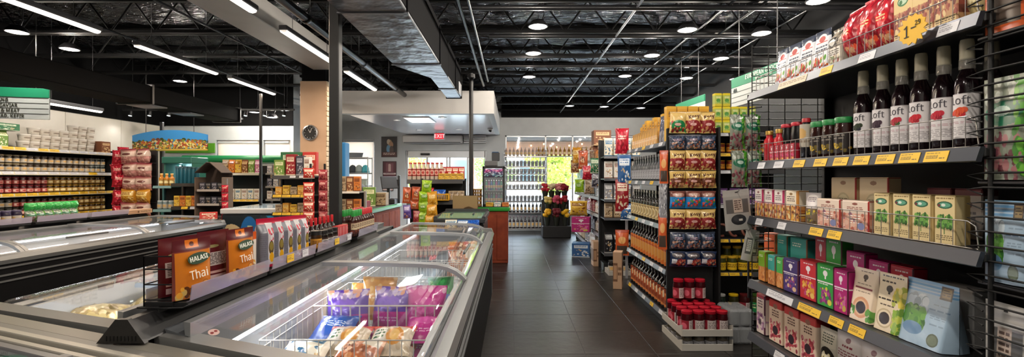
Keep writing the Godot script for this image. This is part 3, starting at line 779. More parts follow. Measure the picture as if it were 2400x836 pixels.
func build_room() -> void:
	var white := grain("wall_paint", "b3b7b8", "bcc0c1", 0.02, 128, 0.8, 0.45)
	var cream := grain("wall_panel", "cfc8bb", "d6d0c4", 0.02, 128, 0.8, 0.35)
	var black := mat("0b0b0c", 0.8, 0.0, 0.2)
	# floor slab, then the tiles that the aisle shows
	var joint := mat("1b1a1a", 0.8)
	var fl := MB.new()
	fl.span(Vector3(WEST - 0.2, -0.2, 2.5), Vector3(EAST + 0.2, -0.004, -BACK - 0.2))
	var floor_node := struct("floor", fl, grain("floor_far", "211f1e", "292725", 0.03, 256, 1.1, 0.42))
	var tones := [grain("tile_a", "1b1918", "252220", 0.02, 256, 1.3, 0.34, 0.0, 0.1), grain("tile_b", "191716", "22201e", 0.02, 256, 1.1, 0.36, 0.0, 0.1), grain("tile_c", "1e1c1a", "282523", 0.02, 256, 1.5, 0.35, 0.0, 0.1)]
	var tile := MB.new()
	tile.bevel(Vector3(0, -0.004, 0), Vector3(0.603, 0.008, 0.603), 0.0015)
	var tile_mesh := tile.done()
	for zi in 21:
		for xi in 6:
			part("floor_tile", tile_mesh, tones[(zi * 7 + xi * 3 + (zi * xi) % 5) % 3], floor_node, Vector3(-0.9 + 0.61 * xi, 0, -1.45 - 0.61 * zi))
	# left wall: pale panels with narrow seams, black above
	var wl := MB.new()
	wl.span(Vector3(WEST - 0.2, 0, 2.5), Vector3(WEST - 0.012, 4.1, -BACKL - 0.2))
	var wall_left := struct("wall_left", wl, mat("8c8880", 0.6))
	var pn := MB.new()
	pn.bevel(Vector3(-0.006, 1.33, 0), Vector3(0.012, 2.66, 1.212), 0.002)
	var pmesh := pn.done()
	for k in 11:
		part("panel", pmesh, cream, wall_left, Vector3(WEST, 0, 1.8 - 1.22 * k))
	var up := MB.new()
	up.span(Vector3(WEST - 0.012, 2.67, 2.5), Vector3(WEST + 0.03, 4.1, -BACKL))
	struct("trim_1", up, black)
	# wall behind the chilled cases, with two blinded windows
	wall_with_holes("wall_back", white, WEST - 0.2, -4.9, 0, 4.1, BACKL, 0.2, [[-6.64, -5.66, 1.1, 2.36], [-5.58, -4.97, 1.1, 2.36]])
	var up2 := MB.new()
	up2.span(Vector3(WEST, 2.68, -BACKL), Vector3(-4.9, 4.1, -BACKL + 0.03))
	struct("trim_2", up2, black)
	var ret := MB.new()
	ret.span(Vector3(-5.1, 0, -BACKL - 0.2), Vector3(-4.9, 4.1, -BACK - 0.2))
	struct("wall_return", ret, white)
	# entrance wall
	wall_with_holes("wall_front", white, -4.9, EAST + 0.2, 0, 4.1, BACK, 0.2, [[-4.84, -3.95, 0.9, 2.62], [-3.06, -0.74, 0, 2.3], [-0.2, 3.7, 0.55, 2.74]])
	var up3 := MB.new()
	up3.span(Vector3(-0.3, 3.25, -BACK), Vector3(EAST, 4.1, -BACK + 0.25))
	struct("trim_3", up3, black)
	var wr := MB.new()
	wr.span(Vector3(EAST, 0, 2.5), Vector3(EAST + 0.2, 4.1, -BACK - 0.2))
	struct("wall_right", wr, grain("wall_far", "19191a", "202021", 0.02, 128, 0.8, 0.6))
	var wn := MB.new()
	wn.span(Vector3(WEST - 0.2, 0, 2.5), Vector3(EAST + 0.2, 4.1, 2.7))
	struct("wall_near", wn, white)
	build_windows(white)
	# tan column with slat board on its aisle side, a clock hangs on it
	var col := thing("column", "tan square column carrying the wall clock and a slatted side", "column", Vector3(-3.04, 0, -7.62))
	var cm := MB.new()
	cm.bevel(Vector3(0, 1.495, 0), Vector3(0.4, 2.99, 0.24), 0.006)
	part("shaft", cm, grain("column_paint", "c2a184", "c9a98c", 0.02, 128, 1.0, 0.5), col)
	var ct := MB.new()
	ct.box(Vector3(0, 3.5, 0), Vector3(0.36, 1.02, 0.2))
	part("dark_head", ct, black, col)
	var slat := MB.new()
	slat.bevel(Vector3(0.009, 0, 0), Vector3(0.018, 0.066, 0.24), 0.004)
	var sm := slat.done()
	for k in 30:
		part("slat", sm, mat("d8c9ae", 0.5), col, Vector3(0.2, 0.72 + 0.077 * k, 0))
	# clock
	var ck := thing("wall_clock", "round black-faced clock with a silver rim on the tan column", "clock", pt(728, 311, 7.5))
	var rim := MB.new()
	rim.lathe([[0.118, -0.02], [0.125, 0.0], [0.118, 0.03], [0.1, 0.034], [0.096, 0.018]], 32)
	var ring := part("rim", rim, mat("b8b8ba", 0.25, 0.9), ck)
	ring.rotation.x = PI / 2
	var face := MB.new()
	face.disc(Vector3(0, 0, 0.016), 0.1, Vector3.BACK, 32)
	part("face", face, mat("17181a", 0.5), ck)
	for k in 12:
		var mk := MB.new()
		var g := TAU * k / 12
		mk.box(Vector3(sin(g) * 0.083, cos(g) * 0.083, 0.019), Vector3(0.006, 0.012, 0.003))
		part("hour_mark", mk, mat("c8c8c8"), ck)
	for q in [[0.055, 0.5], [0.075, -0.35]]:
		var hand := MB.new()
		hand.box(Vector3(0, q[0] / 2, 0.021), Vector3(0.007, q[0], 0.002))
		part("hand", hand, mat("d0d0d0"), ck).rotation.z = q[1]
	# steel posts
	for q in [[Vector3(-1.42, 0, -3.95), 0.082, 3.4, "square black steel post rising out of the freezer ledge"], [Vector3(-4.3, 0, -8.4), 0.04, 2.95, "thin black post behind the ice cream chest"], [Vector3(-6.85, 0, -9.6), 0.055, 2.6, "black post behind the arched produce sign"]]:
		var po := thing("steel_post", q[3], "post", q[0])
		var pm := MB.new()
		pm.bevel(Vector3(0, q[2] / 2, 0), Vector3(q[1], q[2], q[1]), 0.006)
		part("shaft", pm, mat("1c1c1d", 0.45), po)
		var pb := MB.new()
		pb.bevel(Vector3(0, 0.01, 0), Vector3(q[1] * 1.9, 0.02, q[1] * 1.9), 0.003)
		part("base_plate", pb, mat("1c1c1d", 0.45), po)
	var pp := thing("vent_pipe", "round black pipe dropping from the duct beside the checkout", "pipe", Vector3(-0.7, 0, -8.4))
	var pv := MB.new()
	pv.rod(Vector3(0, 0, 0), Vector3(0, 3.3, 0), 0.036, 12)
	part("shaft", pv, mat("161617", 0.4), pp)
	var pc := MB.new()
	pc.lathe([[0.036, 3.2], [0.07, 3.22], [0.07, 3.28], [0.0, 3.3]], 12)
	part("collar", pc, mat("161617", 0.4), pp)

func build_windows(white: Material) -> void:
	var alu := mat("a9abad", 0.35, 0.7)
	var clear := glass("eaf2f2", 0.1, 0.02)
	var blind := StandardMaterial3D.new()
	blind.resource_name = "roller_blind"
	blind.albedo_color = Color("efe2d8")
	blind.roughness = 0.8
	blind.backlight_enabled = true
	blind.backlight = Color(0.9, 0.85, 0.8)
	var n := 1
	for q in [[-6.64, -5.66, 1.1, 2.36, BACKL, true, []], [-5.58, -4.97, 1.1, 2.36, BACKL, true, []], [-4.84, -3.95, 0.9, 2.62, BACK, true, []], [-0.2, 3.7, 0.55, 2.74, BACK, false, [0.97, 1.75, 2.7]]]:
		var o := Node3D.new()
		o.name = "window_%d" % n
		n += 1
		add_child(o)
		o.set_meta("kind", "structure")
		o.position = Vector3((q[0] + q[1]) / 2, q[2], -q[4] - 0.1)
		var w: float = q[1] - q[0]
		var h: float = q[3] - q[2]
		var bars := [[Vector3(0, h - 0.025, 0), Vector3(w, 0.05, 0.07)], [Vector3(0, 0.025, 0), Vector3(w, 0.05, 0.07)], [Vector3(-w / 2 + 0.025, h / 2, 0), Vector3(0.05, h, 0.07)], [Vector3(w / 2 - 0.025, h / 2, 0), Vector3(0.05, h, 0.07)]]
		for x in q[6]:
			bars.append([Vector3(x - o.position.x, h / 2, 0), Vector3(0.045, h, 0.07)])
		for b in bars:
			var m := MB.new()
			m.bevel(b[0], b[1], 0.006)
			part("frame_bar", m, alu, o)
		var xs := [-w / 2 + 0.05]
		for x in q[6]:
			xs.append(x - o.position.x)
		xs.append(w / 2 - 0.05)
		for k in xs.size() - 1:
			var g := MB.new()
			g.box(Vector3((xs[k] + xs[k + 1]) / 2, h / 2, -0.01), Vector3(xs[k + 1] - xs[k] - 0.04, h - 0.08, 0.008))
			part("pane", g, clear, o)
		if q[5]:
			var b2 := MB.new()
			b2.box(Vector3(0, h / 2 + 0.02, 0.06), Vector3(w - 0.06, h - 0.06, 0.002))
			part("roller_blind", b2, blind, o)
			var b3 := MB.new()
			b3.rod(Vector3(-w / 2 + 0.04, h - 0.05, 0.08), Vector3(w / 2 - 0.04, h - 0.05, 0.08), 0.025, 10)
			part("blind_roll", b3, white, o)
		else:
			var sill := MB.new()
			sill.bevel(Vector3(0, -0.02, 0.12), Vector3(w + 0.1, 0.04, 0.2), 0.005)
			part("sill", sill, white, o)

func build_ceiling() -> void:
	var dark := mat("0b0b0c", 0.65, 0.0, 0.3)
	var foil := StandardMaterial3D.new()
	foil.resource_name = "ceiling_foil"
	foil.albedo_color = Color("515257")
	foil.metallic = 0.9
	foil.roughness = 0.22
	foil.uv1_triplanar = true
	foil.uv1_world_triplanar = true
	foil.uv1_scale = Vector3(0.35, 1.0, 1.6)
	foil.normal_enabled = true
	foil.normal_texture = noise(0.02, 512, true, 14.0, 5)
	foil.normal_scale = 2.4
	var m := MB.new()
	m.span(Vector3(WEST - 0.2, 3.95, 2.7), Vector3(EAST + 0.2, 4.1, -BACK - 0.2))
	var c := struct("ceiling", m, dark)
	# sagging foil insulation between the joists
	var f := FastNoiseLite.new()
	f.seed = 4
	f.frequency = 1.0
	var step := 1.22
	for k in 11:
		var z0 := 1.6 + step * k
		var s := MB.new()
		s.grid(120, 18, func(u: float, v: float):
			var x := WEST + 0.05 + (EAST - WEST - 0.1) * u
			var y := 3.9 + 0.05 * f.get_noise_2d(x * 0.8, (z0 + step * v) * 4.0) + 0.025 * f.get_noise_2d(x * 2.5 + 40.0, v * 9.0 + k * 7.0) - 0.03 * sin(PI * v)
			return Vector3(x, minf(y, 3.945), -z0 - step * v))
		for i in s.n.size():
			s.n[i] = -s.n[i] if s.n[i].y > 0.0 else s.n[i]
		part("insulation_sheet", s, foil, c)
	# open web joists
	var jm := MB.new()
	var wd := EAST - WEST
	for y in [3.43, 3.86]:
		for s in [-0.028, 0.028]:
			jm.box(Vector3((WEST + EAST) / 2, y, s), Vector3(wd, 0.045, 0.02))
			jm.box(Vector3((WEST + EAST) / 2, y + (0.022 if y > 3.6 else -0.022), s * 1.4), Vector3(wd, 0.006, 0.045))
	var x := WEST + 0.1
	var up := true
	while x < EAST - 0.35:
		jm.rod(Vector3(x, 3.44 if up else 3.85, 0), Vector3(x + 0.3, 3.85 if up else 3.44, 0), 0.012, 5)
		x += 0.3
		up = not up
	var joist := jm.done()
	for k in 11:
		part("joist", joist, dark, c, Vector3(0, 0, -1.6 - step * k))
	# pipes and conduits
	for q in [[Vector3(-0.6, 3.36, -5.35), Vector3(4.2, 3.36, -5.35), 0.03, "1a1a1c"], [Vector3(-0.3, 3.37, -6.45), Vector3(4.2, 3.37, -6.45), 0.028, "1d1d1f"], [Vector3(-1.0, 3.33, -8.0), Vector3(4.2, 3.33, -8.0), 0.024, "1a1a1c"]]:
		var p := MB.new()
		p.rod(q[0], q[1], q[2], 10)
		part("sprinkler_pipe", p, mat(q[3], 0.3, 0.2), c)
	for q in [[1.36, 3.36, 3.0, 13.9, 0.014], [2.35, 3.38, 3.0, 13.9, 0.014], [2.7, 3.38, 3.0, 13.9, 0.014], [3.3, 3.38, 3.0, 13.9, 0.014], [-0.52, 3.2, 3.4, 9.0, 0.02], [-0.42, 3.2, 3.4, 8.6, 0.014], [-3.6, 3.3, 3.0, 11.0, 0.014], [-4.9, 3.3, 3.0, 10.5, 0.014]]:
		var p := MB.new()
		p.rod(Vector3(q[0], q[1], -q[2]), Vector3(q[0], q[1], -q[3]), q[4], 8)
		part("conduit", p, mat("77777a" if q[0] == 1.36 else "1c1c1e", 0.35, 0.6), c)
	var rp := thing("ceiling_pipe", "long round black pipe under the ceiling beside the silver duct", "pipe", Vector3(-2.06, 3.1, -4.0))
	var rm := MB.new()
	rm.rod(Vector3(0, 0, 1.5), Vector3(0, 0, -5.4), 0.045, 14)
	part("shaft", rm, mat("1b1b1d", 0.3, 0.3), rp)
	for k in 4:
		var cl := MB.new()
		cl.lathe([[0.052, -0.03], [0.056, -0.02], [0.056, 0.02], [0.052, 0.03]], 14)
		part("pipe_collar", cl, mat("232326", 0.35, 0.4), rp, Vector3(0, 0, 1.0 - 1.9 * k)).rotation.x = PI / 2
		var hg := MB.new()
		hg.rod(Vector3(0, 0.05, 0.6 - 1.6 * k), Vector3(0, 0.85, 0.6 - 1.6 * k), 0.006, 5)
		part("hanger_rod", hg, mat("2a2a2c", 0.5), rp)
	# silver duct, stepped
	var duct_mat := grain("duct_steel", "5d5e63", "77787d", 0.015, 256, 0.9, 0.36, 0.75, 0.5, FastNoiseLite.TYPE_SIMPLEX_SMOOTH, 5)
	var d := thing("air_duct", "grey sheet-metal air duct stepping down above the freezers", "duct", Vector3(-1.075, 2.8, -4.62))
	var side := mat("0e0e10", 0.85, 0.0, 0.15)
	for q in [[-0.28, 0.25, 3.2, 0.79], [-0.28, 0.25, 0.76, -0.98], [0.02, 0.25, -1.72, -3.3]]:
		var a := MB.new()
		a.bevel(Vector3((q[0] + q[1]) / 2, 0.25, (q[2] + q[3]) / 2), Vector3(q[1] - q[0], 0.44, absf(q[2] - q[3])), 0.008)
		part("duct_section", a, side, d)
		var u := MB.new()
		u.bevel(Vector3((q[0] + q[1]) / 2, 0.015, (q[2] + q[3]) / 2), Vector3(q[1] - q[0], 0.03, absf(q[2] - q[3])), 0.006)
		part("bottom_sheet", u, duct_mat, d)
	var tp := MB.new()
	tp.prism(PackedVector2Array([Vector2(-0.28, 0.01), Vector2(0.25, 0.01), Vector2(0.25, 0.4), Vector2(-0.28, 0.4)]), -0.98, -1.04)
	part("dark_joint", tp, dark, d)
	var q4 := [Vector3(-0.28, 0, -1.04), Vector3(0.25, 0, -1.04), Vector3(0.25, 0, -1.72), Vector3(0.02, 0, -1.72)]
	var a2 := MB.new()
	a2.flat(q4[0], q4[3], q4[2], q4[1])
	part("taper_bottom", a2, duct_mat, d)
	var a4 := MB.new()
	var top := Vector3(0, 0.42, 0)
	for k in 4:
		a4.flat(q4[k] + top, q4[(k + 1) % 4] + top, q4[(k + 1) % 4], q4[k])
	a4.flat(q4[0] + top, q4[1] + top, q4[2] + top, q4[3] + top)
	part("taper_sides", a4, side, d)
	for z in [3.2, 1.95, 0.775, -0.97, -2.5]:
		var fl := MB.new()
		var x0 := -0.295 if z > -2.0 else 0.005
		fl.box(Vector3((x0 + 0.265) / 2, -0.004, z), Vector3(0.265 - x0, 0.012, 0.025))
		part("flange", fl, mat("6c6d72", 0.4, 0.6), d)
		var f2 := MB.new()
		f2.box(Vector3(0.256, 0.22, z), Vector3(0.012, 0.44, 0.025))
		part("side_flange", f2, side, d)
	var gr := MB.new()
	gr.bevel(Vector3(0.135, 0.19, -3.32), Vector3(0.26, 0.4, 0.03), 0.004)
	part("end_cap", gr, dark, d)
	var sg := MB.new()
	sg.bevel(Vector3(0.26, 0.1, -3.05), Vector3(0.02, 0.18, 0.3), 0.004)
	part("side_grille", sg, mat("9d9ea0", 0.4, 0.4), d)
	# black trunk duct on the left and pale beam
	var b := thing("black_duct", "long square black duct running below the ceiling along the left aisle", "duct", Vector3(-5.5, 2.6, -5.2))
	for k in 3:
		var bm := MB.new()
		bm.bevel(Vector3(0, 0.125, 1.5 - 2.3 * k), Vector3(0.5, 0.25, 2.28), 0.01)
		part("duct_section", bm, mat("0a0a0b", 0.8, 0.0, 0.2), b)
	for k in 4:
		var bf := MB.new()
		bf.bevel(Vector3(0, 0.125, 2.64 - 2.3 * k), Vector3(0.54, 0.29, 0.04), 0.004)
		part("flange", bf, mat("111112", 0.4), b)
	for z in [-2.2, -3.1]:
		var vent := MB.new()
		vent.bevel(Vector3(0, -0.012, z), Vector3(0.36, 0.02, 0.36), 0.004)
		part("floor_vent", vent, mat("8b8b8d", 0.4), b)
	var bmm := MB.new()
	bmm.bevel(Vector3(-2.82, 3.28, -4.45), Vector3(0.4, 0.26, 6.0), 0.008)
	struct("trim_4", bmm, grain("beam_paint", "a3a19d", "aaa8a4", 0.02, 128, 0.8, 0.5))

func downlight(p: Vector3, e: float, label: String, group: String) -> void:
	var o := thing("downlight", label, "light", p, 0.0, group)
	var a := MB.new()
	a.lathe([[0.0, 0.075], [0.06, 0.075], [0.085, 0.05], [0.112, 0.02], [0.12, 0.0], [0.11, -0.004], [0.106, 0.008]], 22)
	part("housing", a, mat("161618", 0.5), o)
	var l := MB.new()
	l.lathe([[0.108, 0.006], [0.07, -0.006], [0.0, -0.01]], 22)
	for i in l.n.size():
		l.n[i] = Vector3.DOWN
	part("lens", l, glow("f6f8ff", 4.0), o)
	var r := MB.new()
	r.tube(PackedVector3Array([Vector3(0.04, 0.07, 0), Vector3(0.07, 0.14, 0), Vector3(0.07, 3.92 - p.y, 0)]), 0.006, 5)
	part("hanger_rod", r, mat("2c2c2e", 0.4, 0.5), o)
	var s := OmniLight3D.new()
	s.name = "lamp_light"
	s.position = Vector3(0, -0.022, 0)
	s.omni_range = 30.0
	s.omni_attenuation = 2.0
	s.light_size = 0.04
	s.light_energy = e
	s.light_color = Color("fff3e4")
	s.shadow_enabled = true
	o.add_child(s)

func strip_light(x: float, y: float, z0: float, z1: float, e: float, label: String) -> void:
	var o := thing("strip_light", label, "light", Vector3(x, y, -(z0 + z1) / 2), 0.0, "hanging tube lights")
	var ln := absf(z1 - z0)
	var a := MB.new()
	a.bevel(Vector3(0, 0.035, 0), Vector3(0.09, 0.05, ln + 0.04), 0.008)
	part("housing", a, mat("5a5a5c", 0.45), o)
	var l := MB.new()
	l.sheet(PackedVector2Array([Vector2(-0.036, 0.012), Vector2(-0.03, -0.008), Vector2(0.0, -0.016), Vector2(0.03, -0.008), Vector2(0.036, 0.012)]), 0.003, ln / 2, -ln / 2)
	part("diffuser", l, glow("fff4e6", 3.0), o)
	for s in [-1.0, 1.0]:
		var w := MB.new()
		w.rod(Vector3(0, 0.06, s * ln * 0.35), Vector3(0, 3.95 - y, s * ln * 0.35), 0.003, 4)
		part("suspension_wire", w, mat("3c3c3e", 0.5), o)
	var g := AreaLight3D.new()
	g.name = "lamp_light"
	g.position = Vector3(0, -0.03, 0)
	g.rotation.x = -PI / 2
	g.area_size = Vector2(0.07, ln)
	g.area_range = 30.0
	g.area_attenuation = 2.0
	g.light_energy = e
	g.light_color = Color("ffe6ca")
	g.shadow_enabled = true
	o.add_child(g)

func build_lamps() -> void:
	var hang := "round ceiling downlight with a bright lens over the shelving aisles"
	for q in [[1261, 62], [1250, 125], [1240, 180], [1611, 70], [1528, 130], [1465, 178], [1785, 78], [1690, 137], [1609, 183], [1725, 185], [1918, 2], [1335, 248], [1416, 250], [1502, 253]]:
		var z: float = 1.8 * F / (418.0 - q[1])
		downlight(pt(q[0], q[1], z), 1.55 if q[1] < 240 else 0.6, hang, "downlights over the shelving aisles")
	# the rows go on over the camera
	for q in [[0.31, 4.4], [0.31, 3.0], [0.31, 1.6], [2.1, 3.2], [2.1, 1.8], [0.31, 0.0], [-1.6, 0.4], [-1.9, -1.0]]:
		downlight(Vector3(q[0], 3.3, -q[1]), 2.1, hang, "downlights over the shelving aisles")
	for q in [[163, 115], [422, 190], [40, 75]]:
		var z: float = 1.8 * F / (418.0 - q[1])
		downlight(pt(q[0], q[1], z), 2.2, "round ceiling downlight beside the black duct on the left", "downlights over the left aisle")
	for q in [[597, 263], [638, 275], [665, 258], [555, 278]]:
		downlight(pt(q[0], q[1], 10.4), 0.8, "small downlight near the blinded windows", "downlights before the windows")
	for q in [[-4.25, 3.0, 3.2, 5.03], [-4.25, 3.0, 5.56, 7.04], [-4.25, 3.0, 7.4, 8.75], [-2.33, 3.0, 3.3, 4.41], [-2.33, 3.0, 5.0, 6.39], [-2.33, 3.0, 6.9, 8.33]]:
		strip_light(q[0], q[1], q[2], q[3], 3.1, ORD[int(q[2] / 2.1) - 1] + (" tube light of the row over the left aisle counted towards the windows" if q[0] < -3.0 else " tube light beside the pale beam counted towards the entrance"))
	strip_light(-6.5, 2.55, 6.78, 7.75, 0.8, "low white tube light close to the pale left wall")
	# track of small spots by the far left corner
	var tr := thing("light_track", "black track with small spotlights near the far left corner", "light", Vector3(-6.0, 2.86, -9.7))
	var rail := MB.new()
	rail.bevel(Vector3(0, 0, 0), Vector3(3.4, 0.035, 0.035), 0.004)
	part("rail", rail, mat("19191a", 0.5), tr)
	for x in [-1.5, 1.5]:
		var w := MB.new()
		w.rod(Vector3(x, 0.01, 0), Vector3(x, 1.09, 0), 0.005, 5)
		part("hanger_rod", w, mat("19191a", 0.5), tr)
	for k in 9:
		var hd := MB.new()
		hd.lathe([[0.0, 0.1], [0.025, 0.1], [0.035, 0.0], [0.03, -0.002]], 12)
		var h := part("spot_head", hd, mat("19191a", 0.5), tr, Vector3(-1.55 + 0.38 * k, -0.12, 0))
		h.rotation.x = -0.25
		var l := MB.new()
		l.lathe([[0.031, 0.0], [0.0, -0.003]], 12)
		for i in l.n.size():
			l.n[i] = Vector3.DOWN
		part("spot_lens", l, glow("eefaf6", 5.0), h)
		if k % 2 == 0:
			var s := SpotLight3D.new()
			s.name = "lamp_light"
			s.position = Vector3(0, -0.02, 0)
			s.rotation.x = -PI / 2
			s.spot_angle = 60.0
			s.spot_angle_attenuation = 0.8
			s.spot_range = 30.0
			s.spot_attenuation = 2.0
			s.light_size = 0.03
			s.light_energy = 0.3
			s.shadow_enabled = true
			h.add_child(s)

func build_entrance() -> void:
	var white := grain("soffit_paint", "cfcdca", "d6d4d1", 0.02, 128, 0.7, 0.5)
	var gloss := mat("e6e0e0", 0.2, 0.0, 0.6)
	# dropped soffit over the entrance
	var fa := MB.new()
	fa.span(Vector3(-3.6, 2.75, -9.46), Vector3(-0.35, 3.19, -9.66))
	struct("trim_5", fa, white)
	var sd := MB.new()
	sd.span(Vector3(-0.47, 2.75, -9.66), Vector3(-0.35, 3.19, -BACK))
	struct("trim_6", sd, white)
	var so := MB.new()
	var poly := PackedVector2Array([Vector2(-3.2, 9.66), Vector2(-0.47, 9.66), Vector2(-0.47, BACK), Vector2(-3.0, BACK)])
	so.prism(poly, 0.0, -0.06)
	for k in so.v.size():
		so.v[k] = Vector3(so.v[k].x, 2.75 - so.v[k].z, -so.v[k].y)
		so.n[k] = Vector3(so.n[k].x, -so.n[k].z, -so.n[k].y)
	for k in range(0, so.i.size(), 3):
		var b := so.i[k + 1]
		so.i[k + 1] = so.i[k + 2]
		so.i[k + 2] = b
	struct("ceiling_soffit", so, gloss)
	var tp := MB.new()
	tp.span(Vector3(-3.6, 3.17, -9.66), Vector3(-0.47, 3.19, -BACK))
	struct("trim_7", tp, mat("141416", 0.7))
	for q in [[930, 281], [983, 304], [1037, 275], [1075, 303]]:
		var z: float = 1.245 * F / (418.0 - q[1])
		var o := thing("soffit_spot", "small recessed spot in the white entrance soffit", "light", pt(q[0], q[1], z), 0.0, "spots in the entrance soffit")
		var a := MB.new()
		a.lathe([[0.085, 0.004], [0.085, -0.006], [0.065, -0.01], [0.06, 0.002]], 18)
		part("rim", a, mat("c8c8c8", 0.3), o)
		var l := MB.new()
		l.lathe([[0.06, 0.002], [0.0, -0.004]], 18)
		for i in l.n.size():
			l.n[i] = Vector3.DOWN
		part("lens", l, glow("fff6ec", 4.0), o)
		var s := SpotLight3D.new()
		s.name = "lamp_light"
		s.position = Vector3(0, -0.03, 0)
		s.rotation.x = -PI / 2
		s.spot_angle = 65.0
		s.spot_angle_attenuation = 0.7
		s.spot_range = 30.0
		s.spot_attenuation = 2.0
		s.light_size = 0.05
		s.light_energy = 3.0
		s.shadow_enabled = true
		o.add_child(s)
	var pl := thing("ceiling_panel_light", "square flat light panel in the entrance soffit", "light", pt(984, 279, 10.4))
	var pf := MB.new()
	pf.bevel(Vector3(0, -0.012, 0), Vector3(0.56, 0.024, 0.9), 0.004)
	part("frame", pf, mat("d8d8d8", 0.4), pl)
	var pg := MB.new()
	pg.box(Vector3(0, -0.026, 0), Vector3(0.5, 0.004, 0.84))
	part("diffuser", pg, glow("fff6f0", 1.6), pl)
	var ar := AreaLight3D.new()
	ar.name = "lamp_light"
	ar.position = Vector3(0, -0.05, 0)
	ar.rotation.x = -PI / 2
	ar.area_size = Vector2(0.5, 0.84)
	ar.area_range = 30.0
	ar.area_attenuation = 2.0
	ar.light_energy = 4.0
	ar.shadow_enabled = true
	pl.add_child(ar)
	# exit sign
	var ex := thing("exit_sign", "lit red exit sign hanging below the entrance soffit", "sign", pt(1030, 319, 13.0))
	var eb := MB.new()
	eb.bevel(Vector3.ZERO, Vector3(0.28, 0.19, 0.05), 0.006)
	part("case", eb, mat("d8d4d4", 0.4), ex)
	var ef := MB.new()
	ef.box(Vector3(0, 0, 0.027), Vector3(0.23, 0.145, 0.006))
	part("lit_face", ef, glow("c8202c", 1.6), ex)
	part("letters", lettering("EXIT", 0.1, 0.004), glow("f0b8b8", 1.2), ex, Vector3(0, 0, 0.034))
	for x in [-0.08, 0.08]:
		var er := MB.new()
		er.rod(Vector3(x, 0.09, 0), Vector3(x, 2.75 - ex.position.y, 0), 0.006, 5)
		part("hanger_rod", er, mat("b8b8b8", 0.4), ex)
	# security camera
	var sc := thing("security_camera", "small white dome camera under the soffit corner", "camera", pt(1149, 300, 12.2))
	sc.position.y = 2.75
	var sb := MB.new()
	sb.lathe([[0.07, 0.0], [0.07, -0.03], [0.05, -0.05], [0.0, -0.05]], 16)
	part("base", sb, mat("c8c8c8", 0.4), sc)
	var se := MB.new()
	se.lathe([[0.045, -0.05], [0.04, -0.08], [0.02, -0.095], [0.0, -0.1]], 16)
	part("dome", se, mat("1c1c1e", 0.1), sc)
	# air curtain over the door
	var ac := thing("air_curtain", "long white air curtain box above the entrance doors", "air curtain", Vector3(-2.25, 2.5, -BACK + 0.14))
	var am := MB.new()
	am.bevel(Vector3(0, 0.11, 0), Vector3(1.7, 0.22, 0.26), 0.03)
	part("case", am, mat("cfcbc6", 0.35), ac)
	var al := MB.new()
	al.box(Vector3(0, 0.015, 0.132), Vector3(1.6, 0.02, 0.006))
	part("outlet_slot", al, mat("4c4c4c", 0.5), ac)
	var ac2 := thing("wall_louvre", "short white louvred box above the right door leaf", "vent", Vector3(-1.06, 2.5, -BACK + 0.08))
	for k in 5:
		var lm := MB.new()
		lm.bevel(Vector3(0, 0.03 + 0.045 * k, 0), Vector3(0.64, 0.032, 0.15), 0.006)
		part("slat", lm, mat("d8d8d8", 0.35), ac2)
	# sliding doors and their frame
	var alu := mat("b4b6b8", 0.35, 0.6)
	var clear := glass("eef6f4", 0.1, 0.02)
	var d := Node3D.new()
	d.name = "door_1"
	add_child(d)
	d.set_meta("kind", "structure")
	d.position = Vector3(-1.9, 0, -BACK - 0.1)
	for q in [[-1.13, 1.15, 0.06, 2.3], [1.13, 1.15, 0.06, 2.3], [0, 2.2, 2.26, 0.2], [-0.55, 1.05, 0.06, 2.1], [0.02, 1.05, 0.05, 2.1], [0.1, 1.05, 0.05, 2.1], [0.62, 1.05, 0.06, 2.1], [0, 0.04, 2.26, 0.08]]:
		var m := MB.new()
		m.bevel(Vector3(q[0], q[1], 0), Vector3(q[2], q[3], 0.08), 0.006)
		part("frame_bar", m, alu, d)
	for q in [[-0.84, 0.52], [-0.265, 0.52], [0.36, 0.46], [0.87, 0.46]]:
		var m := MB.new()
		m.box(Vector3(q[0], 1.08, 0), Vector3(q[1], 2.0, 0.01))
		part("door_pane", m, clear, d)
		var bar := MB.new()
		bar.bevel(Vector3(q[0], 1.0, 0.03), Vector3(q[1], 0.05, 0.03), 0.006)
		part("push_bar", bar, alu, d)
	var sn := thing("door_sensor", "small black sensor box above the sliding doors", "sensor", Vector3(-2.5, 2.2, -BACK - 0.03))
	var sm := MB.new()
	sm.bevel(Vector3(0, 0, 0), Vector3(0.27, 0.06, 0.06), 0.012)
	part("case", sm, mat("202022", 0.3), sn)
	var sw := MB.new()
	sw.box(Vector3(0, -0.005, 0.031), Vector3(0.2, 0.03, 0.004))
	part("lens_strip", sw, mat("0c0c0e", 0.1), sn)
	# posters on the pier left of the doors
	for q in [["poster_face", 912, 344, 0.42, 0.56, "dark poster of a figure in blue over a maroon band"], ["poster_bottle", 913, 396, 0.36, 0.42, "maroon poster with a pale bottle below the dark poster"], ["wine_poster", 909, 432, 0.28, 0.34, "small pale poster with a red picture near the counter"]]:
		var o := thing("wall_poster", q[5], "poster", pt(q[1], q[2], BACK - 0.02))
		o.position.z = -BACK + 0.012
		var m := carton_mesh(q[3], q[4], 0.012, designs[q[0]])
		part("print", m, paper, o, Vector3(0, -q[4] / 2, 0))
		var fr := MB.new()
		for s in [-1.0, 1.0]:
			fr.box(Vector3(s * (q[3] / 2 + 0.008), 0, 0), Vector3(0.016, q[4] + 0.03, 0.018))
			fr.box(Vector3(0, s * (q[4] / 2 + 0.008), 0), Vector3(q[3], 0.016, 0.018))
		part("frame", fr, mat("2c2426", 0.4), o)
	var bs := thing("notice_plate", "small blue notice plate on the wall right of the doors", "sign", pt(1161, 362, BACK - 0.02))
	var bm := MB.new()
	bm.bevel(Vector3.ZERO, Vector3(0.19, 0.16, 0.014), 0.003)
	part("plate", bm, mat("1f5f94", 0.4), bs)
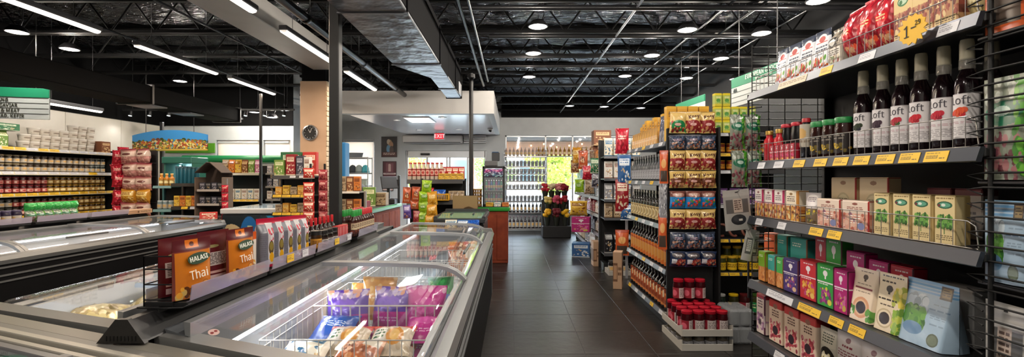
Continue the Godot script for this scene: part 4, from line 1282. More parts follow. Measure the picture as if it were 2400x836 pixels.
	for k in 3:
		var ln := MB.new()
		ln.box(Vector3(0, 0.045 - 0.04 * k, 0.008), Vector3(0.14, 0.012, 0.003))
		part("text_line", ln, mat("b8ccd8"), bs)

func leafy(seed_no: int, n: int, r: Vector3, size: float) -> MB:
	var g := RandomNumberGenerator.new()
	g.seed = seed_no
	var m := MB.new()
	for k in n:
		var d := Vector3(g.randfn(), g.randfn(), g.randfn()).normalized() * pow(g.randf(), 0.4)
		var p := d * r
		var a := Vector3(g.randfn(), g.randfn(), g.randfn()).normalized()
		var b := a.cross(Vector3(g.randfn(), g.randfn(), g.randfn())).normalized()
		var c := a.cross(b)
		var s := size * g.randf_range(0.6, 1.3)
		m.tri(p - a * s, p + b * s * 0.5, p + a * s, c, c, c)
		m.tri(p - a * s, p + a * s, p - b * s * 0.5, c, c, c)
	return m

func build_outside() -> void:
	var g := MB.new()
	g.span(Vector3(-40, -0.3, -BACK - 0.2), Vector3(40, -0.05, -70))
	struct("ground", g, grain("pavement", "b0aca4", "c4c0b8", 0.03, 128, 0.3, 0.9))
	var leaf := mat("7fa83a", 0.6)
	var leaf2 := mat("b9c83c", 0.6)
	var n := 0
	for q in [[1.6, 19.0, 1.7, leaf2, "yellow-green leafy tree outside the shop window"], [-4.6, 19.5, 1.9, leaf2, "yellow-green leafy tree left of the glass doors"], [-1.2, 30.0, 2.4, leaf, "green leafy tree far across the car park"], [4.8, 24.0, 2.4, leaf, "green leafy tree beyond the right window end"]]:
		var t := thing("street_tree", q[4], "tree", Vector3(q[0], -0.05, -q[1]))
		var tr := MB.new()
		tr.tube(PackedVector3Array([Vector3(0, 0, 0), Vector3(0.05, 1.0, 0.03), Vector3(-0.04, 2.2, 0)]), 0.09, 8)
		part("trunk", tr, mat("6a5440", 0.9), t)
		for k in 3:
			part("foliage", leafy(n * 10 + k, 2200, Vector3(0.9, 0.75, 0.9) * q[2] * 0.5, 0.07), q[3], t, Vector3(0.5 * sin(k * 2.1) * q[2] * 0.5, 1.5 + 0.45 * k, 0.4 * cos(k * 2.1)))
		n += 1
	# added beam and glowing bulbs stand in for the shop reflected in the glass
	var p := thing("reflection_beam", "added tan beam imitating the reflection in the right window", "beam", Vector3(1.6, 0, -15.6))
	var pm := MB.new()
	pm.bevel(Vector3(0, 2.46, 0), Vector3(6.2, 0.42, 0.24), 0.01)
	part("beam", pm, grain("reflection_tan", "c08a68", "cc9674", 0.05, 128, 2.0, 0.9), p)
	for x in [-2.9, 2.9]:
		var ps := MB.new()
		ps.bevel(Vector3(x, 1.1, 0), Vector3(0.2, 2.3, 0.2), 0.01)
		part("post", ps, mat("b8886a", 0.9), p)
	var rf := MB.new()
	rf.span(Vector3(-3.1, 2.68, -0.4), Vector3(3.1, 2.76, 1.25))
	part("roof", rf, mat("3a3432", 0.8), p)
	for k in 14:
		var b := thing("reflection_bulb", "small added glowing bulb imitating a lamp reflected in the right window", "bulb", Vector3(-1.0 + 0.4 * k, 2.5 + 0.05 * (k % 3), -15.42), 0.0, "bulbs imitating reflected lamps")  # added glowing stand-ins for shop lamps mirrored in the window glass
		var bm := MB.new()
		bm.lathe([[0.0, -0.05], [0.022, -0.035], [0.026, -0.015], [0.014, 0.01], [0.0, 0.02]], 10)
		part("globe", bm, glow("ffdca0", 5.0), b)
		var bc := MB.new()
		bc.lathe([[0.014, 0.008], [0.014, 0.04], [0.0, 0.04]], 10)
		part("socket", bc, mat("1c1c1c"), b)
	# building across the street
	var h := thing("building", "pale building with dark windows across the street", "building", Vector3(-3.0, -0.05, -44.0))
	var hm := MB.new()
	hm.bevel(Vector3(0, 3.0, 0), Vector3(30, 6.0, 8), 0.05)
	part("wall", hm, mat("d8cfc4", 0.9), h)
	var hr := MB.new()
	hr.bevel(Vector3(0, 6.15, 0), Vector3(30.6, 0.3, 8.6), 0.05)
	part("roof", hr, mat("9a7a64", 0.9), h)
	for k in 10:
		var w := MB.new()
		w.bevel(Vector3(-13 + 2.9 * k, 2.2, 4.02), Vector3(1.7, 1.9, 0.08), 0.02)
		var f := part("window", w, mat("8c98a0", 0.2), h)
		var gl := MB.new()
		gl.box(Vector3(-13 + 2.9 * k, 2.2, 4.07), Vector3(1.5, 1.7, 0.02))
		part("pane", gl, mat("4c6470", 0.1), f)

const SHEAR := 0.4

func freezer(called: String, label: String, xc: float, mirror: float, z0: float, shear: float, z1: float, bounds: Array) -> Node3D:
	# a chest freezer with curved glass lids; u runs from the ledge side (0) to the aisle side (1.18); z0 is the near end, z1 the far end
	var zr := -(z0 + z1) / 2.0
	var o := thing(called, label, "freezer", Vector3(xc + mirror * 0.66, 0, zr))
	var px := xc - o.position.x
	var near := 0.0
	var sh := shear
	# near end in local z for local x: world z = -z0 + shear * (X - xc)
	near = -z0 - zr + shear * (o.position.x - xc)
	var far := -z1 - zr
	var P := func(pts: Array) -> PackedVector2Array:
		var q := PackedVector2Array()
		for p in pts:
			q.append(Vector2(px + mirror * p[0], p[1]))
		return q
	var black := mat("0c0c0e", 0.6, 0.0, 0.25)
	var grey := mat("6d6f70", 0.35, 0.3)
	var pale := mat("b0b4b6", 0.5)
	var R := func(a: float, b: float, c: float, d: float) -> Array:
		return [[a, c], [b, c], [b, d], [a, d]]
	var add := func(n: String, pts: Array, m: Material, zn: float, zf: float, s: float) -> MeshInstance3D:
		var b := MB.new()
		b.prism(P.call(pts), zn, zf, s)
		return part(n, b, m, o)
	add.call("side_panel", R.call(1.12, 1.155, 0.1, 0.8), black, near, far, sh)
	add.call("kick_plate", R.call(0.1, 1.1, 0.0, 0.1), black, near, far, sh)
	add.call("base_tray", R.call(0.02, 1.12, 0.1, 0.3), black, near, far, sh)
	for y in [0.64, 0.69, 0.755]:
		add.call("bumper_strip", R.call(1.155, 1.168, y, y + 0.014), grey, near, far, sh)
	add.call("rail", [[1.1, 0.79], [1.17, 0.79], [1.182, 0.825], [1.166, 0.858], [1.125, 0.866], [1.1, 0.848]], mat("77797a", 0.32, 0.35), near, far, sh)
	add.call("rail_seal", R.call(1.08, 1.1, 0.79, 0.852), mat("2a2b2d", 0.5), near, far, sh)
	add.call("inner_wall", R.call(1.05, 1.09, 0.3, 0.845), pale, near - 0.02, far + 0.02, sh)
	add.call("inner_wall", R.call(0.22, 0.26, 0.3, 0.845), pale, near - 0.02, far + 0.02, sh)
	add.call("inner_floor", R.call(0.22, 1.09, 0.3, 0.31), pale, near - 0.02, far + 0.02, sh)
	add.call("back_wall", R.call(0.0, 0.03, 0.1, 0.9), black, near, far, sh)
	add.call("top_panel", [[0.05, 0.84], [0.262, 0.84], [0.27, 0.852], [0.19, 0.91], [0.05, 0.925]], mat("5c5f63", 0.35, 0.2), near - 0.04, far, sh)
	add.call("glass_track", [[0.175, 0.9], [0.2, 0.9], [0.2, 0.962], [0.165, 0.962]], mat("a2a5a7", 0.3, 0.6), near - 0.04, far, sh)
	var lm := MB.new()
	lm.prism(P.call(R.call(0.262, 0.276, 0.836, 0.85)), near - 0.12, far + 0.12, sh)
	part("led_strip", lm, glow("f2f6ff", 2.6), o)
	var len := absf(near - far) - 0.3
	var al := AreaLight3D.new()
	al.name = "lamp_light"
	al.area_size = Vector2(0.02, len)
	al.area_range = 20.0
	al.area_attenuation = 2.0
	al.light_energy = 1.1
	al.light_color = Color("eaf1ff")
	al.shadow_enabled = true
	al.position = Vector3(px + mirror * 0.285, 0.838, (near + far) / 2)
	# area light shines along -Z: turn it to face across the chest and a little down
	var dir := Vector3(mirror, -0.55, 0).normalized()
	var zax := -dir
	var yax := Vector3(0, 0, 1)
	al.basis = Basis(yax.cross(zax), yax, zax)
	o.add_child(al)
	for q in [[near, 1.0], [far, -1.0]]:
		var e := MB.new()
		var zz: float = q[0]
		var t: float = q[1]
		var s: float = sh if t > 0 else 0.0
		e.prism(P.call(R.call(0.05, 1.16, 0.1, 0.86)), maxf(zz, zz - t * 0.05), minf(zz, zz - t * 0.05))
		for k in e.v.size():
			e.v[k].z += s * e.v[k].x
		part("end_wall", e, mat("6a6c6e", 0.45), o)
		var r := MB.new()
		r.prism(P.call([[0.05, 0.86], [1.168, 0.86], [1.15, 0.895], [0.05, 0.91]]), maxf(zz, zz - t * 0.09), minf(zz, zz - t * 0.09))
		for k in r.v.size():
			r.v[k].z += s * r.v[k].x
		part("end_rail", r, mat("7d7d7b", 0.32, 0.35), o)
	# lids
	var prof := [[0.19, 0.958], [0.5, 0.955], [0.8, 0.948], [0.92, 0.94], [0.99, 0.925], [1.04, 0.902], [1.08, 0.872], [1.1, 0.85]]
	var line: PackedVector2Array = P.call(prof)
	var clear := glass("9fb0b0", 0.03, 0.02)
	clear.metallic_specular = 0.36
	for k in bounds.size() - 1:
		var za: float = -bounds[k] - zr
		var zb: float = -bounds[k + 1] - zr
		var g := MB.new()
		var zn: float = za if k > 0 else near - 0.06
		var s0: float = 0.0 if k > 0 else sh
		for th in [0.0, -0.005]:
			g.grid(28, 1, func(u: float, v: float):
				var q := curve_at(line, u if (mirror > 0.0) == (th == 0.0) else 1.0 - u)
				return Vector3(q.x, q.y + th, lerpf(zb, zn + s0 * q.x, v)))
		var lid := part("glass_lid", g, clear, o)
		for z in ([za - 0.021, zb + 0.021] if k > 0 else [zb + 0.021]):
			var f := MB.new()
			f.sheet(line, 0.024, z + 0.018, z - 0.018)
			part("lid_frame", f, mat("8a8c8e", 0.4, 0.2), lid)
		if k > 0:
			var hd := MB.new()
			hd.bevel(Vector3(px + mirror * 1.03, 0.925, (za + zb) / 2), Vector3(0.02, 0.02, 0.5), 0.005)
			part("lid_handle", hd, mat("5c5e60", 0.35, 0.3), lid)
	return o

func curve_at(line: PackedVector2Array, u: float) -> Vector2:
	# smooth point on the lid profile
	var f := u * (line.size() - 1)
	var k := mini(int(f), line.size() - 2)
	var a := line[maxi(k - 1, 0)]
	var d := line[mini(k + 2, line.size() - 1)]
	return line[k].cubic_interpolate(line[k + 1], a, d, f - k)

func ledge(called: String, label: String, xc: float, z0: float, z1: float) -> void:
	var o := thing(called, label, "ledge", Vector3(xc, 0.93, -(z0 + z1) / 2))
	var h := (z1 - z0) / 2.0
	var m := MB.new()
	m.prism(PackedVector2Array([Vector2(-0.085, -0.02), Vector2(0.075, -0.02), Vector2(0.016, 0.058), Vector2(-0.02, 0.058)]), h - 0.02, -h)
	part("beam", m, mat("1b1b1d", 0.4), o)
	var c := MB.new()
	c.prism(PackedVector2Array([Vector2(-0.092, -0.022), Vector2(0.082, -0.022), Vector2(0.02, 0.064), Vector2(-0.024, 0.064)]), h, h - 0.02)
	part("end_cap", c, mat("1a1816", 0.4), o)
	for k in 9:
		var s := MB.new()
		s.box(Vector3(-0.056 + 0.013 * k, -0.004, h + 0.001), Vector3(0.005, 0.018, 0.003))
		part("vent_slot", s, mat("060606", 0.6), o)
	var st := MB.new()
	st.bevel(Vector3(0.0, 0.045, 0), Vector3(0.05, 0.05, 2 * h - 0.3), 0.004)
	part("shelf_spine", st, mat("101011", 0.4), o)

func ledge_tray(label: String, xc: float, z0: float, z1: float, wire: bool, side := 1.0) -> Node3D:
	# shallow shelf on the ledge with a clear strip towards the aisle
	var o := thing("ledge_tray", label, "tray", Vector3(xc + side * 0.045, 0.995, -(z0 + z1) / 2), 0.0, "trays along the freezer ledge")
	var h := (z1 - z0) / 2.0
	var m := MB.new()
	m.bevel(Vector3(0, 0.012, 0), Vector3(0.17, 0.02, 2 * h), 0.003)
	part("base", m, mat("141416", 0.45), o)
	var s := MB.new()
	s.sheet(PackedVector2Array([Vector2(side * 0.075, 0.02), Vector2(side * 0.092, 0.026), Vector2(side * 0.1, 0.086)]), 0.004, h - 0.005, -h + 0.005)
	part("clear_strip", s, glass("a9a2b4", 0.5, 0.08), o)
	for d in [1.0, -1.0]:
		var b := MB.new()
		b.sheet(PackedVector2Array([Vector2(-side * 0.08, 0.02), Vector2(-side * 0.08, 0.07)]), 0.004, h - 0.005, -h + 0.005)
		if d > 0:
			part("back_strip", b, glass("a9a2b4", 0.5, 0.08), o)
	if wire:
		var w := MB.new()
		for y in [0.03, 0.09, 0.15, 0.2]:
			w.rod(Vector3(-0.085, y, h), Vector3(-0.085, y, -h), 0.0028, 5)
			w.rod(Vector3(-0.085, y, h), Vector3(0.03, y, h), 0.0028, 5)
		for x in [-0.085, 0.03]:
			w.rod(Vector3(x, 0.0, h), Vector3(x, 0.2, h), 0.0028, 5)
		for k in 7:
			var z := h - 2 * h * k / 6.0
			w.rod(Vector3(-0.085, 0.0, z), Vector3(-0.085, 0.2, z), 0.0028, 5)
		w.tube(PackedVector3Array([Vector3(-0.1, 0.0, h - 0.02), Vector3(-0.095, 0.005, h + 0.02), Vector3(0.0, 0.005, h + 0.03), Vector3(0.08, 0.005, h + 0.02), Vector3(0.085, 0.01, h - 0.02)]), 0.004, 6)
		part("wire_frame", w, mat("17171a", 0.4, 0.3), o)
	return o

func clip_tag(parent: Node3D, dz: String, at: Vector3, turn: float, w := 0.075, h := 0.036, tilt := 0.0) -> void:
	var key := "tag %s %s %s" % [dz, w, h]
	if not meshes.has(key):
		var m := MB.new()
		m.box(Vector3(0, 0, 0), Vector3(w, h, 0.0012))
		var r: Rect2 = designs[dz]
		for k in m.t.size():
			var p := m.v[k]
			m.t[k] = r.position + r.size * Vector2(p.x / w + 0.5, 0.5 - p.y / h)
		meshes[key] = m.done()
	var o := part("price_tag", meshes[key], paper, parent, at)
	o.rotation = Vector3(tilt, turn, 0)

func build_freezers() -> void:
	var a := freezer("chest_freezer", "long black chest freezer with curved glass lids beside the open aisle", -1.4, 1.0, 1.87, SHEAR, 6.0, [1.6, 3.15, 4.9, 5.95])
	var b := freezer("chest_freezer", "black chest freezer behind the ledge holding foil and meat packs", -1.4, -1.0, 1.87, SHEAR, 6.0, [2.4, 3.6, 4.8, 5.95])
	freezer("chest_freezer", "black chest freezer across the left aisle with lit glass lids", -5.37, 1.0, 3.0, 0.0, 7.2, [3.0, 4.3, 5.75, 7.15])
	freezer("chest_freezer", "black chest freezer beside the jar shelves on the left wall", -5.37, -1.0, 3.0, 0.0, 7.2, [3.0, 4.3, 5.75, 7.15])
	ledge("freezer_ledge", "black ridge between the two near chest freezers", -1.4, 1.76, 4.95)
	ledge("freezer_ledge", "black ridge between the two far left chest freezers", -5.37, 3.0, 7.19)
	# slanted freezer that closes the near end of the pair; its top frame crosses the lower left corner
	var e := thing("end_freezer", "grey-railed chest freezer across the near end of the freezer pair", "freezer", Vector3(-1.4, 0, -1.85), -atan(SHEAR))
	var bars := [[0.02, 0.09, 0.885, 0.9, "8b887f"], [0.095, 0.135, 0.885, 0.905, "83817c"], [0.14, 0.17, 0.88, 0.912, "b9b5aa"], [0.172, 0.186, 0.86, 0.89, "2e2e2f"], [0.188, 0.215, 0.875, 0.905, "aeaaa0"], [0.217, 0.25, 0.87, 0.9, "77777a"]]
	for q in bars:
		var m := MB.new()
		m.bevel(Vector3(-0.1, (q[2] + q[3]) / 2, (q[0] + q[1]) / 2), Vector3(3.4, q[3] - q[2], q[1] - q[0]), 0.003)
		part("frame_rail", m, mat(q[4], 0.3, 0.3), e)
	var body := MB.new()
	body.bevel(Vector3(-0.1, 0.42, 0.42), Vector3(3.4, 0.84, 0.78), 0.01)
	part("body", body, mat("111113", 0.4), e)
	var liner := MB.new()
	liner.bevel(Vector3(-0.1, 0.855, 0.5), Vector3(3.3, 0.03, 0.5), 0.004)
	part("liner", liner, mat("8d8f92", 0.4, 0.2), e)
	for x in [-1.78, -0.02, 1.5]:
		var cb := MB.new()
		cb.bevel(Vector3(x, 0.895, 0.5), Vector3(0.05, 0.022, 0.58), 0.004)
		part("cross_bar", cb, mat("6f6f70", 0.3, 0.3), e)
	for q in [[-0.9, 1.7], [0.74, 1.45]]:
		var gl := MB.new()
		gl.box(Vector3(q[0], 0.893, 0.51), Vector3(q[1], 0.005, 0.5))
		part("glass_lid", gl, glass("9fb0b0", 0.03, 0.02), e)
	# warning mark printed on the inner ledge of the near freezer
	var w := MB.new()
	w.disc(Vector3(0, 0.0008, 0), 0.022, Vector3.UP, 20)
	var wd := part("warning_mark", w, mat("c8a8a0", 0.5), a, Vector3(-1.155, 0.905, -1.9) - a.position)
	wd.scale = Vector3(0.8, 1, 1.3)
	wd.rotation.z = -0.52
	for k in 2:
		var w2 := MB.new()
		w2.disc(Vector3(0, 0.0016, -0.009 + 0.018 * k), 0.007, Vector3.UP, 14)
		part("warning_dot", w2, mat("7c1c1c", 0.5), wd)

func shelf_unit(called: String, label: String, category: String, at: Vector3, turn: float, w: float, depth: float, height: float, levels: Array, o_in := {}) -> Node3D:
	# front faces +Z at z = 0, back at z = -depth; levels: heights of the shelf tops
	var opt := {"metal": "17181a", "lip": "3b3f48", "lip_h": 0.032, "back": true, "fence": [], "tilt": 0.25, "lip_metal": 0.4, "base": true, "posts": true}
	opt.merge(o_in, true)
	var o := thing(called, label, category, at, turn)
	var dark := mat(opt.metal, 0.45)
	if opt.back:
		var b := MB.new()
		b.box(Vector3(0, height / 2, -depth + 0.01), Vector3(w, height, 0.02))
		part("back_panel", b, mat("0f0f11", 0.6), o)
	if opt.posts:
		for s in [-1.0, 1.0]:
			var u := MB.new()
			u.bevel(Vector3(s * (w / 2 + 0.006), height / 2, -depth + 0.03), Vector3(0.03, height, 0.06), 0.003)
			part("upright", u, dark, o)
	if opt.base:
		var k := MB.new()
		k.bevel(Vector3(0, 0.06, -depth / 2 - 0.01), Vector3(w, 0.12, depth - 0.04), 0.004)
		part("kick_base", k, dark, o)
	var n := 0
	for y in levels:
		var m := MB.new()
		m.bevel(Vector3(0, y - 0.011, -depth / 2), Vector3(w - 0.006, 0.022, depth - 0.02), 0.003)
		var s := part("shelf", m, dark, o)
		var lh: float = opt.lip_h
		var l := MB.new()
		l.prism(PackedVector2Array([Vector2(-0.012, 0.004), Vector2(0.0, 0.004), Vector2(0.012, -lh * 0.92), Vector2(0.008, -lh), Vector2(-0.002, -lh)]), w / 2 - 0.004, -w / 2 + 0.004)
		for i in l.v.size():
			l.v[i] = Vector3(l.v[i].z, y + l.v[i].y, l.v[i].x)
			l.n[i] = Vector3(l.n[i].z, l.n[i].y, l.n[i].x)
		for i in range(0, l.i.size(), 3):
			var t := l.i[i + 1]
			l.i[i + 1] = l.i[i + 2]
			l.i[i + 2] = t
		part("price_rail", l, mat(opt.lip, 0.35, opt.lip_metal), s)
		if not opt.posts:
			pass
		if n < opt.fence.size() and opt.fence[n] > 0.0:
			var fh: float = opt.fence[n]
			var f := MB.new()
			var hw := w / 2 - 0.03
			f.tube(PackedVector3Array([Vector3(-hw, y + 0.004, -0.02), Vector3(-hw, y + fh - 0.012, -0.02), Vector3(-hw + 0.012, y + fh, -0.02), Vector3(hw - 0.03, y + fh, -0.02), Vector3(hw - 0.008, y + fh - 0.012, -0.02), Vector3(hw, y + 0.01, -0.02)]), 0.0018, 5)
			f.rod(Vector3(-hw, y + 0.006, -0.02), Vector3(hw, y + 0.006, -0.02), 0.0018, 5)
			var c := int(2 * hw / 0.036)
			for i in range(1, c):
				var x := -hw + 2 * hw * i / c
				f.rod(Vector3(x, y + 0.006, -0.02), Vector3(x, y + fh, -0.02), 0.0013, 4)
			part("wire_fence", f, mat("9c9894", 0.3, 0.8), s)
		n += 1
	return o

func shelf_tag(unit: Node3D, n: int, dz: String, x: float, w := 0.07, h := 0.03) -> void:
	# price tag in the rail of the n-th shelf (a piece of that shelf)
	var k := 0
	for c in unit.get_children():
		if c.name.begins_with("shelf"):
			if k == n:
				var r := c.get_child(0) as MeshInstance3D
				var box := r.mesh.get_aabb()
				clip_tag(c, dz, Vector3(x, box.end.y - 0.02, 0.0075), 0.0, w, h, -0.32)
				return
			k += 1

func on(unit: Node3D, p: Vector3) -> Vector3:
	return unit.transform * p

func stand(unit: Node3D, p: Node3D, called: String, label: String, category: String, group: String, at: Vector3, turn := 0.0, tilt := 0.0, grow := 1.0) -> Node3D:
	return put(p, called, label, category, group, on(unit, at), unit.rotation.y + turn, tilt, grow)

func wire_panel(w: float, h: float, dy: float, dx: float, r: float) -> MB:
	var m := MB.new()
	var y := 0.0
	while y <= h + 0.001:
		m.rod(Vector3(-w / 2, y, 0), Vector3(w / 2, y, 0), r, 4)
		y += dy
	var n := maxi(1, roundi(w / dx))
	for k in n + 1:
		m.rod(Vector3(-w / 2 + w * k / n, 0, r * 1.5), Vector3(-w / 2 + w * k / n, h, r * 1.5), r * 1.2, 4)
	return m

func build_right_shelving() -> void:
	var zc := 1.79
	var g := shelf_unit("gondola_shelf", "tall black shelving beside the aisle with syrup bottles and tea boxes", "shelf", Vector3(1.15, 0, -zc), -PI / 2, 1.18, 0.42, 2.15, [0.3, 0.757, 1.01, 1.316, 1.575, 1.908], {"fence": [0, 0, 0, 0.075, 0.085, 0.072], "lip_h": 0.034})
	var X := func(px: float, d: float) -> float:
		return zc - F * (1.15 + d) / (px - 1200.0)
	# black end plate at the near end, wire panel at the far end
	var ep := MB.new()
	ep.bevel(Vector3(0.605, 1.1, -0.275), Vector3(0.014, 2.2, 0.36), 0.003)
	part("end_plate", ep, mat("101012", 0.45), g)
	var fp := wire_panel(0.4, 1.9, 0.035, 0.08, 0.0022)
	var fpn := part("wire_end_panel", fp, mat("101011", 0.5), g, Vector3(-0.605, 0.25, -0.22))
	fpn.rotation.y = PI / 2
	# price tags: [shelf, px, design]
	for q in [[5, 1860, "tag_cream", 0.2], [5, 1941, "tag_yellow", 0.055], [5, 2037, "tag_white", 0.06], [5, 2228, "tag_white", 0.05], [4, 1788, "tag_white", 0.05], [4, 1829, "tag_white", 0.06], [4, 1877, "tag_yellow", 0.06], [4, 1927, "tag_yellow", 0.06], [4, 1975, "tag_yellow", 0.06], [4, 2024, "tag_yellow", 0.058], [4, 2080, "tag_yellow", 0.06], [4, 2137, "tag_yellow", 0.058], [4, 2200, "tag_yellow", 0.06], [3, 1783, "tag_white", 0.05], [3, 1836, "tag_white", 0.05], [3, 1917, "tag_yellow", 0.065], [3, 1960, "tag_yellow", 0.06], [2, 1830, "tag_white", 0.2], [2, 1900, "tag_yellow", 0.14], [2, 1964, "tag_yellow", 0.062], [2, 2013, "tag_yellow", 0.062], [1, 1830, "tag_white", 0.06], [1, 1900, "tag_yellow", 0.06]]:
		shelf_tag(g, q[0], q[2], X.call(q[1], 0.0), q[3] * (1.22 if q[3] < 0.1 else 1.0), 0.03)
	# --- top shelf
	var y := 1.91
	for q in [[1832, 0], [1860, 0], [1891, 0], [1925, 0]]:
		stand(g, bag("mix_pack", 0.09, 0.168, 0.05, "wedge"), "vegetable_mix_pack", ORD[int((q[0] - 1815) / 30)] + " grey vegetable mix pack counted from the wire end panel", "food pack", "vegetable mix packs on the top shelf", Vector3(X.call(q[0], 0.06), y, -0.07), rng.randf_range(-0.05, 0.05))
	stand(g, bag("nut_pack", 0.1, 0.15, 0.06, "brick"), "nut_mix_pack", "dull brown clear-topped pack between the vegetable mixes and red bags", "food pack", "", Vector3(X.call(1966, 0.06), y, -0.075))
	var sn := 0
	for q in [[2012, 0.08, 0.19], [2055, 0.08, 0.2], [2095, 0.09, 0.2]]:
		stand(g, bag("red_bag", 0.105, q[2], 0.09, "pillow", sn), "red_foil_bag", ORD[sn] + " crumpled red foil bag counted from the nut pack", "food bag", "red foil bags on the top shelf", Vector3(X.call(q[0], q[1]), y, -q[1]), rng.randf_range(-0.2, 0.2))
		sn += 1
	stand(g, bag("red_bag", 0.12, 0.2, 0.1, "pillow", 9), "red_foil_bag", "crumpled red foil bag standing behind the front three", "food bag", "red foil bags on the top shelf", Vector3(X.call(2070, 0.2), y + 0.02, -0.22), 0.3)
	for q in [2135, 2182, 2236]:
		stand(g, carton("tan_carton", 0.076, 0.165, 0.06), "grain_carton", ORD[int((q - 2120) / 45)] + " tan grain carton counted from the red foil bags", "carton", "tan grain cartons on the top shelf", Vector3(X.call(q, 0.07), y, -0.075))
	stand(g, bag("foil_pack", 0.09, 0.15, 0.06, "pillow", 2), "snack_bag", "khaki foil bag at the end of the top shelf", "food bag", "", Vector3(X.call(2300, 0.1), y, -0.1))
	# star price sign
	var st := thing("price_star", "yellow starburst price sign hand-lettered 1.29 on the top shelf rail", "price sign", on(g, Vector3(X.call(2163, 0.0), 1.917, 0.03)), -PI / 2 - 0.05)
	var pts := PackedVector2Array()
	for k in 28:
		var a := TAU * k / 28.0
		var r := (1.0 if k % 2 == 0 else 0.8) + 0.06 * sin(k * 2.7)
		pts.append(Vector2(cos(a) * 0.056 * r, sin(a) * 0.044 * r))
	var sm := MB.new()
	sm.prism(pts, 0.001, -0.001)
	part("card", sm, mat("e2b012", 0.5), st)
	part("lettering", lettering("1", 0.034, 0.001, 0.0, "Droid Serif", 400), mat("1c160c"), st, Vector3(-0.02, -0.003, 0.0016))
	part("lettering", lettering("29", 0.014, 0.001, 0.0, "Droid Serif", 400), mat("1c160c"), st, Vector3(0.022, 0.014, 0.0016))
	var ul := MB.new()
	ul.box(Vector3(0.006, 0.004, 0.0016), Vector3(0.018, 0.003, 0.001))
	part("lettering", ul, mat("1c160c"), st)
	# --- syrup bottles
	y = 1.577
	var wine := mat("170c10", 0.12)
	var cream := mat("b9b299", 0.4)
	var fruit := [["24301c", "1c2030"], ["3a2434", "2c1c2c"], ["b02438", "3c5a2c"], ["c01c2c", "a01424"], ["b81830", "90142c"], ["d04a20", "c0202c"]]
	var names := ["dark green berries", "dark purple plums", "red currants with a green leaf", "red strawberries", "crimson raspberries", "orange-red peaches"]
	var pxs := [2020, 2065, 2110, 2155, 2208, 2262]
	for k in 6:
		var b := thing("syrup_bottle", "dark syrup bottle with cream cap, its white label showing " + names[k], "bottle", on(g, Vector3(X.call(pxs[k], 0.07), y, -0.075)), -PI / 2 + 0.2, "syrup bottles")
		syrup(b, wine, cream, fruit[k])
		if k != 2:
			var c := thing("syrup_bottle", "dark syrup bottle with cream cap in the second row behind the first", "bottle", on(g, Vector3(X.call(pxs[k], 0.07) - 0.012, y, -0.155)), -PI / 2, "syrup bottles of the second row")
			syrup(c, wine, cream, fruit[k], false)
	# left half of that shelf
	for q in [[1801, "gold"], [1825, "gold"]]:
		stand(g, bottle("ketchup", 0.145, 0.024, mat("b01c28", 0.25), mat("a8843c", 0.35, 0.5), "", 0.62, 0.66, 0.1, 0.5, 14, 0.13), "sauce_bottle", "small red sauce bottle with a gold cap beside the " + ("wire end panel" if q[0] < 1810 else "black jars"), "bottle", "red sauce bottles with gold caps", Vector3(X.call(q[0], 0.05), y, -0.055))
	for q in [1845, 1869]:
		stand(g, jar("blackjar", 0.165, 0.03, mat("121214", 0.2), mat("b02434", 0.35), "", 0.1, 0.9), "dark_jar", "black jar with a flat red lid next to the red sauce bottles", "jar", "black jars with red lids", Vector3(X.call(q, 0.08), y, -0.085))
	for k in 5:
		stand(g, carton("berry_crimson", 0.036, 0.07, 0.03), "sauce_box", "tiny red and white box behind the wire fence", "box", "tiny red boxes behind the fence", Vector3(X.call(1816 + 12 * k, 0.035), y, -0.035))
	stand(g, bottle("whitecap", 0.17, 0.024, mat("1c1c22", 0.2), mat("a8242c", 0.4), "white_label", 0.6, 0.7, 0.3, 0.85), "sauce_bottle", "dark bottle with a tall pale label and red cap", "bottle", "", Vector3(X.call(1890, 0.06), y, -0.06))
	for q in [1913, 1941, 1971]:
		stand(g, jar("greencap", 0.148, 0.03, mat("2a1512", 0.12), mat("1e7a3c", 0.4), "flower_label", 0.15, 0.9), "coffee_jar", ORD[2 - int((q - 1905) / 28)] + " green-lidded jar with yellow label counted from the syrup bottles", "jar", "green-lidded jars", Vector3(X.call(q, 0.06), y, -0.07))
	stand(g, jar("greencap", 0.148, 0.03, mat("2a1512", 0.12), mat("1e7a3c", 0.4), "flower_label", 0.15, 0.9), "coffee_jar", "dark jar with a bright green lid half hidden behind the syrup bottles", "jar", "", Vector3(X.call(1990, 0.12), y, -0.13))
	# --- third shelf
	y = 1.318
	for q in [[1789, 0], [1813, 0], [1837, 0]]:
		stand(g, carton("fruit_carton_pink", 0.066, 0.13, 0.045), "fruit_tea_carton", ORD[int((q[0] - 1780) / 24)] + " white and pink fruit tea carton counted from the wire end panel", "carton", "pink fruit tea cartons", Vector3(X.call(q[0], 0.06), y, -0.06), 0.12)
	stand(g, carton("fruit_carton_orange", 0.08, 0.13, 0.05), "fruit_tea_carton", "cream and orange fruit tea carton beside the pink ones", "carton", "", Vector3(X.call(1869, 0.06), y, -0.06), 0.12)
	stand(g, bag("round_pouch", 0.085, 0.125, 0.04, "pouch"), "seed_pouch", "round-topped grey pouch with dark seeds", "pouch", "", Vector3(X.call(1907, 0.06), y, -0.06), 0.1)
	for q in [1955, 2019]:
		stand(g, carton("muesli_carton", 0.118, 0.105, 0.05), "muesli_carton", "pale pink muesli carton beside the " + ("round-topped pouch" if q < 2000 else "herb cartons"), "carton", "pale pink muesli cartons", Vector3(X.call(q, 0.06), y, -0.06), 0.1)
	for q in [[1990, 0.15], [2062, 0.15]]:
		stand(g, carton("kraft_carton", 0.125, 0.185, 0.05), "kraft_carton", "tall kraft and red carton behind the " + ("first" if q[0] < 2000 else "second") + " muesli carton", "carton", "tall kraft cartons", Vector3(X.call(q[0], q[1]), y, -q[1]), 0.1)
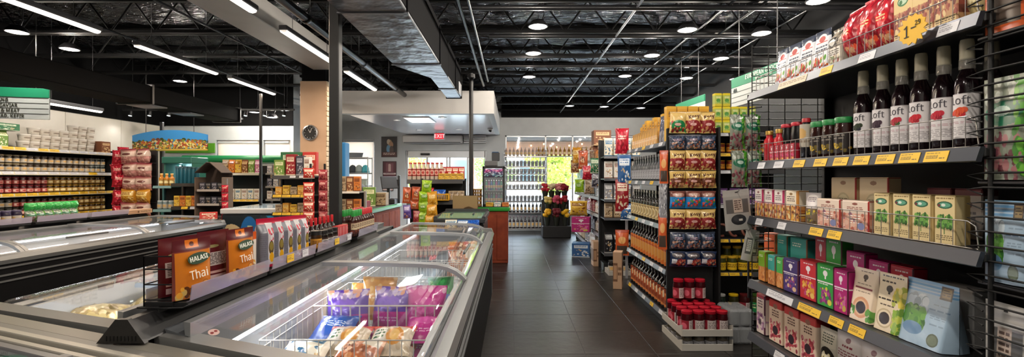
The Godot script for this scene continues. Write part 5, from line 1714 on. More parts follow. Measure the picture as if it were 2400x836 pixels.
	for q in [2081, 2128, 2176, 2232]:
		stand(g, carton("parsley_carton", 0.062, 0.135, 0.045), "herb_carton", ORD[int((q - 2070) / 46)] + " kraft herb carton with a green oval counted from the muesli cartons", "carton", "green-leaf herb cartons", Vector3(X.call(q, 0.055), y, -0.055), 0.06)
	for q in [2203, 2272]:
		stand(g, carton("grey_carton", 0.09, 0.15, 0.05), "tea_carton", "grey carton with a maroon edge behind the " + ("third" if q < 2240 else "last") + " herb carton", "carton", "dim grey cartons", Vector3(X.call(q, 0.22), y, -0.24))
	# --- second shelf
	y = 1.012
	var fr := [[1797, "tea_olive", 0.06, 0.14, "olive and kraft tea carton"], [1820, "tea_teal", 0.06, 0.135, "teal and kraft tea carton in the front row"], [1840, "tea_green", 0.05, 0.135, "bright green and kraft tea carton in the front row"], [1866, "berry_purple", 0.105, 0.143, "purple carton printed with berries"], [1908, "berry_red", 0.105, 0.158, "red carton printed with orange slices"], [1949, "berry_green", 0.095, 0.16, "green carton printed with magenta fruit in the front row"], [1986, "berry_magenta", 0.072, 0.157, "magenta carton in the front row beside the cream boxes"]]
	for q in fr:
		stand(g, carton(q[1], q[2], q[3], 0.05), "tea_carton", q[4] + " on the tea shelf", "carton", "", Vector3(X.call(q[0], 0.065), y, -0.065), 0.05)
	stand(g, bag("cream_box", 0.108, 0.178, 0.06, "wedge"), "grain_box", "cream block bag with a maroon band and dark bowl", "food pack", "", Vector3(X.call(2032, 0.07), y, -0.07), 0.04)
	stand(g, bag("cream_box_green", 0.108, 0.182, 0.06, "wedge"), "grain_box", "cream block bag with a yellow-green side and dark bowl", "food pack", "", Vector3(X.call(2094, 0.07), y, -0.07), 0.04)
	stand(g, bag("blue_pack", 0.168, 0.185, 0.09, "wedge"), "herb_pack", "wide pale blue pack with a green herb bowl", "food pack", "", Vector3(X.call(2186, 0.085), y, -0.085), 0.03)
	stand(g, carton("flat_grey", 0.16, 0.165, 0.07), "plain_carton", "plain grey carton behind the pale blue pack", "carton", "", Vector3(X.call(2240, 0.19), y, -0.2), 0.03)
	for q in [[1815, "tea_orange", 0.1, 0.215, "orange and kraft tea carton in the back row"], [1845, "tea_teal", 0.08, 0.22, "narrow teal and kraft tea carton in the back row"], [1884, "tea_teal", 0.12, 0.222, "wide teal and kraft tea carton in the back row"], [1937, "berry_crimson", 0.07, 0.252, "crimson berry carton in the back row"], [1968, "berry_green", 0.09, 0.256, "tall green berry carton in the back row"], [2020, "berry_magenta", 0.095, 0.214, "magenta carton in the back row"], [2075, "berry_magenta", 0.09, 0.2, "magenta carton standing behind the cream bags"], [2130, "berry_crimson", 0.09, 0.2, "crimson carton standing behind the cream bags"]]:
		stand(g, carton(q[1], q[2], q[3], 0.05), "tea_carton", q[4] + " of the tea shelf", "carton", "", Vector3(X.call(q[0], 0.15), y, -0.15), 0.05)
	# --- first shelf
	y = 0.759
	for q in [[1797, "plum_carton", 0.075], [1832, "mint_carton", 0.1], [1870, "mint_carton", 0.1], [1910, "mint_carton", 0.1]]:
		var plum: bool = q[1] == "plum_carton"
		stand(g, carton(q[1], q[2], 0.186, 0.06), "herb_tea_carton", "cream and plum carton with a dark side on the lowest full shelf" if plum else ORD[int((q[0] - 1820) / 38)] + " cream and red flowered carton counted from the plum carton", "carton", "" if plum else "cream and red cartons", Vector3(X.call(q[0], 0.07), y, -0.07), 0.05)
	stand(g, bag("seed_pouch", 0.1, 0.17, 0.05, "pouch"), "seed_pouch", "grey pouch with dark seeds in a round window", "pouch", "", Vector3(X.call(1945, 0.06), y, -0.06), 0.05)
	for q in [1992, 2052, 2110]:
		stand(g, bag("white_pouch", 0.12, 0.185, 0.06, "pouch", q % 7), "white_pouch", ORD[int((q - 1980) / 57)] + " white pouch with maroon print counted from the seed pouch", "pouch", "white pouches on the lowest full shelf", Vector3(X.call(q, 0.06), y, -0.06), 0.05)
	for q in [2180, 2250]:
		stand(g, carton("plum_carton", 0.1, 0.18, 0.06), "herb_tea_carton", "cream and plum carton at the near end of the lowest full shelf", "carton", "near plum cartons", Vector3(X.call(q, 0.07), y, -0.07), 0.05)
	y = 0.302
	for k in 6:
		stand(g, jar("orangetin", 0.37, 0.07, mat("9c7a2c", 0.3), mat("d08a24", 0.3), "gold_label", 0.08, 0.95), "orange_lid_tub", "tall tub with an orange lid on the bottom shelf", "tub", "orange-lidded tubs", Vector3(-0.42 + 0.15 * k, y, -0.11))
	build_near_rack()
	build_hanging(g)

func syrup(b: Node3D, wine: Material, cream: Material, fr: Array, label := true) -> void:
	var key := "syrup_body"
	if not meshes.has(key):
		var a := MB.new()
		a.lathe([[0.0, 0.0], [0.025, 0.0], [0.0275, 0.006], [0.0275, 0.17], [0.026, 0.185], [0.019, 0.203], [0.0135, 0.215], [0.0125, 0.25], [0.0, 0.25]], 20)
		meshes[key] = a.done()
		var c := MB.new()
		c.lathe([[0.0158, 0.242], [0.0158, 0.285], [0.014, 0.296], [0.0, 0.298]], 18)
		meshes["syrup_cap"] = c.done()
		var k := MB.new()
		k.lathe([[0.0168, 0.216], [0.0172, 0.22], [0.0168, 0.244], [0.0158, 0.245]], 18)
		meshes["syrup_collar"] = k.done()
		var l := MB.new()
		l.lathe([[0.0281, 0.03], [0.0281, 0.15]], 16, Vector3.ZERO, designs["loft_label"], TAU * 0.72)
		meshes["syrup_label"] = l.done()
		var f := MB.new()
		for q in [[-0.25, 0.1, 0.009], [0.12, 0.104, 0.01], [0.42, 0.106, 0.008], [-0.05, 0.096, 0.008]]:
			# small bent print of fruit on the label
			var n0 := Vector3(sin(q[0]), 0, cos(q[0]))
			f.disc(n0 * 0.0287 + Vector3(0, q[1], 0), q[2], n0, 14)
		meshes["syrup_fruit"] = f.done()
		var f2 := MB.new()
		for q in [[-0.5, 0.098, 0.007], [0.3, 0.094, 0.007]]:
			var n0 := Vector3(sin(q[0]), 0, cos(q[0]))
			f2.disc(n0 * 0.0289 + Vector3(0, q[1], 0), q[2], n0, 12)
		meshes["syrup_fruit2"] = f2.done()
	part("body", meshes["syrup_body"], wine, b)
	part("cap", meshes["syrup_cap"], cream, b)
	part("clear_collar", meshes["syrup_collar"], glass("d8d4c8", 0.35, 0.08), b)
	if label:
		var l := part("paper_label", meshes["syrup_label"], paper, b)
		part("fruit_print", meshes["syrup_fruit"], mat(fr[0], 0.5), l)
		part("fruit_print", meshes["syrup_fruit2"], mat(fr[1], 0.5), l)
		part("lettering", lettering("Loft", 0.022, 0.0004, 0.0286, "Droid Sans", 400), mat("3c3840"), l, Vector3(0, 0.132, 0))

func build_near_rack() -> void:
	# wire rack with hanging pouches right at the near end of the shelving
	var r := thing("wire_rack", "black wire side rack with pouches at the near end of the shelving", "rack", Vector3(1.17, 0, -1.05), -PI / 2)
	var m := MB.new()
	for k in 46:
		var y := 0.5 + 0.036 * k
		m.tube(PackedVector3Array([Vector3(-0.165, y - 0.012, 0.004), Vector3(-0.212, y, 0.0), Vector3(-0.165, y + 0.006, 0.002), Vector3(0.2, y + 0.006, 0)]), 0.0026, 4)
	part("wire_panel", m, mat("050506", 0.7), r)
	for x in [-0.155, -0.066, 0.06, 0.2]:
		var p := MB.new()
		p.rod(Vector3(x, 0.0, -0.006), Vector3(x, 2.2, -0.006), 0.006 if x < -0.1 else 0.0035, 6)
		part("wire_post", p, mat("0b0b0c", 0.5), r)
	var b := MB.new()
	b.bevel(Vector3(0.04, 0.02, -0.1), Vector3(0.36, 0.04, 0.24), 0.004)
	part("base", b, mat("141416", 0.4), r)
	var bk := MB.new()
	bk.bevel(Vector3(0.04, 1.1, -0.24), Vector3(0.36, 2.2, 0.01), 0.002)
	part("back_panel", bk, mat("141416", 0.5), r)
	for y in [0.62, 0.93, 1.24, 1.49, 1.85]:
		var t := MB.new()
		t.bevel(Vector3(0.01, y, -0.03), Vector3(0.4, 0.008, 0.05), 0.002)
		part("tray", t, mat("1a1a1c", 0.4), r)
	var goods := [[0.627, "white_pouch", 0.2, "white pouch"], [0.937, "silver_pouch", 0.26, "silver pouch"], [1.247, "blue_pack", 0.2, "grey-blue pack"], [1.497, "produce_bag", 0.25, "green and white produce pouch"], [1.857, "orange_strip", 0.24, "orange-brown pouch"]]
	for q in goods:
		for k in 3:
			stand(r, bag(q[1], 0.105, q[2], 0.024, "pouch", k), "hanging_pouch", ORD[k] + " " + q[3] + " in the wire side rack counted from the shelving", "pouch", q[3] + " row in the wire side rack", Vector3(-0.138 + 0.115 * k, q[0], -0.026), rng.randf_range(-0.08, 0.08))

func build_hanging(g: Node3D) -> void:
	# strips of bags and pouches on hooks at the far end of the near shelving
	var h := thing("hook_strip", "black hook strip at the far end of the near shelving", "hook strip", Vector3(1.16, 0, -2.42))
	var m := MB.new()
	m.rod(Vector3(0.03, 0.9, -0.05), Vector3(0.03, 1.92, -0.05), 0.005, 6)
	for yy in [0.95, 1.4, 1.85]:
		m.rod(Vector3(0.03, yy, -0.05), Vector3(0.06, yy, 0.02), 0.004, 5)
	part("strip", m, mat("1a1a1c", 0.45), h)
	var spots := []
	for q in [[1728, 268, 82, 36, "produce_bag", "pillow"], [1764, 268, 82, 36, "produce_bag", "pillow"], [1733, 352, 86, 38, "produce_bag", "pillow"], [1768, 352, 86, 36, "produce_bag", "pillow"]]:
		var z := 2.47
		var ht: float = q[2] * z / F
		var w: float = q[3] * z / F
		var top := pt(q[0], q[1], z)
		put(bag(q[4], w, ht, 0.05, q[5], int(q[0]) % 5), "produce_bag", "clear produce bag with a green oval hanging by the shelving end", "food bag", "clear produce bags by the shelving end", top - Vector3(0, ht, 0), rng.randf_range(-0.1, 0.1))
		spots.append(top)
	var top := pt(1727, 444, 2.38)
	put(bag("silver_pouch", 0.135, 0.195, 0.02, "pouch"), "hanging_pouch", "large silver pouch with a dark oval hanging over the aisle", "pouch", "", top - Vector3(-0.01, 0.195, 0), 0.1, 0.09)
	spots.append(top)
	top = pt(1752, 535, 2.38)
	put(bag("slim_pouch", 0.05, 0.155, 0.015, "pouch"), "hanging_pouch", "slim silver pouch hanging tilted below the large one", "pouch", "", top - Vector3(0.01, 0.155, 0.0), 0.0, -0.2)
	spots.append(top)
	top = pt(1764, 540, 2.42)
	put(bag("slim_pouch", 0.045, 0.15, 0.015, "pouch", 1), "hanging_pouch", "slim silver pouch half hidden behind the tilted one", "pouch", "", top - Vector3(0, 0.15, 0), 0.0, -0.08)
	spots.append(top)
	for p in spots:
		var w := MB.new()
		w.tube(PackedVector3Array([Vector3(0.03, p.y - 0.01, -0.045), p - h.position + Vector3(0, -0.012, -0.02), p - h.position + Vector3(0, -0.006, 0.02), p - h.position + Vector3(0, 0.006, 0.024)]), 0.002, 5)
		part("hook", w, mat("8c8c8e", 0.3, 0.7), h)

func build_aisle_shelving() -> void:
	var zc := 5.73
	var g := shelf_unit("gondola_shelf", "black double shelving with rows of dark drink bottles facing the aisle", "shelf", Vector3(1.54, 0, -zc), -PI / 2, 1.64, 0.45, 2.0, [0.14, 0.58, 1.02, 1.47, 1.87], {"lip": "6c7178", "lip_h": 0.045})
	var X := func(px: float, d: float) -> float:
		return zc - F * (1.54 + d) / (px - 1200.0)
	for n in 5:
		for k in 5:
			shelf_tag(g, n, "tag_yellow" if (k + n) % 3 == 0 else "tag_white", -0.65 + 0.33 * k, 0.12, 0.038)
	# bottom: dark kvass bottles with copper labels
	var dark := mat("150f0d", 0.15)
	for k in 13:
		var x := -0.74 + 0.118 * k
		stand(g, bottle("kvass", 0.36, 0.052, dark, mat("1a1414", 0.4), "kvas_label", 0.28, 0.62, 0.1, 0.62), "drink_bottle", ORD[12 - k] + " copper-label drink bottle on the bottom shelf counted from the chip bags", "bottle", "copper-label bottles on the bottom shelf", Vector3(x, 0.142, -0.08), 0.0)
	for k in 13:
		stand(g, bottle("orange", 0.36, 0.052, dark, mat("1a1414", 0.4), "orange_label", 0.28, 0.62, 0.06, 0.58), "drink_bottle", ORD[12 - k] + " orange-label drink bottle on the second shelf counted from the chip bags", "bottle", "orange-label bottles on the second shelf", Vector3(-0.74 + 0.118 * k, 0.582, -0.08), 0.0)
	for k in 12:
		stand(g, bottle("tan", 0.34, 0.05, mat("1c1a16", 0.2), mat("8c8a84", 0.3, 0.6), "tan_label", 0.3, 0.6, 0.08, 0.5), "drink_bottle", ORD[11 - k] + " tan-label bottle on the third shelf counted from the chip bags", "bottle", "tan-label bottles on the third shelf", Vector3(-0.74 + 0.122 * k, 1.022, -0.08), 0.0)
	var clear := glass("9aa0a2", 0.5, 0.1)
	for k in 14:
		stand(g, bottle("water", 0.3, 0.042, mat("4c5052", 0.15, 0.2), mat("b8b8ba", 0.35), "clear_strip", 0.34, 0.55, 0.08, 0.45), "water_bottle", ORD[13 - k] + " grey water bottle on the fourth shelf counted from the chip bags", "bottle", "grey water bottles on the fourth shelf", Vector3(-0.74 + 0.108 * k, 1.472, -0.08), 0.0)
	# wire guard on that shelf
	# top: tall yellow packs, then dark blue bags at the near end
	for k in 10:
		var x := -0.76 + 0.112 * k
		stand(g, carton("yellow_carton", 0.085, 0.3 + 0.03 * ((k * 7) % 3), 0.07), "pasta_carton", "tall yellow pasta carton on top of the bottle shelving", "carton", "yellow pasta cartons on top", Vector3(x, 1.872, -0.2))
		stand(g, bag("pasta_bag", 0.1, 0.2, 0.06, "pouch", k % 4), "pasta_bag", "tan pasta bag in front of the yellow cartons", "food bag", "tan pasta bags on top", Vector3(x, 1.872, -0.07))
	for k in 3:
		stand(g, bag("navy_bag", 0.1, 0.3, 0.07, "pouch", k), "rice_bag", "dark blue and silver bag at the near end of the top shelf", "food bag", "dark blue bags on top", Vector3(0.4 + 0.11 * k, 1.872, -0.09))
	stand(g, bag("orange_strip", 0.1, 0.3, 0.05, "pouch"), "snack_bag", "orange bag at the corner above the chip bags", "food bag", "", Vector3(0.74, 1.872, -0.09))
	# strips of orange bags clipped to the near corner
	for q in [[1556, 352, 78, "orange"], [1554, 430, 92, "silver"], [1553, 500, 84, "orange"]]:
		var z := 4.86
		var h: float = q[2] * z / F
		var o := put(bag("orange_strip" if q[3] == "orange" else "clear_strip", 0.085, h, 0.04, "pillow", int(q[1]) % 4), "clip_strip_bag", ("upper" if q[1] < 400 else "lower") + " orange bag clipped to the shelving corner beside the chips" if q[3] == "orange" else "silver bag clipped to the shelving corner beside the chips", "food bag", "", pt(q[0], q[1] + q[2], z) - Vector3(0.0, 0, 0))
		o.rotation.y = -0.4
	# --- end of the shelving: chip bags hang in rows
	var e := thing("chip_rack", "black end panel hung with rows of chip bags", "rack", Vector3(1.77, 0, -4.88))
	var m := MB.new()
	m.bevel(Vector3(0, 1.0, -0.015), Vector3(0.46, 2.0, 0.03), 0.004)
	part("panel", m, mat("131315", 0.5), e)
	var m2 := MB.new()
	m2.bevel(Vector3(0.25, 1.0, 0.05), Vector3(0.02, 2.0, 0.12), 0.003)
	part("side_fin", m2, mat("131315", 0.5), e)
	var rows := [
		[262, 312, ["chip_tan_green", "chip_tan", "chip_tan"], "tan-topped chip bag of the highest row", 0], [316, 350, ["chip_dark", "chip_dark", "chip_dark"], "dark grey chip bag of the row below the highest", 1], [352, 398, ["chip_tan", "chip_tan", "chip_tan"], "tan and maroon chip bag of the third row", 1], [400, 440, ["chip_brown", "chip_brown", "chip_brown"], "tan and brown chip bag of the fourth row", 1],
		[447, 488, ["chip_blue", "chip_blue", "chip_blue"], "bright blue chip bag with a brown top", 1], [490, 536, ["chip_tan", "chip_tan", "chip_tan"], "tan and maroon chip bag of the row below the blue bags", 1], [543, 583, ["chip_dark", "chip_dark", "chip_dark"], "dark grey chip bag of the second lowest row", 1], [588, 624, ["chip_night", "chip_night", "chip_night"], "navy chip bag with a white patch in the lowest row", 1]]
	var rn := 0
	for r in rows:
		var y0: float = pt(0, r[1], 4.8).y
		var h: float = (r[1] - r[0]) * 4.8 / F
		var bar := MB.new()
		bar.rod(Vector3(-0.22, y0 + h - 0.012, 0.02), Vector3(0.21, y0 + h - 0.012, 0.02), 0.005, 6)
		part("hanging_bar", bar, mat("2a2a2c", 0.4, 0.5), e)
		for k in 3:
			var b := bag(r[2][k], 0.162, h, 0.085, "pillow", (rn + k) % 3)
			var nm := "chip_bag"
			var lab: String = r[3]
			if r[2][k] == "chip_tan_green":
				lab = "green and tan chip bag of the highest row"
			elif r[2][0] == "chip_tan_green":
				lab = "maroon and tan chip bag of the highest row"
			var cb := put(b, nm, lab + [" beside the bottle corner", " between two others", " beside the black fin"][k], "food bag", lab + "s", Vector3(1.62 + 0.148 * k, y0, -4.8 + 0.012 * (k % 2)), rng.randf_range(-0.12, 0.12), rng.randf_range(-0.04, 0.04))
			if r[2][k] == "chip_tan" or r[2][k] == "chip_brown":
				part("lettering", lettering("Kosy", 0.036, 0.001), mat("4a1c1a"), cb, Vector3(0, h * 0.76, 0.036)).rotation.z = 0.12
		rn += 1
	# goods on top of the end
	for k in 4:
		put(carton("yellow_carton", 0.1, 0.36, 0.08), "pasta_carton", "yellow pasta carton standing on the end above the chip bags", "carton", "yellow cartons above the chips", Vector3(1.62 + 0.11 * k, 1.872, -5.02), rng.randf_range(-0.1, 0.1))
	# --- right half of the end: shelves with tins and jars
	var s := shelf_unit("end_shelf", "black end shelves with tins and pickle jars beside the chip bags", "shelf", Vector3(2.36, 0, -4.86), 0.0, 0.7, 0.32, 2.05, [0.14, 0.57, 0.9, 1.24, 1.58, 1.75, 1.95], {"lip": "4c4c4e", "lip_h": 0.035})
	for q in [[6, -0.27, "tag_white"], [6, -0.15, "tag_yellow"], [5, -0.25, "tag_yellow"], [4, -0.25, "tag_white"], [4, -0.1, "tag_white"], [3, -0.27, "tag_white"], [2, -0.27, "tag_yellow"], [2, -0.15, "tag_yellow"], [2, -0.03, "tag_yellow"], [1, -0.27, "tag_yellow"], [1, -0.16, "tag_yellow"], [1, -0.03, "tag_yellow"], [0, -0.06, "tag_white"]]:
		shelf_tag(s, q[0], q[2], q[1], 0.1, 0.03)
	for k in 5:
		for j in 3:
			if k > 1 and j > 1:
				continue
			stand(s, carton("lime_carton", 0.07, 0.13, 0.06), "tea_carton", ORD[j] + " layer green and yellow carton, stack " + ORD[k] + " from the chip bags", "carton", "green and yellow cartons on the end shelf", Vector3(-0.3 + 0.085 * k, 1.952 + 0.134 * j, -0.07), rng.randf_range(-0.08, 0.08))
	var tin_body := mat("6a2414", 0.3, 0.3)
	for k in 5:
		stand(s, jar("tin", 0.1, 0.045, tin_body, mat("b8862c", 0.3, 0.6), "tin_label", 0.12, 0.97), "food_tin", "small tin with an amber label on the fifth end shelf", "tin", "amber tins on the fifth end shelf", Vector3(-0.27 + 0.11 * k, 1.752, -0.07))
		stand(s, jar("tin", 0.1, 0.045, tin_body, mat("b8862c", 0.3, 0.6), "tin_label", 0.12, 0.97), "food_tin", "small tin with an amber label on the fourth end shelf", "tin", "amber tins on the fourth end shelf", Vector3(-0.27 + 0.11 * k, 1.582, -0.07))
	for k in 4:
		stand(s, bag("pack_12", 0.12, 0.16, 0.05, "pouch", k), "snack_bag", "dark violet bag low on the end shelves", "food bag", "dark violet bags on the end shelf", Vector3(-0.25 + 0.14 * k, 1.242, -0.08))
	for k in 4:
		var f := thing("sausage_ring", "curled dried sausage in the dark bay of the end shelves", "sausage", on(s, Vector3(-0.24 + 0.13 * k, 0.902, -0.1)), 0.0, "dried sausages on the end shelf")
		var t := MB.new()
		var pp := PackedVector3Array()
		for i in 12:
			var a := 0.5 + 4.6 * i / 11.0
			pp.append(Vector3(0.055 * cos(a), 0.075 + 0.06 * sin(a), 0.01 * sin(a * 2)))
		t.tube(pp, 0.013, 8)
		part("casing", t, mat("7c4a3c", 0.35), f)
	for k in 5:
		stand(s, jar("pickley", 0.15, 0.046, mat("3c401c", 0.15), mat("c8a02c", 0.35), "pickle_yellow", 0.12, 0.88), "pickle_jar", "olive pickle jar with a yellow label on the second end shelf", "jar", "yellow-label pickle jars", Vector3(-0.26 + 0.11 * k, 0.572, -0.07))
		stand(s, jar("pickley", 0.15, 0.046, mat("3c401c", 0.15), mat("c8a02c", 0.35), "pickle_yellow", 0.12, 0.88), "pickle_jar", "olive pickle jar stacked in the back row of the second end shelf", "jar", "back row pickle jars", Vector3(-0.26 + 0.11 * k, 0.572, -0.2), 0.0, 0.0, 1.6)
	for q in [[-0.26, "pickle_green", "243028", "b8b8b4", "green-label jar with a silver lid on the bottom end shelf"], [-0.13, "pickle_yellow", "2c2c14", "d8b01c", "jar with a yellow lid and yellow label on the bottom end shelf"], [-0.02, "jam_label", "3c1414", "5c1c1c", "dark red jar on the bottom end shelf"], [0.1, "pickle_green", "3c401c", "3c5a24", "green-lidded jar on the bottom end shelf"]]:
		stand(s, jar("bot" + q[3] + q[1], 0.2, 0.052, mat(q[2], 0.12), mat(q[3], 0.3), q[1], 0.1, 0.85), "pickle_jar", q[4], "jar", "", Vector3(q[0], 0.142, -0.08))
	# --- cardboard trays of jars on the floor before the end
	tray_stack()
	hanging_signs()

func jam(at: Vector3, label: String, group: String, turn: float, lid := "b0182c") -> void:
	put(jar("jam" + lid, 0.2, 0.05, mat("3a0a10", 0.1), mat(lid, 0.3, 0.2), "jam_label", 0.13, 0.9, 18), "jam_jar", label, "jar", group, at, turn)

func card_tray(called: String, label: String, at: Vector3, w: float, d: float, h: float) -> void:
	# open cardboard tray with a low front and higher corners
	var o := thing(called, label, "tray", at)
	var m := MB.new()
	m.box(Vector3(0, 0.004, 0), Vector3(w, 0.008, d))
	part("bottom", m, mat("a08c70", 0.9), o)
	for s in [-1.0, 1.0]:
		var f := MB.new()
		f.bevel(Vector3(0, h * 0.3, s * d / 2), Vector3(w, h * 0.6, 0.008), 0.002)
		part("wall", f, mat("b4b0a8", 0.8), o)
		var q := MB.new()
		q.prism(PackedVector2Array([Vector2(-d / 2, 0), Vector2(d / 2, 0), Vector2(d / 2, h * 0.6), Vector2(d * 0.3, h * 0.62), Vector2(-d * 0.3, h * 0.62), Vector2(-d / 2, h)]), 0.004, -0.004)
		part("wall", q, mat("aca8a0", 0.8), o, Vector3(s * w / 2, 0, 0)).rotation.y = PI / 2 * (1.0)

func tray_stack() -> void:
	card_tray("jar_tray", "lower white cardboard tray of grey jars on the floor by the chip rack", Vector3(1.7, 0.0, -4.55), 0.44, 0.56, 0.1)
	for k in 4:
		for j in 4:
			put(jar("greyjar", 0.115, 0.05, mat("4c463c", 0.15), mat("5c5c5c", 0.3, 0.5), "clear_strip", 0.13, 0.9), "grey_jar", "small grey-brown jar packed in the lower floor tray", "jar", "jars in the lower floor tray", Vector3(1.545 + 0.104 * k, 0.009, -4.34 - 0.13 * j))
	card_tray("jar_tray", "upper white cardboard tray of red-lidded jars by the chip rack", Vector3(1.7, 0.127, -4.55), 0.44, 0.56, 0.1)
	for k in 4:
		for j in 4:
			jam(Vector3(1.545 + 0.104 * k, 0.136, -4.34 - 0.13 * j), "red-lidded jar in the upper floor tray, row " + ORD[j] + " from the aisle front, column " + ORD[k], "jars in the upper floor tray", rng.randf_range(-0.8, 0.8))
	for k in 3:
		jam(Vector3(1.6 + 0.104 * k, 0.337, -4.72), "dark red jar with a red lid standing on the jars of the floor tray", "jars stacked on the floor tray jars", rng.randf_range(-0.4, 0.4))
	for k in 2:
		var o := thing("bottle_pack", "shrink-wrapped pack of grey jars on the floor beside the trays, " + ["lower of two", "upper of two"][k], "pack", Vector3(2.08, 0.16 * k, -4.58))
		var w := MB.new()
		w.bevel(Vector3(0, 0.078, 0), Vector3(0.22, 0.154, 0.3), 0.02)
		part("film", w, glass("c8ccd0", 0.3, 0.12), o)
		for i in 2:
			for j in 3:
				var c := MB.new()
				c.lathe([[0.0, 0.002], [0.044, 0.002], [0.046, 0.1], [0.034, 0.13], [0.034, 0.148], [0.0, 0.148]], 12)
				part("jar", c, mat("5c5e60", 0.2), o, Vector3(-0.05 + 0.1 * i, 0.002, -0.095 + 0.095 * j))
	put(jar("floorjar", 0.13, 0.06, mat("2c2c14", 0.15), mat("d8b01c", 0.3), "", 0.12, 0.9), "pickle_jar", "squat jar with a yellow lid on the floor by the near shelving", "jar", "", Vector3(1.72, 0, -3.62))

func sign_text(parent: Node3D, words: String, h: float, at: Vector3, c: String) -> void:
	part("lettering", lettering(words, h, 0.003), mat(c, 0.5), parent, at)

func hanging_signs() -> void:
	# aisle sign hanging along the aisle: green head, white rows
	var o := thing("aisle_sign", "hanging green and white aisle sign above the near shelving", "sign", Vector3(2.6, 2.32, -5.15), -PI / 2 + 0.08)
	var w := 1.1
	var m := MB.new()
	m.bevel(Vector3(0, 0.11, 0), Vector3(w, 0.22, 0.02), 0.003)
	part("white_panel", m, mat("c9d0cf", 0.5), o)
	var gm := MB.new()
	gm.bevel(Vector3(0, 0.275, 0), Vector3(w, 0.11, 0.022), 0.003)
	part("green_head", gm, mat("1f9068", 0.5), o)
	sign_text(o, "EUROPEAN GROCERY", 0.05, Vector3(0.08, 0.292, 0.014), "dff0e8")
	sign_text(o, "SNACKS & SWEETS", 0.025, Vector3(0.08, 0.242, 0.014), "dff0e8")
	sign_text(o, "4A", 0.05, Vector3(-w / 2 + 0.09, 0.18, 0.013), "2c3c3c")
	for k in 3:
		var l := MB.new()
		l.box(Vector3(0, 0.16 - 0.055 * k, 0.011), Vector3(w - 0.02, 0.004, 0.003))
		part("row_line", l, mat("3c4a4a"), o)
	for x in [-0.4, 0.3]:
		var r := MB.new()
		r.rod(Vector3(x, 0.33, 0), Vector3(x, 1.62, 0), 0.005, 5)
		part("hanger_rod", r, mat("5a5a5c", 0.4, 0.5), o)
	var p := thing("aisle_sign", "small green aisle sign hanging far above the yellow pasta packs", "sign", Vector3(2.75, 2.3, -7.6), -PI / 2 + 0.08)
	var pm := MB.new()
	pm.bevel(Vector3(0, 0.16, 0), Vector3(1.0, 0.32, 0.02), 0.003)
	part("white_panel", pm, mat("c9d0cf", 0.5), p)
	var pg := MB.new()
	pg.bevel(Vector3(0, 0.37, 0), Vector3(1.0, 0.1, 0.022), 0.003)
	part("green_head", pg, mat("1f9068", 0.5), p)
	for x in [-0.3, 0.3]:
		var r := MB.new()
		r.rod(Vector3(x, 0.42, 0), Vector3(x, 1.39, 0), 0.005, 5)
		part("hanger_rod", r, mat("5a5a5c", 0.4, 0.5), p)
	# department board at the upper left
	var q := thing("department_board", "hanging department board with green head above the left aisle", "sign", Vector3(-6.62, 2.26, -6.2), 0.25)
	var qm := MB.new()
	qm.bevel(Vector3(0, 0.14, 0), Vector3(1.3, 0.28, 0.02), 0.003)
	part("white_panel", qm, mat("c9d0cf", 0.5), q)
	var qg := MB.new()
	qg.bevel(Vector3(0, 0.34, 0), Vector3(1.3, 0.12, 0.022), 0.003)
	part("green_head", qg, mat("1f9068", 0.5), q)
	for k in 4:
		var l := MB.new()
		l.box(Vector3(0, 0.275 - 0.068 * k, 0.011), Vector3(1.28, 0.006, 0.003))
		part("row_line", l, mat("3c3c34"), q)
		sign_text(q, ["HERRING", "SALMON CAVIAR", "SAUSAGES & MEAT", "CHEESE, BREAD, KEFIR"][k], 0.04, Vector3(0.1, 0.243 - 0.068 * k, 0.013), "4a4a40")
	for x in [-0.5, 0.5]:
		var r := MB.new()
		r.rod(Vector3(x, 0.39, 0), Vector3(x, 1.68, 0), 0.005, 5)
		part("hanger_rod", r, mat("3c3c3c", 0.4, 0.5), q)
	var d := thing("ticket_display", "small black number display with red digits below the department board", "display", Vector3(-6.75, 2.2, -6.14), 0.25)
	var dm := MB.new()
	dm.bevel(Vector3(0, 0, 0), Vector3(0.5, 0.09, 0.05), 0.006)
	part("case", dm, mat("141214", 0.4), d)
	part("digits", lettering("012", 0.045, 0.002), glow("ff1e28", 2.0), d, Vector3(0.16, 0.0, 0.027))

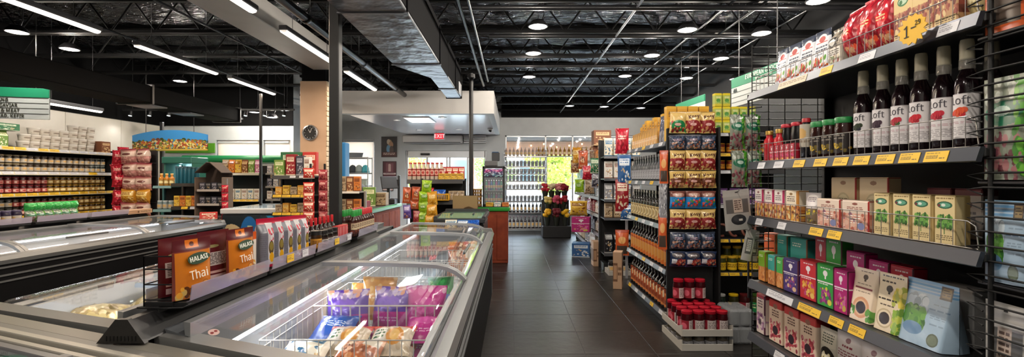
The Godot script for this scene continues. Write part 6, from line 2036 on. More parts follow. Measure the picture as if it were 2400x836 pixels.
func build_far_aisle() -> void:
	# second shelving: end shelves facing the camera, then a long mixed run along the aisle
	var e := shelf_unit("end_shelf", "end shelves with white packs behind the bottle shelving", "shelf", Vector3(1.8, 0, -7.95), 0.0, 0.62, 0.4, 2.15, [0.28, 0.86, 1.16, 1.5, 1.86], {"lip": "3a3c40", "lip_h": 0.04})
	var kinds := [[0.282, "pack_13", 0.34, "dark pack"], [0.862, "pack_10", 0.24, "brown pack"], [1.162, "pack_8", 0.26, "grey-green pack"], [1.502, "pack_9", 0.28, "white pack"], [1.862, "pack_14", 0.3, "pale blue-printed pack"]]
	for q in kinds:
		for k in 4:
			stand(e, bag(q[1], 0.14, q[2], 0.08, "brick", k), "food_pack", q[3] + " on the end shelves behind the bottle shelving", "food pack", q[3] + "s on the far end shelves", Vector3(-0.22 + 0.15 * k, q[0], -0.09), rng.randf_range(-0.06, 0.06))
	for q in [[1458, 300, 60, "scarlet_bag", "red bag at the top of the clip strip"], [1463, 362, 76, "pack_6", "blue bag on the clip strip"], [1458, 420, 80, "pack_0", "red and silver bag on the clip strip"], [1470, 476, 40, "pack_6", "small blue bag low on the clip strip"], [1458, 538, 60, "orange_strip", "orange snack bag low on the clip strip"]]:
		var z := 7.27
		var h: float = q[2] * z / F
		put(bag(q[3], 0.2, h, 0.08, "pillow", int(q[1]) % 5), "clip_strip_bag", q[4] + " behind the bottle shelving", "food bag", "", pt(q[0], q[1] + q[2], z), -0.2)
	var cs := thing("clip_strip", "clear strip that carries the bags behind the bottle shelving", "hook strip", Vector3(1.72, 0, -7.36))
	var cm := MB.new()
	cm.bevel(Vector3(0, 1.1, 0), Vector3(0.04, 2.2, 0.01), 0.002)
	part("strip", cm, mat("8c8c90", 0.3), cs)
	for y in [0.4, 0.9, 1.2, 1.5, 1.85, 2.2]:
		var h := MB.new()
		h.rod(Vector3(0, y - 0.01, 0), Vector3(0, y, 0.06), 0.004, 5)
		part("hook", h, mat("b8b8ba", 0.3, 0.6), cs)
	card_tray("jar_tray", "white tray of dark jars on the floor before the far end shelves", Vector3(1.68, 0.0, -7.75), 0.36, 0.34, 0.12)
	for k in 3:
		put(jar("darkfloor", 0.2, 0.05, mat("1c1a1a", 0.2), mat("3c3c3c", 0.4), "white_label"), "dark_jar", "dark jar in the white tray before the far end shelves", "jar", "dark jars in the far floor tray", Vector3(1.57 + 0.11 * k, 0.009, -7.75))
	put(carton("brown_card", 0.12, 0.5, 0.2), "cardboard_sheet", "tan flattened cardboard leaning at the foot of the bottle shelving", "cardboard", "", Vector3(1.46, 0.0, -6.75), -0.3)
	# long run
	var zc := 10.3
	var g := shelf_unit("gondola_shelf", "long crowded shelving farther down the aisle with many coloured packs", "shelf", Vector3(1.56, 0, -zc), -PI / 2, 3.8, 0.45, 2.15, [0.16, 0.5, 0.84, 1.16, 1.5, 1.86], {"lip": "8c8c90", "lip_h": 0.05})
	var lv := [0.162, 0.502, 0.842, 1.162, 1.502, 1.862]
	var picks := [[9, 10, 8], [13, 7, 9], [9, 11, 0], [13, 8, 1], [0, 5, 6], [2, 9, 15]]
	var words := ["white-lettered wine-red", "red", "orange", "amber", "green", "dark green", "blue", "charcoal", "grey", "white", "brown", "pink", "violet", "black", "cream", "chestnut"]
	for n in 6:
		for k in 17:
			var pk: int = picks[n][(k / 3 + n) % 3]
			var hh := 0.2 + 0.03 * ((k * 5 + n) % 4)
			var p: Node3D = bag("pack_%d" % pk, 0.19, hh, 0.1, "brick", k % 3) if (k / 3) % 2 == 0 else carton("pack_%d" % pk, 0.17, hh, 0.1)
			stand(g, p, "food_pack", words[pk] + " pack on the " + ["bottom", "second", "third", "fourth", "fifth", "top"][n] + " shelf of the long far run", "food pack", "packs on the long far run, " + ["bottom", "second", "third", "fourth", "fifth", "top"][n] + " shelf", Vector3(-1.78 + 0.22 * k, lv[n], -0.1), rng.randf_range(-0.08, 0.08))
	# bags hung out from the run into the aisle
	var hung := [[1385, 388, 32, "scarlet_bag", "red", 9.4], [1366, 420, 30, "lime_bag", "lime green", 9.8], [1390, 420, 34, "pack_10", "brown", 9.4], [1405, 370, 36, "pack_5", "dark green", 8.8], [1375, 352, 44, "rust_bag", "orange", 9.6], [1355, 375, 30, "pack_15", "chestnut", 10.6], [1408, 405, 34, "pack_7", "charcoal", 8.8], [1360, 345, 36, "gold_bag", "golden", 10.4]]
	for q in hung:
		var h: float = q[2] * q[5] / F
		var at := pt(q[0], q[1] + q[2], q[5]) - Vector3(0.07, 0, 0)
		put(bag(q[3], 0.2, h, 0.09, "pillow", int(q[0]) % 4), "hanging_bag", q[4] + " bag hung out from the long far run", "food bag", "", at, -0.5)
		var hk := MB.new()
		hk.rod(g.transform.affine_inverse() * Vector3(1.62, at.y + h - 0.01, at.z), g.transform.affine_inverse() * (at + Vector3(-0.02, h - 0.01, 0)), 0.006, 5)
		part("peg_hook", hk, mat("8c8c8e", 0.3, 0.7), g)
	put(carton("berry_magenta", 0.36, 0.28, 0.24), "magenta_box", "magenta box standing out at the foot of the long far run", "box", "", pt(1370, 542, 9.5) - Vector3(0.06, 0, 0), -0.2)
	put(carton("pack_6", 0.34, 0.26, 0.3), "blue_box", "dark blue box on the floor below the magenta box", "box", "", Vector3(1.34, 0.0, -9.5), -0.2)
	put(bag("pack_3", 0.36, 0.3, 0.16, "pillow"), "yellow_net_bag", "yellow net bag hung low on the long far run", "food bag", "", pt(1364, 505, 9.9) - Vector3(0.07, 0, 0), -0.3)
	put(carton("brown_card", 0.12, 0.42, 0.24), "cardboard_box", "narrow tan cardboard box on the floor by the far run", "box", "", Vector3(1.45, 0, -8.5))
	put(carton("pack_15", 0.34, 0.3, 0.3), "wicker_hamper", "brown hamper box on top of the long far run", "box", "", Vector3(1.78, 2.15, -9.8))
	far_window_rack()
	flower_stand()

func far_window_rack() -> void:
	var r := thing("wire_shelving", "tall chrome wire shelving full of glassware before the window", "shelf", Vector3(0.37, 0, -13.4))
	var chrome := mat("a8a8aa", 0.25, 0.8)
	for x in [-0.58, 0.58]:
		for z in [0.0, -0.4]:
			var p := MB.new()
			p.rod(Vector3(x, 0, z), Vector3(x, 2.3, z), 0.012, 6)
			part("post", p, chrome, r)
	var ys := [0.12, 0.56, 0.86, 1.2, 1.42, 1.62, 1.82, 2.1]
	for y in ys:
		var m := MB.new()
		m.bevel(Vector3(0, y, 0.0), Vector3(1.16, 0.03, 0.012), 0.003)
		m.bevel(Vector3(0, y, -0.4), Vector3(1.16, 0.03, 0.012), 0.003)
		for k in 12:
			m.rod(Vector3(-0.55 + 0.1 * k, y + 0.01, 0), Vector3(-0.55 + 0.1 * k, y + 0.01, -0.4), 0.003, 4)
		part("wire_shelf", m, chrome, r)
	var gl := mat("8c9092", 0.12, 0.4)
	for n in range(1, 8):
		for k in 11:
			if n < 2 or n > 6:
				stand(r, bottle("winef%d" % n, 0.3 if n < 2 else 0.24, 0.036, mat("1c1a1e" if n < 2 else "a08c84", 0.2), mat("b8b0b4", 0.4), "white_label", 0.34, 0.6, 0.12, 0.5, 10), "glass_bottle", "bottle with a pale label on the " + ("second" if n < 2 else "top") + " shelf of the wire shelving", "bottle", "bottles on the wire shelving", Vector3(-0.53 + 0.105 * k, ys[n] + 0.014, -0.12))
			else:
				stand(r, proto("goblet%d" % (n % 2), func():
					var a := MB.new()
					a.lathe([[0.0, 0.0], [0.03, 0.0], [0.03, 0.005], [0.005, 0.01], [0.005, 0.06], [0.03, 0.08], [0.04, 0.12], [0.036, 0.16], [0.034, 0.16]] if n % 2 == 0 else [[0.0, 0.0], [0.035, 0.0], [0.05, 0.05], [0.052, 0.1], [0.045, 0.13], [0.043, 0.13]], 10)
					return holder([["bowl", a, mat("b0b4b8", 0.1, 0.5)]])), "drinking_glass", ["footless", "stemmed"][1 - n % 2] + " drinking glass on " + ["", "", "the third", "the fourth", "the fifth", "the sixth", "the seventh"][n] + " shelf of the wire shelving", "glass", "glassware on the wire shelving", Vector3(-0.53 + 0.105 * k, ys[n] + 0.014, -0.08 - 0.06 * (k % 2)))
				if n != 3:
					stand(r, tub("dish", 0.14, 0.05, mat("9c9ca0", 0.3), mat("c0b8b8", 0.4)), "lidded_dish", "grey lidded dish behind the glasses of the wire shelving", "dish", "dishes behind the glasses", Vector3(-0.53 + 0.105 * k, ys[n] + 0.014, -0.29))
	for k in 11:
		stand(r, bottle("wineb", 0.34, 0.038, mat("2a2226", 0.2), mat("7c5c6c", 0.4), "white_label", 0.34, 0.6, 0.12, 0.5, 10), "glass_bottle", "dark bottle with a pale label on the bottom wire shelf", "bottle", "bottles on the bottom wire shelf", Vector3(-0.53 + 0.105 * k, 0.134, -0.1))
	# amber bottles on the window shelf
	var w := thing("window_shelf", "narrow glass shelf across the window carrying amber bottles", "shelf", Vector3(1.5, 2.12, -13.85))
	var wm := MB.new()
	wm.bevel(Vector3(0, 0, 0), Vector3(1.7, 0.03, 0.2), 0.004)
	part("board", wm, mat("8c8a88", 0.3), w)
	for x in [-0.7, 0.7]:
		var b := MB.new()
		b.bevel(Vector3(x, -0.06, -0.06), Vector3(0.03, 0.1, 0.12), 0.003)
		part("bracket", b, chrome, w)
	for k in 13:
		put(bottle("amber", 0.26, 0.035, mat("8a6420", 0.15), mat("c8a84c", 0.4, 0.4), "gold_label", 0.34, 0.6, 0.12, 0.5, 10), "amber_bottle", "amber bottle on the narrow shelf across the window", "bottle", "amber bottles on the window shelf", Vector3(0.75 + 0.122 * k, 2.136, -13.84))

func flower_stand() -> void:
	var o := thing("flower_stand", "black tiered stand of bouquets by the window", "stand", Vector3(1.13, 0, -12.6))
	for q in [[0.95, -0.3], [0.62, -0.08], [0.3, 0.14]]:
		var m := MB.new()
		m.bevel(Vector3(0, q[0] / 2, q[1]), Vector3(0.72, q[0], 0.21), 0.015)
		part("tier", m, mat("131314", 0.5), o)
	var cols := [["red", "b01c2c", -0.26, 0], ["cream", "d8c8a0", -0.09, 0], ["pink", "d88c8c", 0.08, 0], ["deep red", "8c1424", 0.25, 0], ["pale yellow", "d8c070", -0.2, 1], ["rose", "c8506c", 0.0, 1], ["crimson", "a0182c", 0.2, 1], ["golden yellow", "e0a81c", -0.24, 2], ["maroon", "6a1420", 0.0, 2], ["bright yellow", "e8b41c", 0.22, 2]]
	for k in 10:
		var row: int = cols[k][3]
		var b := thing("bouquet", cols[k][0] + " bouquet on the black flower stand by the window", "flowers", o.position + Vector3(cols[k][2], [0.95, 0.62, 0.3][row], [-0.3, -0.08, 0.14][row]))
		var s := MB.new()
		s.lathe([[0.0, 0.0], [0.05, 0.0], [0.09, 0.22], [0.0, 0.22]], 10)
		part("wrapping", s, mat("20241c", 0.4), b)
		var g := RandomNumberGenerator.new()
		g.seed = k
		for j in 10:
			var f := MB.new()
			var c := Vector3(g.randf_range(-0.06, 0.06), 0.24 + g.randf_range(0, 0.16), g.randf_range(-0.04, 0.07))
			f.lathe([[0.0, -0.05], [0.045, -0.025], [0.062, 0.015], [0.05, 0.045], [0.026, 0.05], [0.0, 0.03]], 8, c)
			part("flower", f, mat(cols[k][1], 0.7), b)
		part("leaves", leafy(k + 70, 60, Vector3(0.08, 0.09, 0.08), 0.03), mat("2c4a24", 0.6), b, Vector3(0, 0.25, 0))

func counter(label: String, at: Vector3, w: float, d: float) -> Node3D:
	var o := thing("checkout_counter", label, "counter", at)
	var red := grain("counter_wood", "7a2c14", "96401e", 0.02, 128, 1.4, 0.75)
	var m := MB.new()
	m.bevel(Vector3(0, 0.46, 0), Vector3(w, 0.92, d), 0.008)
	part("body", m, red, o)
	var t := MB.new()
	t.bevel(Vector3(0, 0.955, 0), Vector3(w + 0.06, 0.07, d + 0.06), 0.012)
	part("green_edge", t, mat("1f8a2c", 0.35), o)
	var b := MB.new()
	b.bevel(Vector3(0, 0.994, 0), Vector3(w + 0.02, 0.012, d + 0.02), 0.003)
	part("worktop", b, mat("1c1c1e", 0.3), o)
	for k in 3:
		var p := MB.new()
		p.bevel(Vector3(-w / 2 + w * (k + 0.5) / 3, 0.46, d / 2 + 0.004), Vector3(w / 3 - 0.02, 0.8, 0.012), 0.004)
		part("front_panel", p, red, o)
	return o

func build_checkout() -> void:
	counter("red-brown checkout counter with green edge below the drinks cooler", Vector3(-0.38, 0, -9.0), 0.62, 0.62)
	var c := counter("long red-brown checkout counter with green edge beside the glassware rack", Vector3(-2.75, 0, -9.05), 0.85, 2.3)
	for k in 5:
		var p := MB.new()
		p.bevel(Vector3(0.428, 0.46, 0.94 - 0.46 * k), Vector3(0.012, 0.8, 0.44), 0.004)
		part("side_panel", p, grain("counter_wood", "7a2c14", "96401e", 0.02, 128, 1.4, 0.75), c)
	# small freezer in front of the checkout
	var f := thing("ice_cream_freezer", "small black chest freezer with a green glass top by the checkout", "freezer", Vector3(-0.72, 0, -7.3))
	var m := MB.new()
	m.bevel(Vector3(0, 0.46, 0), Vector3(0.66, 0.86, 1.2), 0.02)
	part("body", m, mat("141416", 0.35), f)
	var t := MB.new()
	for q in [[Vector3(0, 0.92, 0.58), Vector3(0.7, 0.07, 0.08)], [Vector3(0, 0.98, -0.58), Vector3(0.7, 0.07, 0.08)], [Vector3(0.33, 0.95, 0), Vector3(0.05, 0.07, 1.2)], [Vector3(-0.33, 0.95, 0), Vector3(0.05, 0.07, 1.2)]]:
		t.bevel(q[0], q[1], 0.012)
	part("top_frame", t, mat("3a3c3e", 0.35, 0.3), f)
	var g := MB.new()
	g.sheet(PackedVector2Array([Vector2(-0.56, 0.955), Vector2(0, 0.985), Vector2(0.56, 0.965)]), 0.006, 0.31, -0.31)
	for k in g.v.size():
		g.v[k] = Vector3(g.v[k].z, g.v[k].y, -g.v[k].x)
		g.n[k] = Vector3(g.n[k].z, g.n[k].y, -g.n[k].x)
	part("glass_top", g, glass("7fb89a", 0.55, 0.05), f)
	for k in 2:
		var h := MB.new()
		h.bevel(Vector3(-0.16 + 0.32 * k, 0.985, 0.1), Vector3(0.02, 0.02, 0.3), 0.005)
		part("handle", h, mat("3a3c3e", 0.35), f)
	for q in [[-0.1, "pack_14", "white"], [0.06, "pack_6", "blue"], [0.2, "blue_bag", "deep blue"]]:
		put(bag(q[1], 0.16, 0.12, 0.14, "brick"), "frozen_pack", q[2] + " pack standing at the foot of the small black freezer", "food pack", "", Vector3(-0.72 + q[0], 0.825, -6.62))
	var sh := MB.new()
	sh.bevel(Vector3(0.06, 0.81, 0.68), Vector3(0.56, 0.025, 0.16), 0.004)
	part("front_shelf", sh, mat("141416", 0.4), f)
	# display rack between the counters
	var r := shelf_unit("display_rack", "black display rack with sauce bottles before the entrance doors", "shelf", Vector3(-1.29, 0, -8.2), 0.0, 0.94, 0.4, 1.5, [0.3, 0.7, 1.13, 1.48], {"lip": "2c2c2e", "lip_h": 0.07, "lip_metal": 0.1})
	for k in 8:
		for j in 2:
			stand(r, bottle("sauce_w", 0.29, 0.034, mat("c8b8a8", 0.3), mat("b03024", 0.4), "red_label", 0.5, 0.6, 0.2, 0.62, 12), "sauce_bottle", "white and red sauce bottle on the display rack", "bottle", "white and red bottles on the display rack", Vector3(-0.43 + 0.075 * k, 1.482, -0.07 - 0.1 * j))
	for k in 4:
		stand(r, carton("pack_3", 0.1, 0.1, 0.08), "snack_box", "yellow and red box on top of the display rack", "box", "yellow boxes on the display rack", Vector3(0.11 + 0.105 * k, 1.482, -0.06))
		stand(r, bag("pack_1", 0.11, 0.22, 0.06, "pouch", k), "snack_bag", "red and white pouch behind the yellow boxes on the display rack", "food bag", "pouches on the display rack", Vector3(0.11 + 0.105 * k, 1.482, -0.2))
	for k in 5:
		stand(r, bag("pack_10", 0.09, 0.16, 0.06, "pouch", k), "nut_bag", "tan bag on the second level of the display rack", "food bag", "tan bags on the display rack", Vector3(0.26 + 0.045 * k, 1.132, -0.1 - 0.06 * (k % 2)))
	var bk := thing("yellow_basket", "yellow slotted basket with a red and a blue packet", "basket", on(r, Vector3(0.03, 1.132, -0.02)))
	for q in [[Vector3(0, 0.005, 0), Vector3(0.42, 0.01, 0.2)], [Vector3(0, 0.01, 0.1), Vector3(0.42, 0.012, 0.008)], [Vector3(0, 0.105, 0.1), Vector3(0.42, 0.02, 0.012)], [Vector3(0, 0.105, -0.1), Vector3(0.42, 0.02, 0.012)], [Vector3(-0.21, 0.06, 0), Vector3(0.01, 0.11, 0.2)], [Vector3(0.21, 0.06, 0), Vector3(0.01, 0.11, 0.2)]]:
		var b := MB.new()
		b.bevel(q[0], q[1], 0.003)
		part("rim", b, mat("d09a1c", 0.4), bk)
	for k in 16:
		var b := MB.new()
		b.box(Vector3(-0.2 + 0.0267 * k, 0.055, 0.1), Vector3(0.012, 0.09, 0.006))
		part("slat", b, mat("d09a1c", 0.4), bk)
	stand(r, bag("scarlet_bag", 0.16, 0.2, 0.07, "pillow"), "snack_bag", "red packet standing in the yellow basket", "food bag", "", Vector3(-0.1, 1.144, -0.03))
	stand(r, bag("blue_bag", 0.2, 0.17, 0.08, "pillow"), "snack_bag", "blue packet standing in the yellow basket", "food bag", "", Vector3(0.08, 1.144, -0.03))
	# hanging bags on the rack's left corner
	var hooks := thing("bag_rack", "slim black rack hung with orange, green and yellow bags", "rack", Vector3(-1.42, 0, -7.72))
	var hm := MB.new()
	hm.bevel(Vector3(0, 0.75, -0.02), Vector3(0.04, 1.5, 0.03), 0.004)
	part("post", hm, mat("1a1a1c", 0.45), hooks)
	var hb := MB.new()
	hb.bevel(Vector3(0, 0.015, 0), Vector3(0.4, 0.03, 0.3), 0.004)
	part("foot", hb, mat("1a1a1c", 0.45), hooks)
	for q in [[953, 438, 38, 20, "rust_bag", "orange bag"], [974, 437, 34, 20, "rust_bag", "rust red bag"], [971, 470, 20, 20, "rust_bag", "small orange bag"], [955, 480, 32, 20, "violet_bag", "violet bag"], [976, 493, 34, 17, "maroon_bag", "maroon bag"], [999, 422, 30, 24, "lime_bag", "topmost lime bag"], [994, 448, 26, 24, "lime_bag", "second lime bag"], [993, 472, 26, 24, "lime_bag", "third lime bag"], [990, 496, 30, 22, "lime_bag", "lowest lime bag"], [1014, 448, 32, 24, "amber_bag", "upper amber bag"], [1013, 478, 28, 26, "amber_bag", "middle amber bag"], [1006, 502, 26, 24, "amber_bag", "lower amber bag"]]:
		var z := 7.6
		var h: float = q[2] * z / F
		var top := pt(q[0], q[1], z)
		put(bag(q[4], q[3] * z / F, h, 0.06, "pillow", int(q[0]) % 5), "hanging_bag", q[5] + " on the slim rack by the display", "food bag", "", top - Vector3(0, h, 0), rng.randf_range(-0.2, 0.2), rng.randf_range(-0.08, 0.08))
		var w := MB.new()
		w.rod(Vector3(0, top.y - 0.01, 0), top - hooks.position + Vector3(0, -0.012, 0.0), 0.003, 4)
		part("hook", w, mat("8c8c8e", 0.3, 0.7), hooks)
	# cardboard stand with flyers
	var cd := thing("card_display", "kraft cardboard display with an arched cut-out beside the small freezer", "display", pt(1090, 478, 7.97))
	cd.position.y = 0.0
	var arch := PackedVector2Array([Vector2(-0.2, 0.0), Vector2(0.2, 0.0), Vector2(0.2, 0.83), Vector2(-0.06, 0.83), Vector2(-0.06, 0.95), Vector2(-0.02, 1.02), Vector2(0.06, 1.05), Vector2(0.14, 1.02), Vector2(0.18, 0.95), Vector2(0.18, 0.84), Vector2(0.2, 0.84), Vector2(0.2, 1.22), Vector2(-0.2, 1.22)])
	var am := MB.new()
	am.prism(arch, 0.006, -0.006)
	part("front", am, mat("8a7350", 0.9), cd)
	var ab := MB.new()
	ab.bevel(Vector3(0, 0.6, -0.14), Vector3(0.4, 1.2, 0.01), 0.002)
	part("back", ab, mat("6f5c40", 0.9), cd)
	var at := MB.new()
	at.bevel(Vector3(0, 0.81, -0.07), Vector3(0.4, 0.012, 0.14), 0.002)
	part("shelf", at, mat("8a7350", 0.9), cd)
	for k in 3:
		put(carton(["pack_11", "pack_4", "pack_14"][k], 0.06, 0.14, 0.02), "leaflet", ["pink", "green", "pale"][k] + " leaflet in the cut-out of the kraft display", "leaflet", "", cd.position + Vector3(0.0 + 0.06 * k, 0.817, -0.05), 0.3, 0.15)
	# drinks cooler on the right counter
	var k := thing("drinks_cooler", "small black drinks cooler with a lit glass door on the counter", "cooler", Vector3(-0.33, 1.0, -9.0))
	for q in [[Vector3(-0.185, 0.36, 0), Vector3(0.03, 0.72, 0.4)], [Vector3(0.185, 0.36, 0), Vector3(0.03, 0.72, 0.4)], [Vector3(0, 0.7, 0), Vector3(0.4, 0.04, 0.4)], [Vector3(0, 0.02, 0), Vector3(0.4, 0.04, 0.4)], [Vector3(0, 0.36, -0.19), Vector3(0.4, 0.72, 0.02)]]:
		var b := MB.new()
		b.bevel(q[0], q[1], 0.005)
		part("case", b, mat("151517", 0.4), k)
	var hd := carton_mesh(0.34, 0.14, 0.01, designs["cooler_print"])
	part("printed_header", hd, paper, k, Vector3(0, 0.53, 0.19))
	var ga := MB.new()
	ga.box(Vector3(0, 0.28, 0.195), Vector3(0.34, 0.48, 0.006))
	part("glass_door", ga, glass("c8d4dc", 0.12, 0.03), k)
	for y in [0.045, 0.28]:
		var s := MB.new()
		s.box(Vector3(0, y, 0), Vector3(0.34, 0.01, 0.34))
		part("wire_shelf", s, mat("8c8c8e", 0.3, 0.5), k)
		for i in 7:
			put(bottle("can%d" % (i % 3), 0.19, 0.02, mat(["2c8c6c", "8c3c7c", "2c5c8c"][i % 3], 0.2), mat("d8d8d8", 0.4), "white_label", 0.5, 0.65, 0.2, 0.5, 10), "drink_bottle", ["green", "purple", "blue"][i % 3] + " drink bottle inside the counter cooler", "bottle", ["green", "purple", "blue"][i % 3] + " bottles in the cooler", Vector3(-0.33 - 0.138 + 0.046 * i, 1.0 + y + 0.006, -8.95))
	var kl := MB.new()
	kl.box(Vector3(0, 0.672, 0.1), Vector3(0.3, 0.012, 0.02))
	part("light_tube", kl, glow("e8f0ff", 2.0), k)
	var ks := OmniLight3D.new()
	ks.name = "lamp_light"
	ks.position = Vector3(0, 0.655, 0.1)
	ks.light_energy = 0.05
	ks.omni_range = 10.0
	ks.omni_attenuation = 2.0
	ks.light_size = 0.02
	ks.shadow_enabled = true
	k.add_child(ks)
	var sp := thing("counter_scale", "grey counter scale standing on the drinks cooler", "scale", Vector3(-0.38, 1.72, -9.0))
	var sb := MB.new()
	sb.bevel(Vector3(0, 0.05, 0), Vector3(0.24, 0.1, 0.26), 0.015)
	part("body", sb, mat("5c5c5e", 0.4), sp)
	var ss := MB.new()
	ss.bevel(Vector3(0.08, 0.18, -0.06), Vector3(0.14, 0.16, 0.04), 0.01)
	part("screen_head", ss, mat("2a2c30", 0.3), sp)
	# wicker basket and goods on the right counter
	var wb := thing("wicker_basket", "tall brown wicker basket on the green-edged counter", "basket", Vector3(-0.635, 1.0, -8.86))
	var slat := MB.new()
	slat.box(Vector3.ZERO, Vector3(0.022, 0.3, 0.006))
	var slm := slat.done()
	for i in 14:
		var g2 := TAU * i / 14.0
		var o := part("stake", slm, mat("6a4a24", 0.8), wb, Vector3(cos(g2) * 0.09, 0.15, sin(g2) * 0.09))
		o.rotation.y = PI / 2 - g2
	for y in [0.02, 0.09, 0.16, 0.23, 0.29]:
		var ring := MB.new()
		ring.lathe([[0.092, y], [0.097, y + 0.012], [0.092, y + 0.024], [0.088, y + 0.012]], 16)
		part("weave_ring", ring, mat("9a7434", 0.8), wb)
	var bt := MB.new()
	bt.lathe([[0.0, 0.004], [0.085, 0.004], [0.085, 0.01], [0.0, 0.01]], 16)
	part("bottom", bt, mat("6a4a24", 0.8), wb)
	for i in 3:
		put(carton(["pack_3", "pack_14", "pack_2"][i], 0.12, 0.07, 0.09), "counter_box", ["amber", "cream", "orange"][i] + " box on the right counter before the cooler", "box", "", Vector3(-0.4 + 0.14 * i, 1.0, -8.76), 0.2 * i - 0.2)
	# register on the left counter
	var rg := thing("cash_register", "black cash register screen on a stand by the entrance", "register", Vector3(-2.46, 1.0, -9.75))
	var r1 := MB.new()
	r1.bevel(Vector3(0, 0.05, 0), Vector3(0.34, 0.1, 0.36), 0.01)
	part("drawer", r1, mat("1c1c1e", 0.4), rg)
	var r2 := MB.new()
	r2.bevel(Vector3(0, 0.2, -0.03), Vector3(0.06, 0.24, 0.05), 0.006)
	part("stand", r2, mat("1c1c1e", 0.4), rg)
	var r3 := MB.new()
	r3.bevel(Vector3.ZERO, Vector3(0.34, 0.25, 0.03), 0.006)
	var r4 := part("screen", r3, mat("141416", 0.6), rg, Vector3(0.02, 0.42, 0.0))
	r4.rotation = Vector3(-0.3, 0.7, 0.0)
	var r5 := MB.new()
	r5.bevel(Vector3(0.12, 0.42, -0.12), Vector3(0.16, 0.12, 0.02), 0.004)
	part("customer_display", r5, mat("2c2e32", 0.2), rg)
	var cp := thing("screen_post", "slim dark post at the end of the left counter", "post", Vector3(-2.28, 1.0, -9.9))
	var cpm := MB.new()
	cpm.bevel(Vector3(0, 0.28, 0), Vector3(0.05, 0.56, 0.05), 0.005)
	part("shaft", cpm, mat("2c3034", 0.4), cp)
	# goods on the left counter
	for q in [[-2.95, 8.35, "pack_2", 0.2, 0.16, "orange candy box"], [-2.75, 8.3, "pack_1", 0.22, 0.14, "red candy box"], [-2.55, 8.4, "pack_0", 0.2, 0.12, "wine-red candy box"], [-2.9, 8.9, "pack_9", 0.26, 0.3, "white tall carton"], [-2.6, 8.95, "pack_4", 0.22, 0.34, "green-topped carton"], [-2.42, 9.1, "pack_10", 0.22, 0.24, "tan paper carton"]]:
		put(carton(q[2], q[3], q[4], 0.16), "counter_box", q[5] + " on the long left counter", "box", "", Vector3(q[0], 1.0, -q[1]), rng.randf_range(-0.3, 0.3))
	for i in 4:
		put(bag("pack_14", 0.12, 0.2, 0.04, "pouch", i), "magazine_pack", "pale pack leaning among the candy boxes", "food bag", "pale packs among the candy boxes", Vector3(-3.0 + 0.09 * i, 1.0, -8.55), 0.3, 0.15)
	var jk := thing("black_bag", "black shopping bag slumped over the left counter", "bag", Vector3(-3.0, 1.0, -9.5))
	var bm := MB.new()
	bm.grid(16, 10, func(u: float, v: float):
		var a := TAU * u
		var rr := 0.2 * sqrt(sin(PI * clampf(v, 0.02, 0.98))) * (1.0 + 0.12 * sin(3 * a + v * 4.0))
		return Vector3(cos(-a) * rr, 0.42 * (1.0 - v), sin(-a) * rr * 0.7))
	part("body", bm, mat("101012", 0.6), jk)
	# glassware rack behind the left counter
	var gr := thing("wire_shelving", "chrome wire shelving with coloured baskets before the blinded window", "shelf", Vector3(-3.85, 0, -11.4))
	var chrome := mat("b0b2b4", 0.25, 0.8)
	for x in [-0.5, 0.5]:
		for z in [0.0, -0.36]:
			var p := MB.new()
			p.rod(Vector3(x, 0, z), Vector3(x, 2.0, z), 0.012, 6)
			part("post", p, chrome, gr)
	for y in [1.0, 1.32, 1.62, 1.98]:
		var p := MB.new()
		p.bevel(Vector3(0, y, 0.0), Vector3(1.0, 0.03, 0.012), 0.003)
		p.bevel(Vector3(0, y, -0.36), Vector3(1.0, 0.03, 0.012), 0.003)
		for i in 12:
			p.rod(Vector3(-0.48 + 0.087 * i, y + 0.01, 0), Vector3(-0.48 + 0.087 * i, y + 0.01, -0.36), 0.003, 4)
		part("wire_shelf", p, chrome, gr)
	for i in 6:
		var o := thing("knit_hat", ["black", "orange", "lime green", "dark grey", "pale grey", "teal"][i] + " rounded knit hat on the wire shelving by the blinded window", "hat", Vector3(-4.2 + 0.15 * i, 1.634, -11.55))
		var hm2 := MB.new()
		hm2.lathe([[0.085, 0.0], [0.09, 0.03], [0.08, 0.12], [0.05, 0.17], [0.0, 0.19]], 14)
		part("crown", hm2, mat(["16161a", "b8562c", "84a02c", "2c3034", "7c8480", "3c8c94"][i], 0.9), o)
		var hc := MB.new()
		hc.lathe([[0.086, -0.001], [0.096, 0.0], [0.096, 0.04], [0.088, 0.042]], 14)
		part("brim", hc, mat(["0c0c10", "943c1c", "6c8820", "202428", "5c6460", "2c747c"][i], 0.9), o)
	var bsk := thing("oval_basket", "grey oval basket on top of the wire shelving by the blinded window", "basket", Vector3(-3.75, 1.994, -11.58))
	var ob := MB.new()
	ob.lathe([[0.0, 0.004], [0.18, 0.004], [0.2, 0.1], [0.205, 0.11], [0.19, 0.11], [0.17, 0.02], [0.0, 0.02]], 20)
	part("bowl", ob, mat("5c6062", 0.6), bsk).scale = Vector3(1.2, 1, 0.6)
	for i in 5:
		put(tub("box%d" % i, 0.16, 0.08, mat("8c9488", 0.3), mat("6c746c", 0.4)), "storage_tub", "grey-green tub on the lower wire shelf by the blinded window", "tub", "tubs on the lower wire shelf", Vector3(-4.2 + 0.18 * i, 1.334, -11.56))

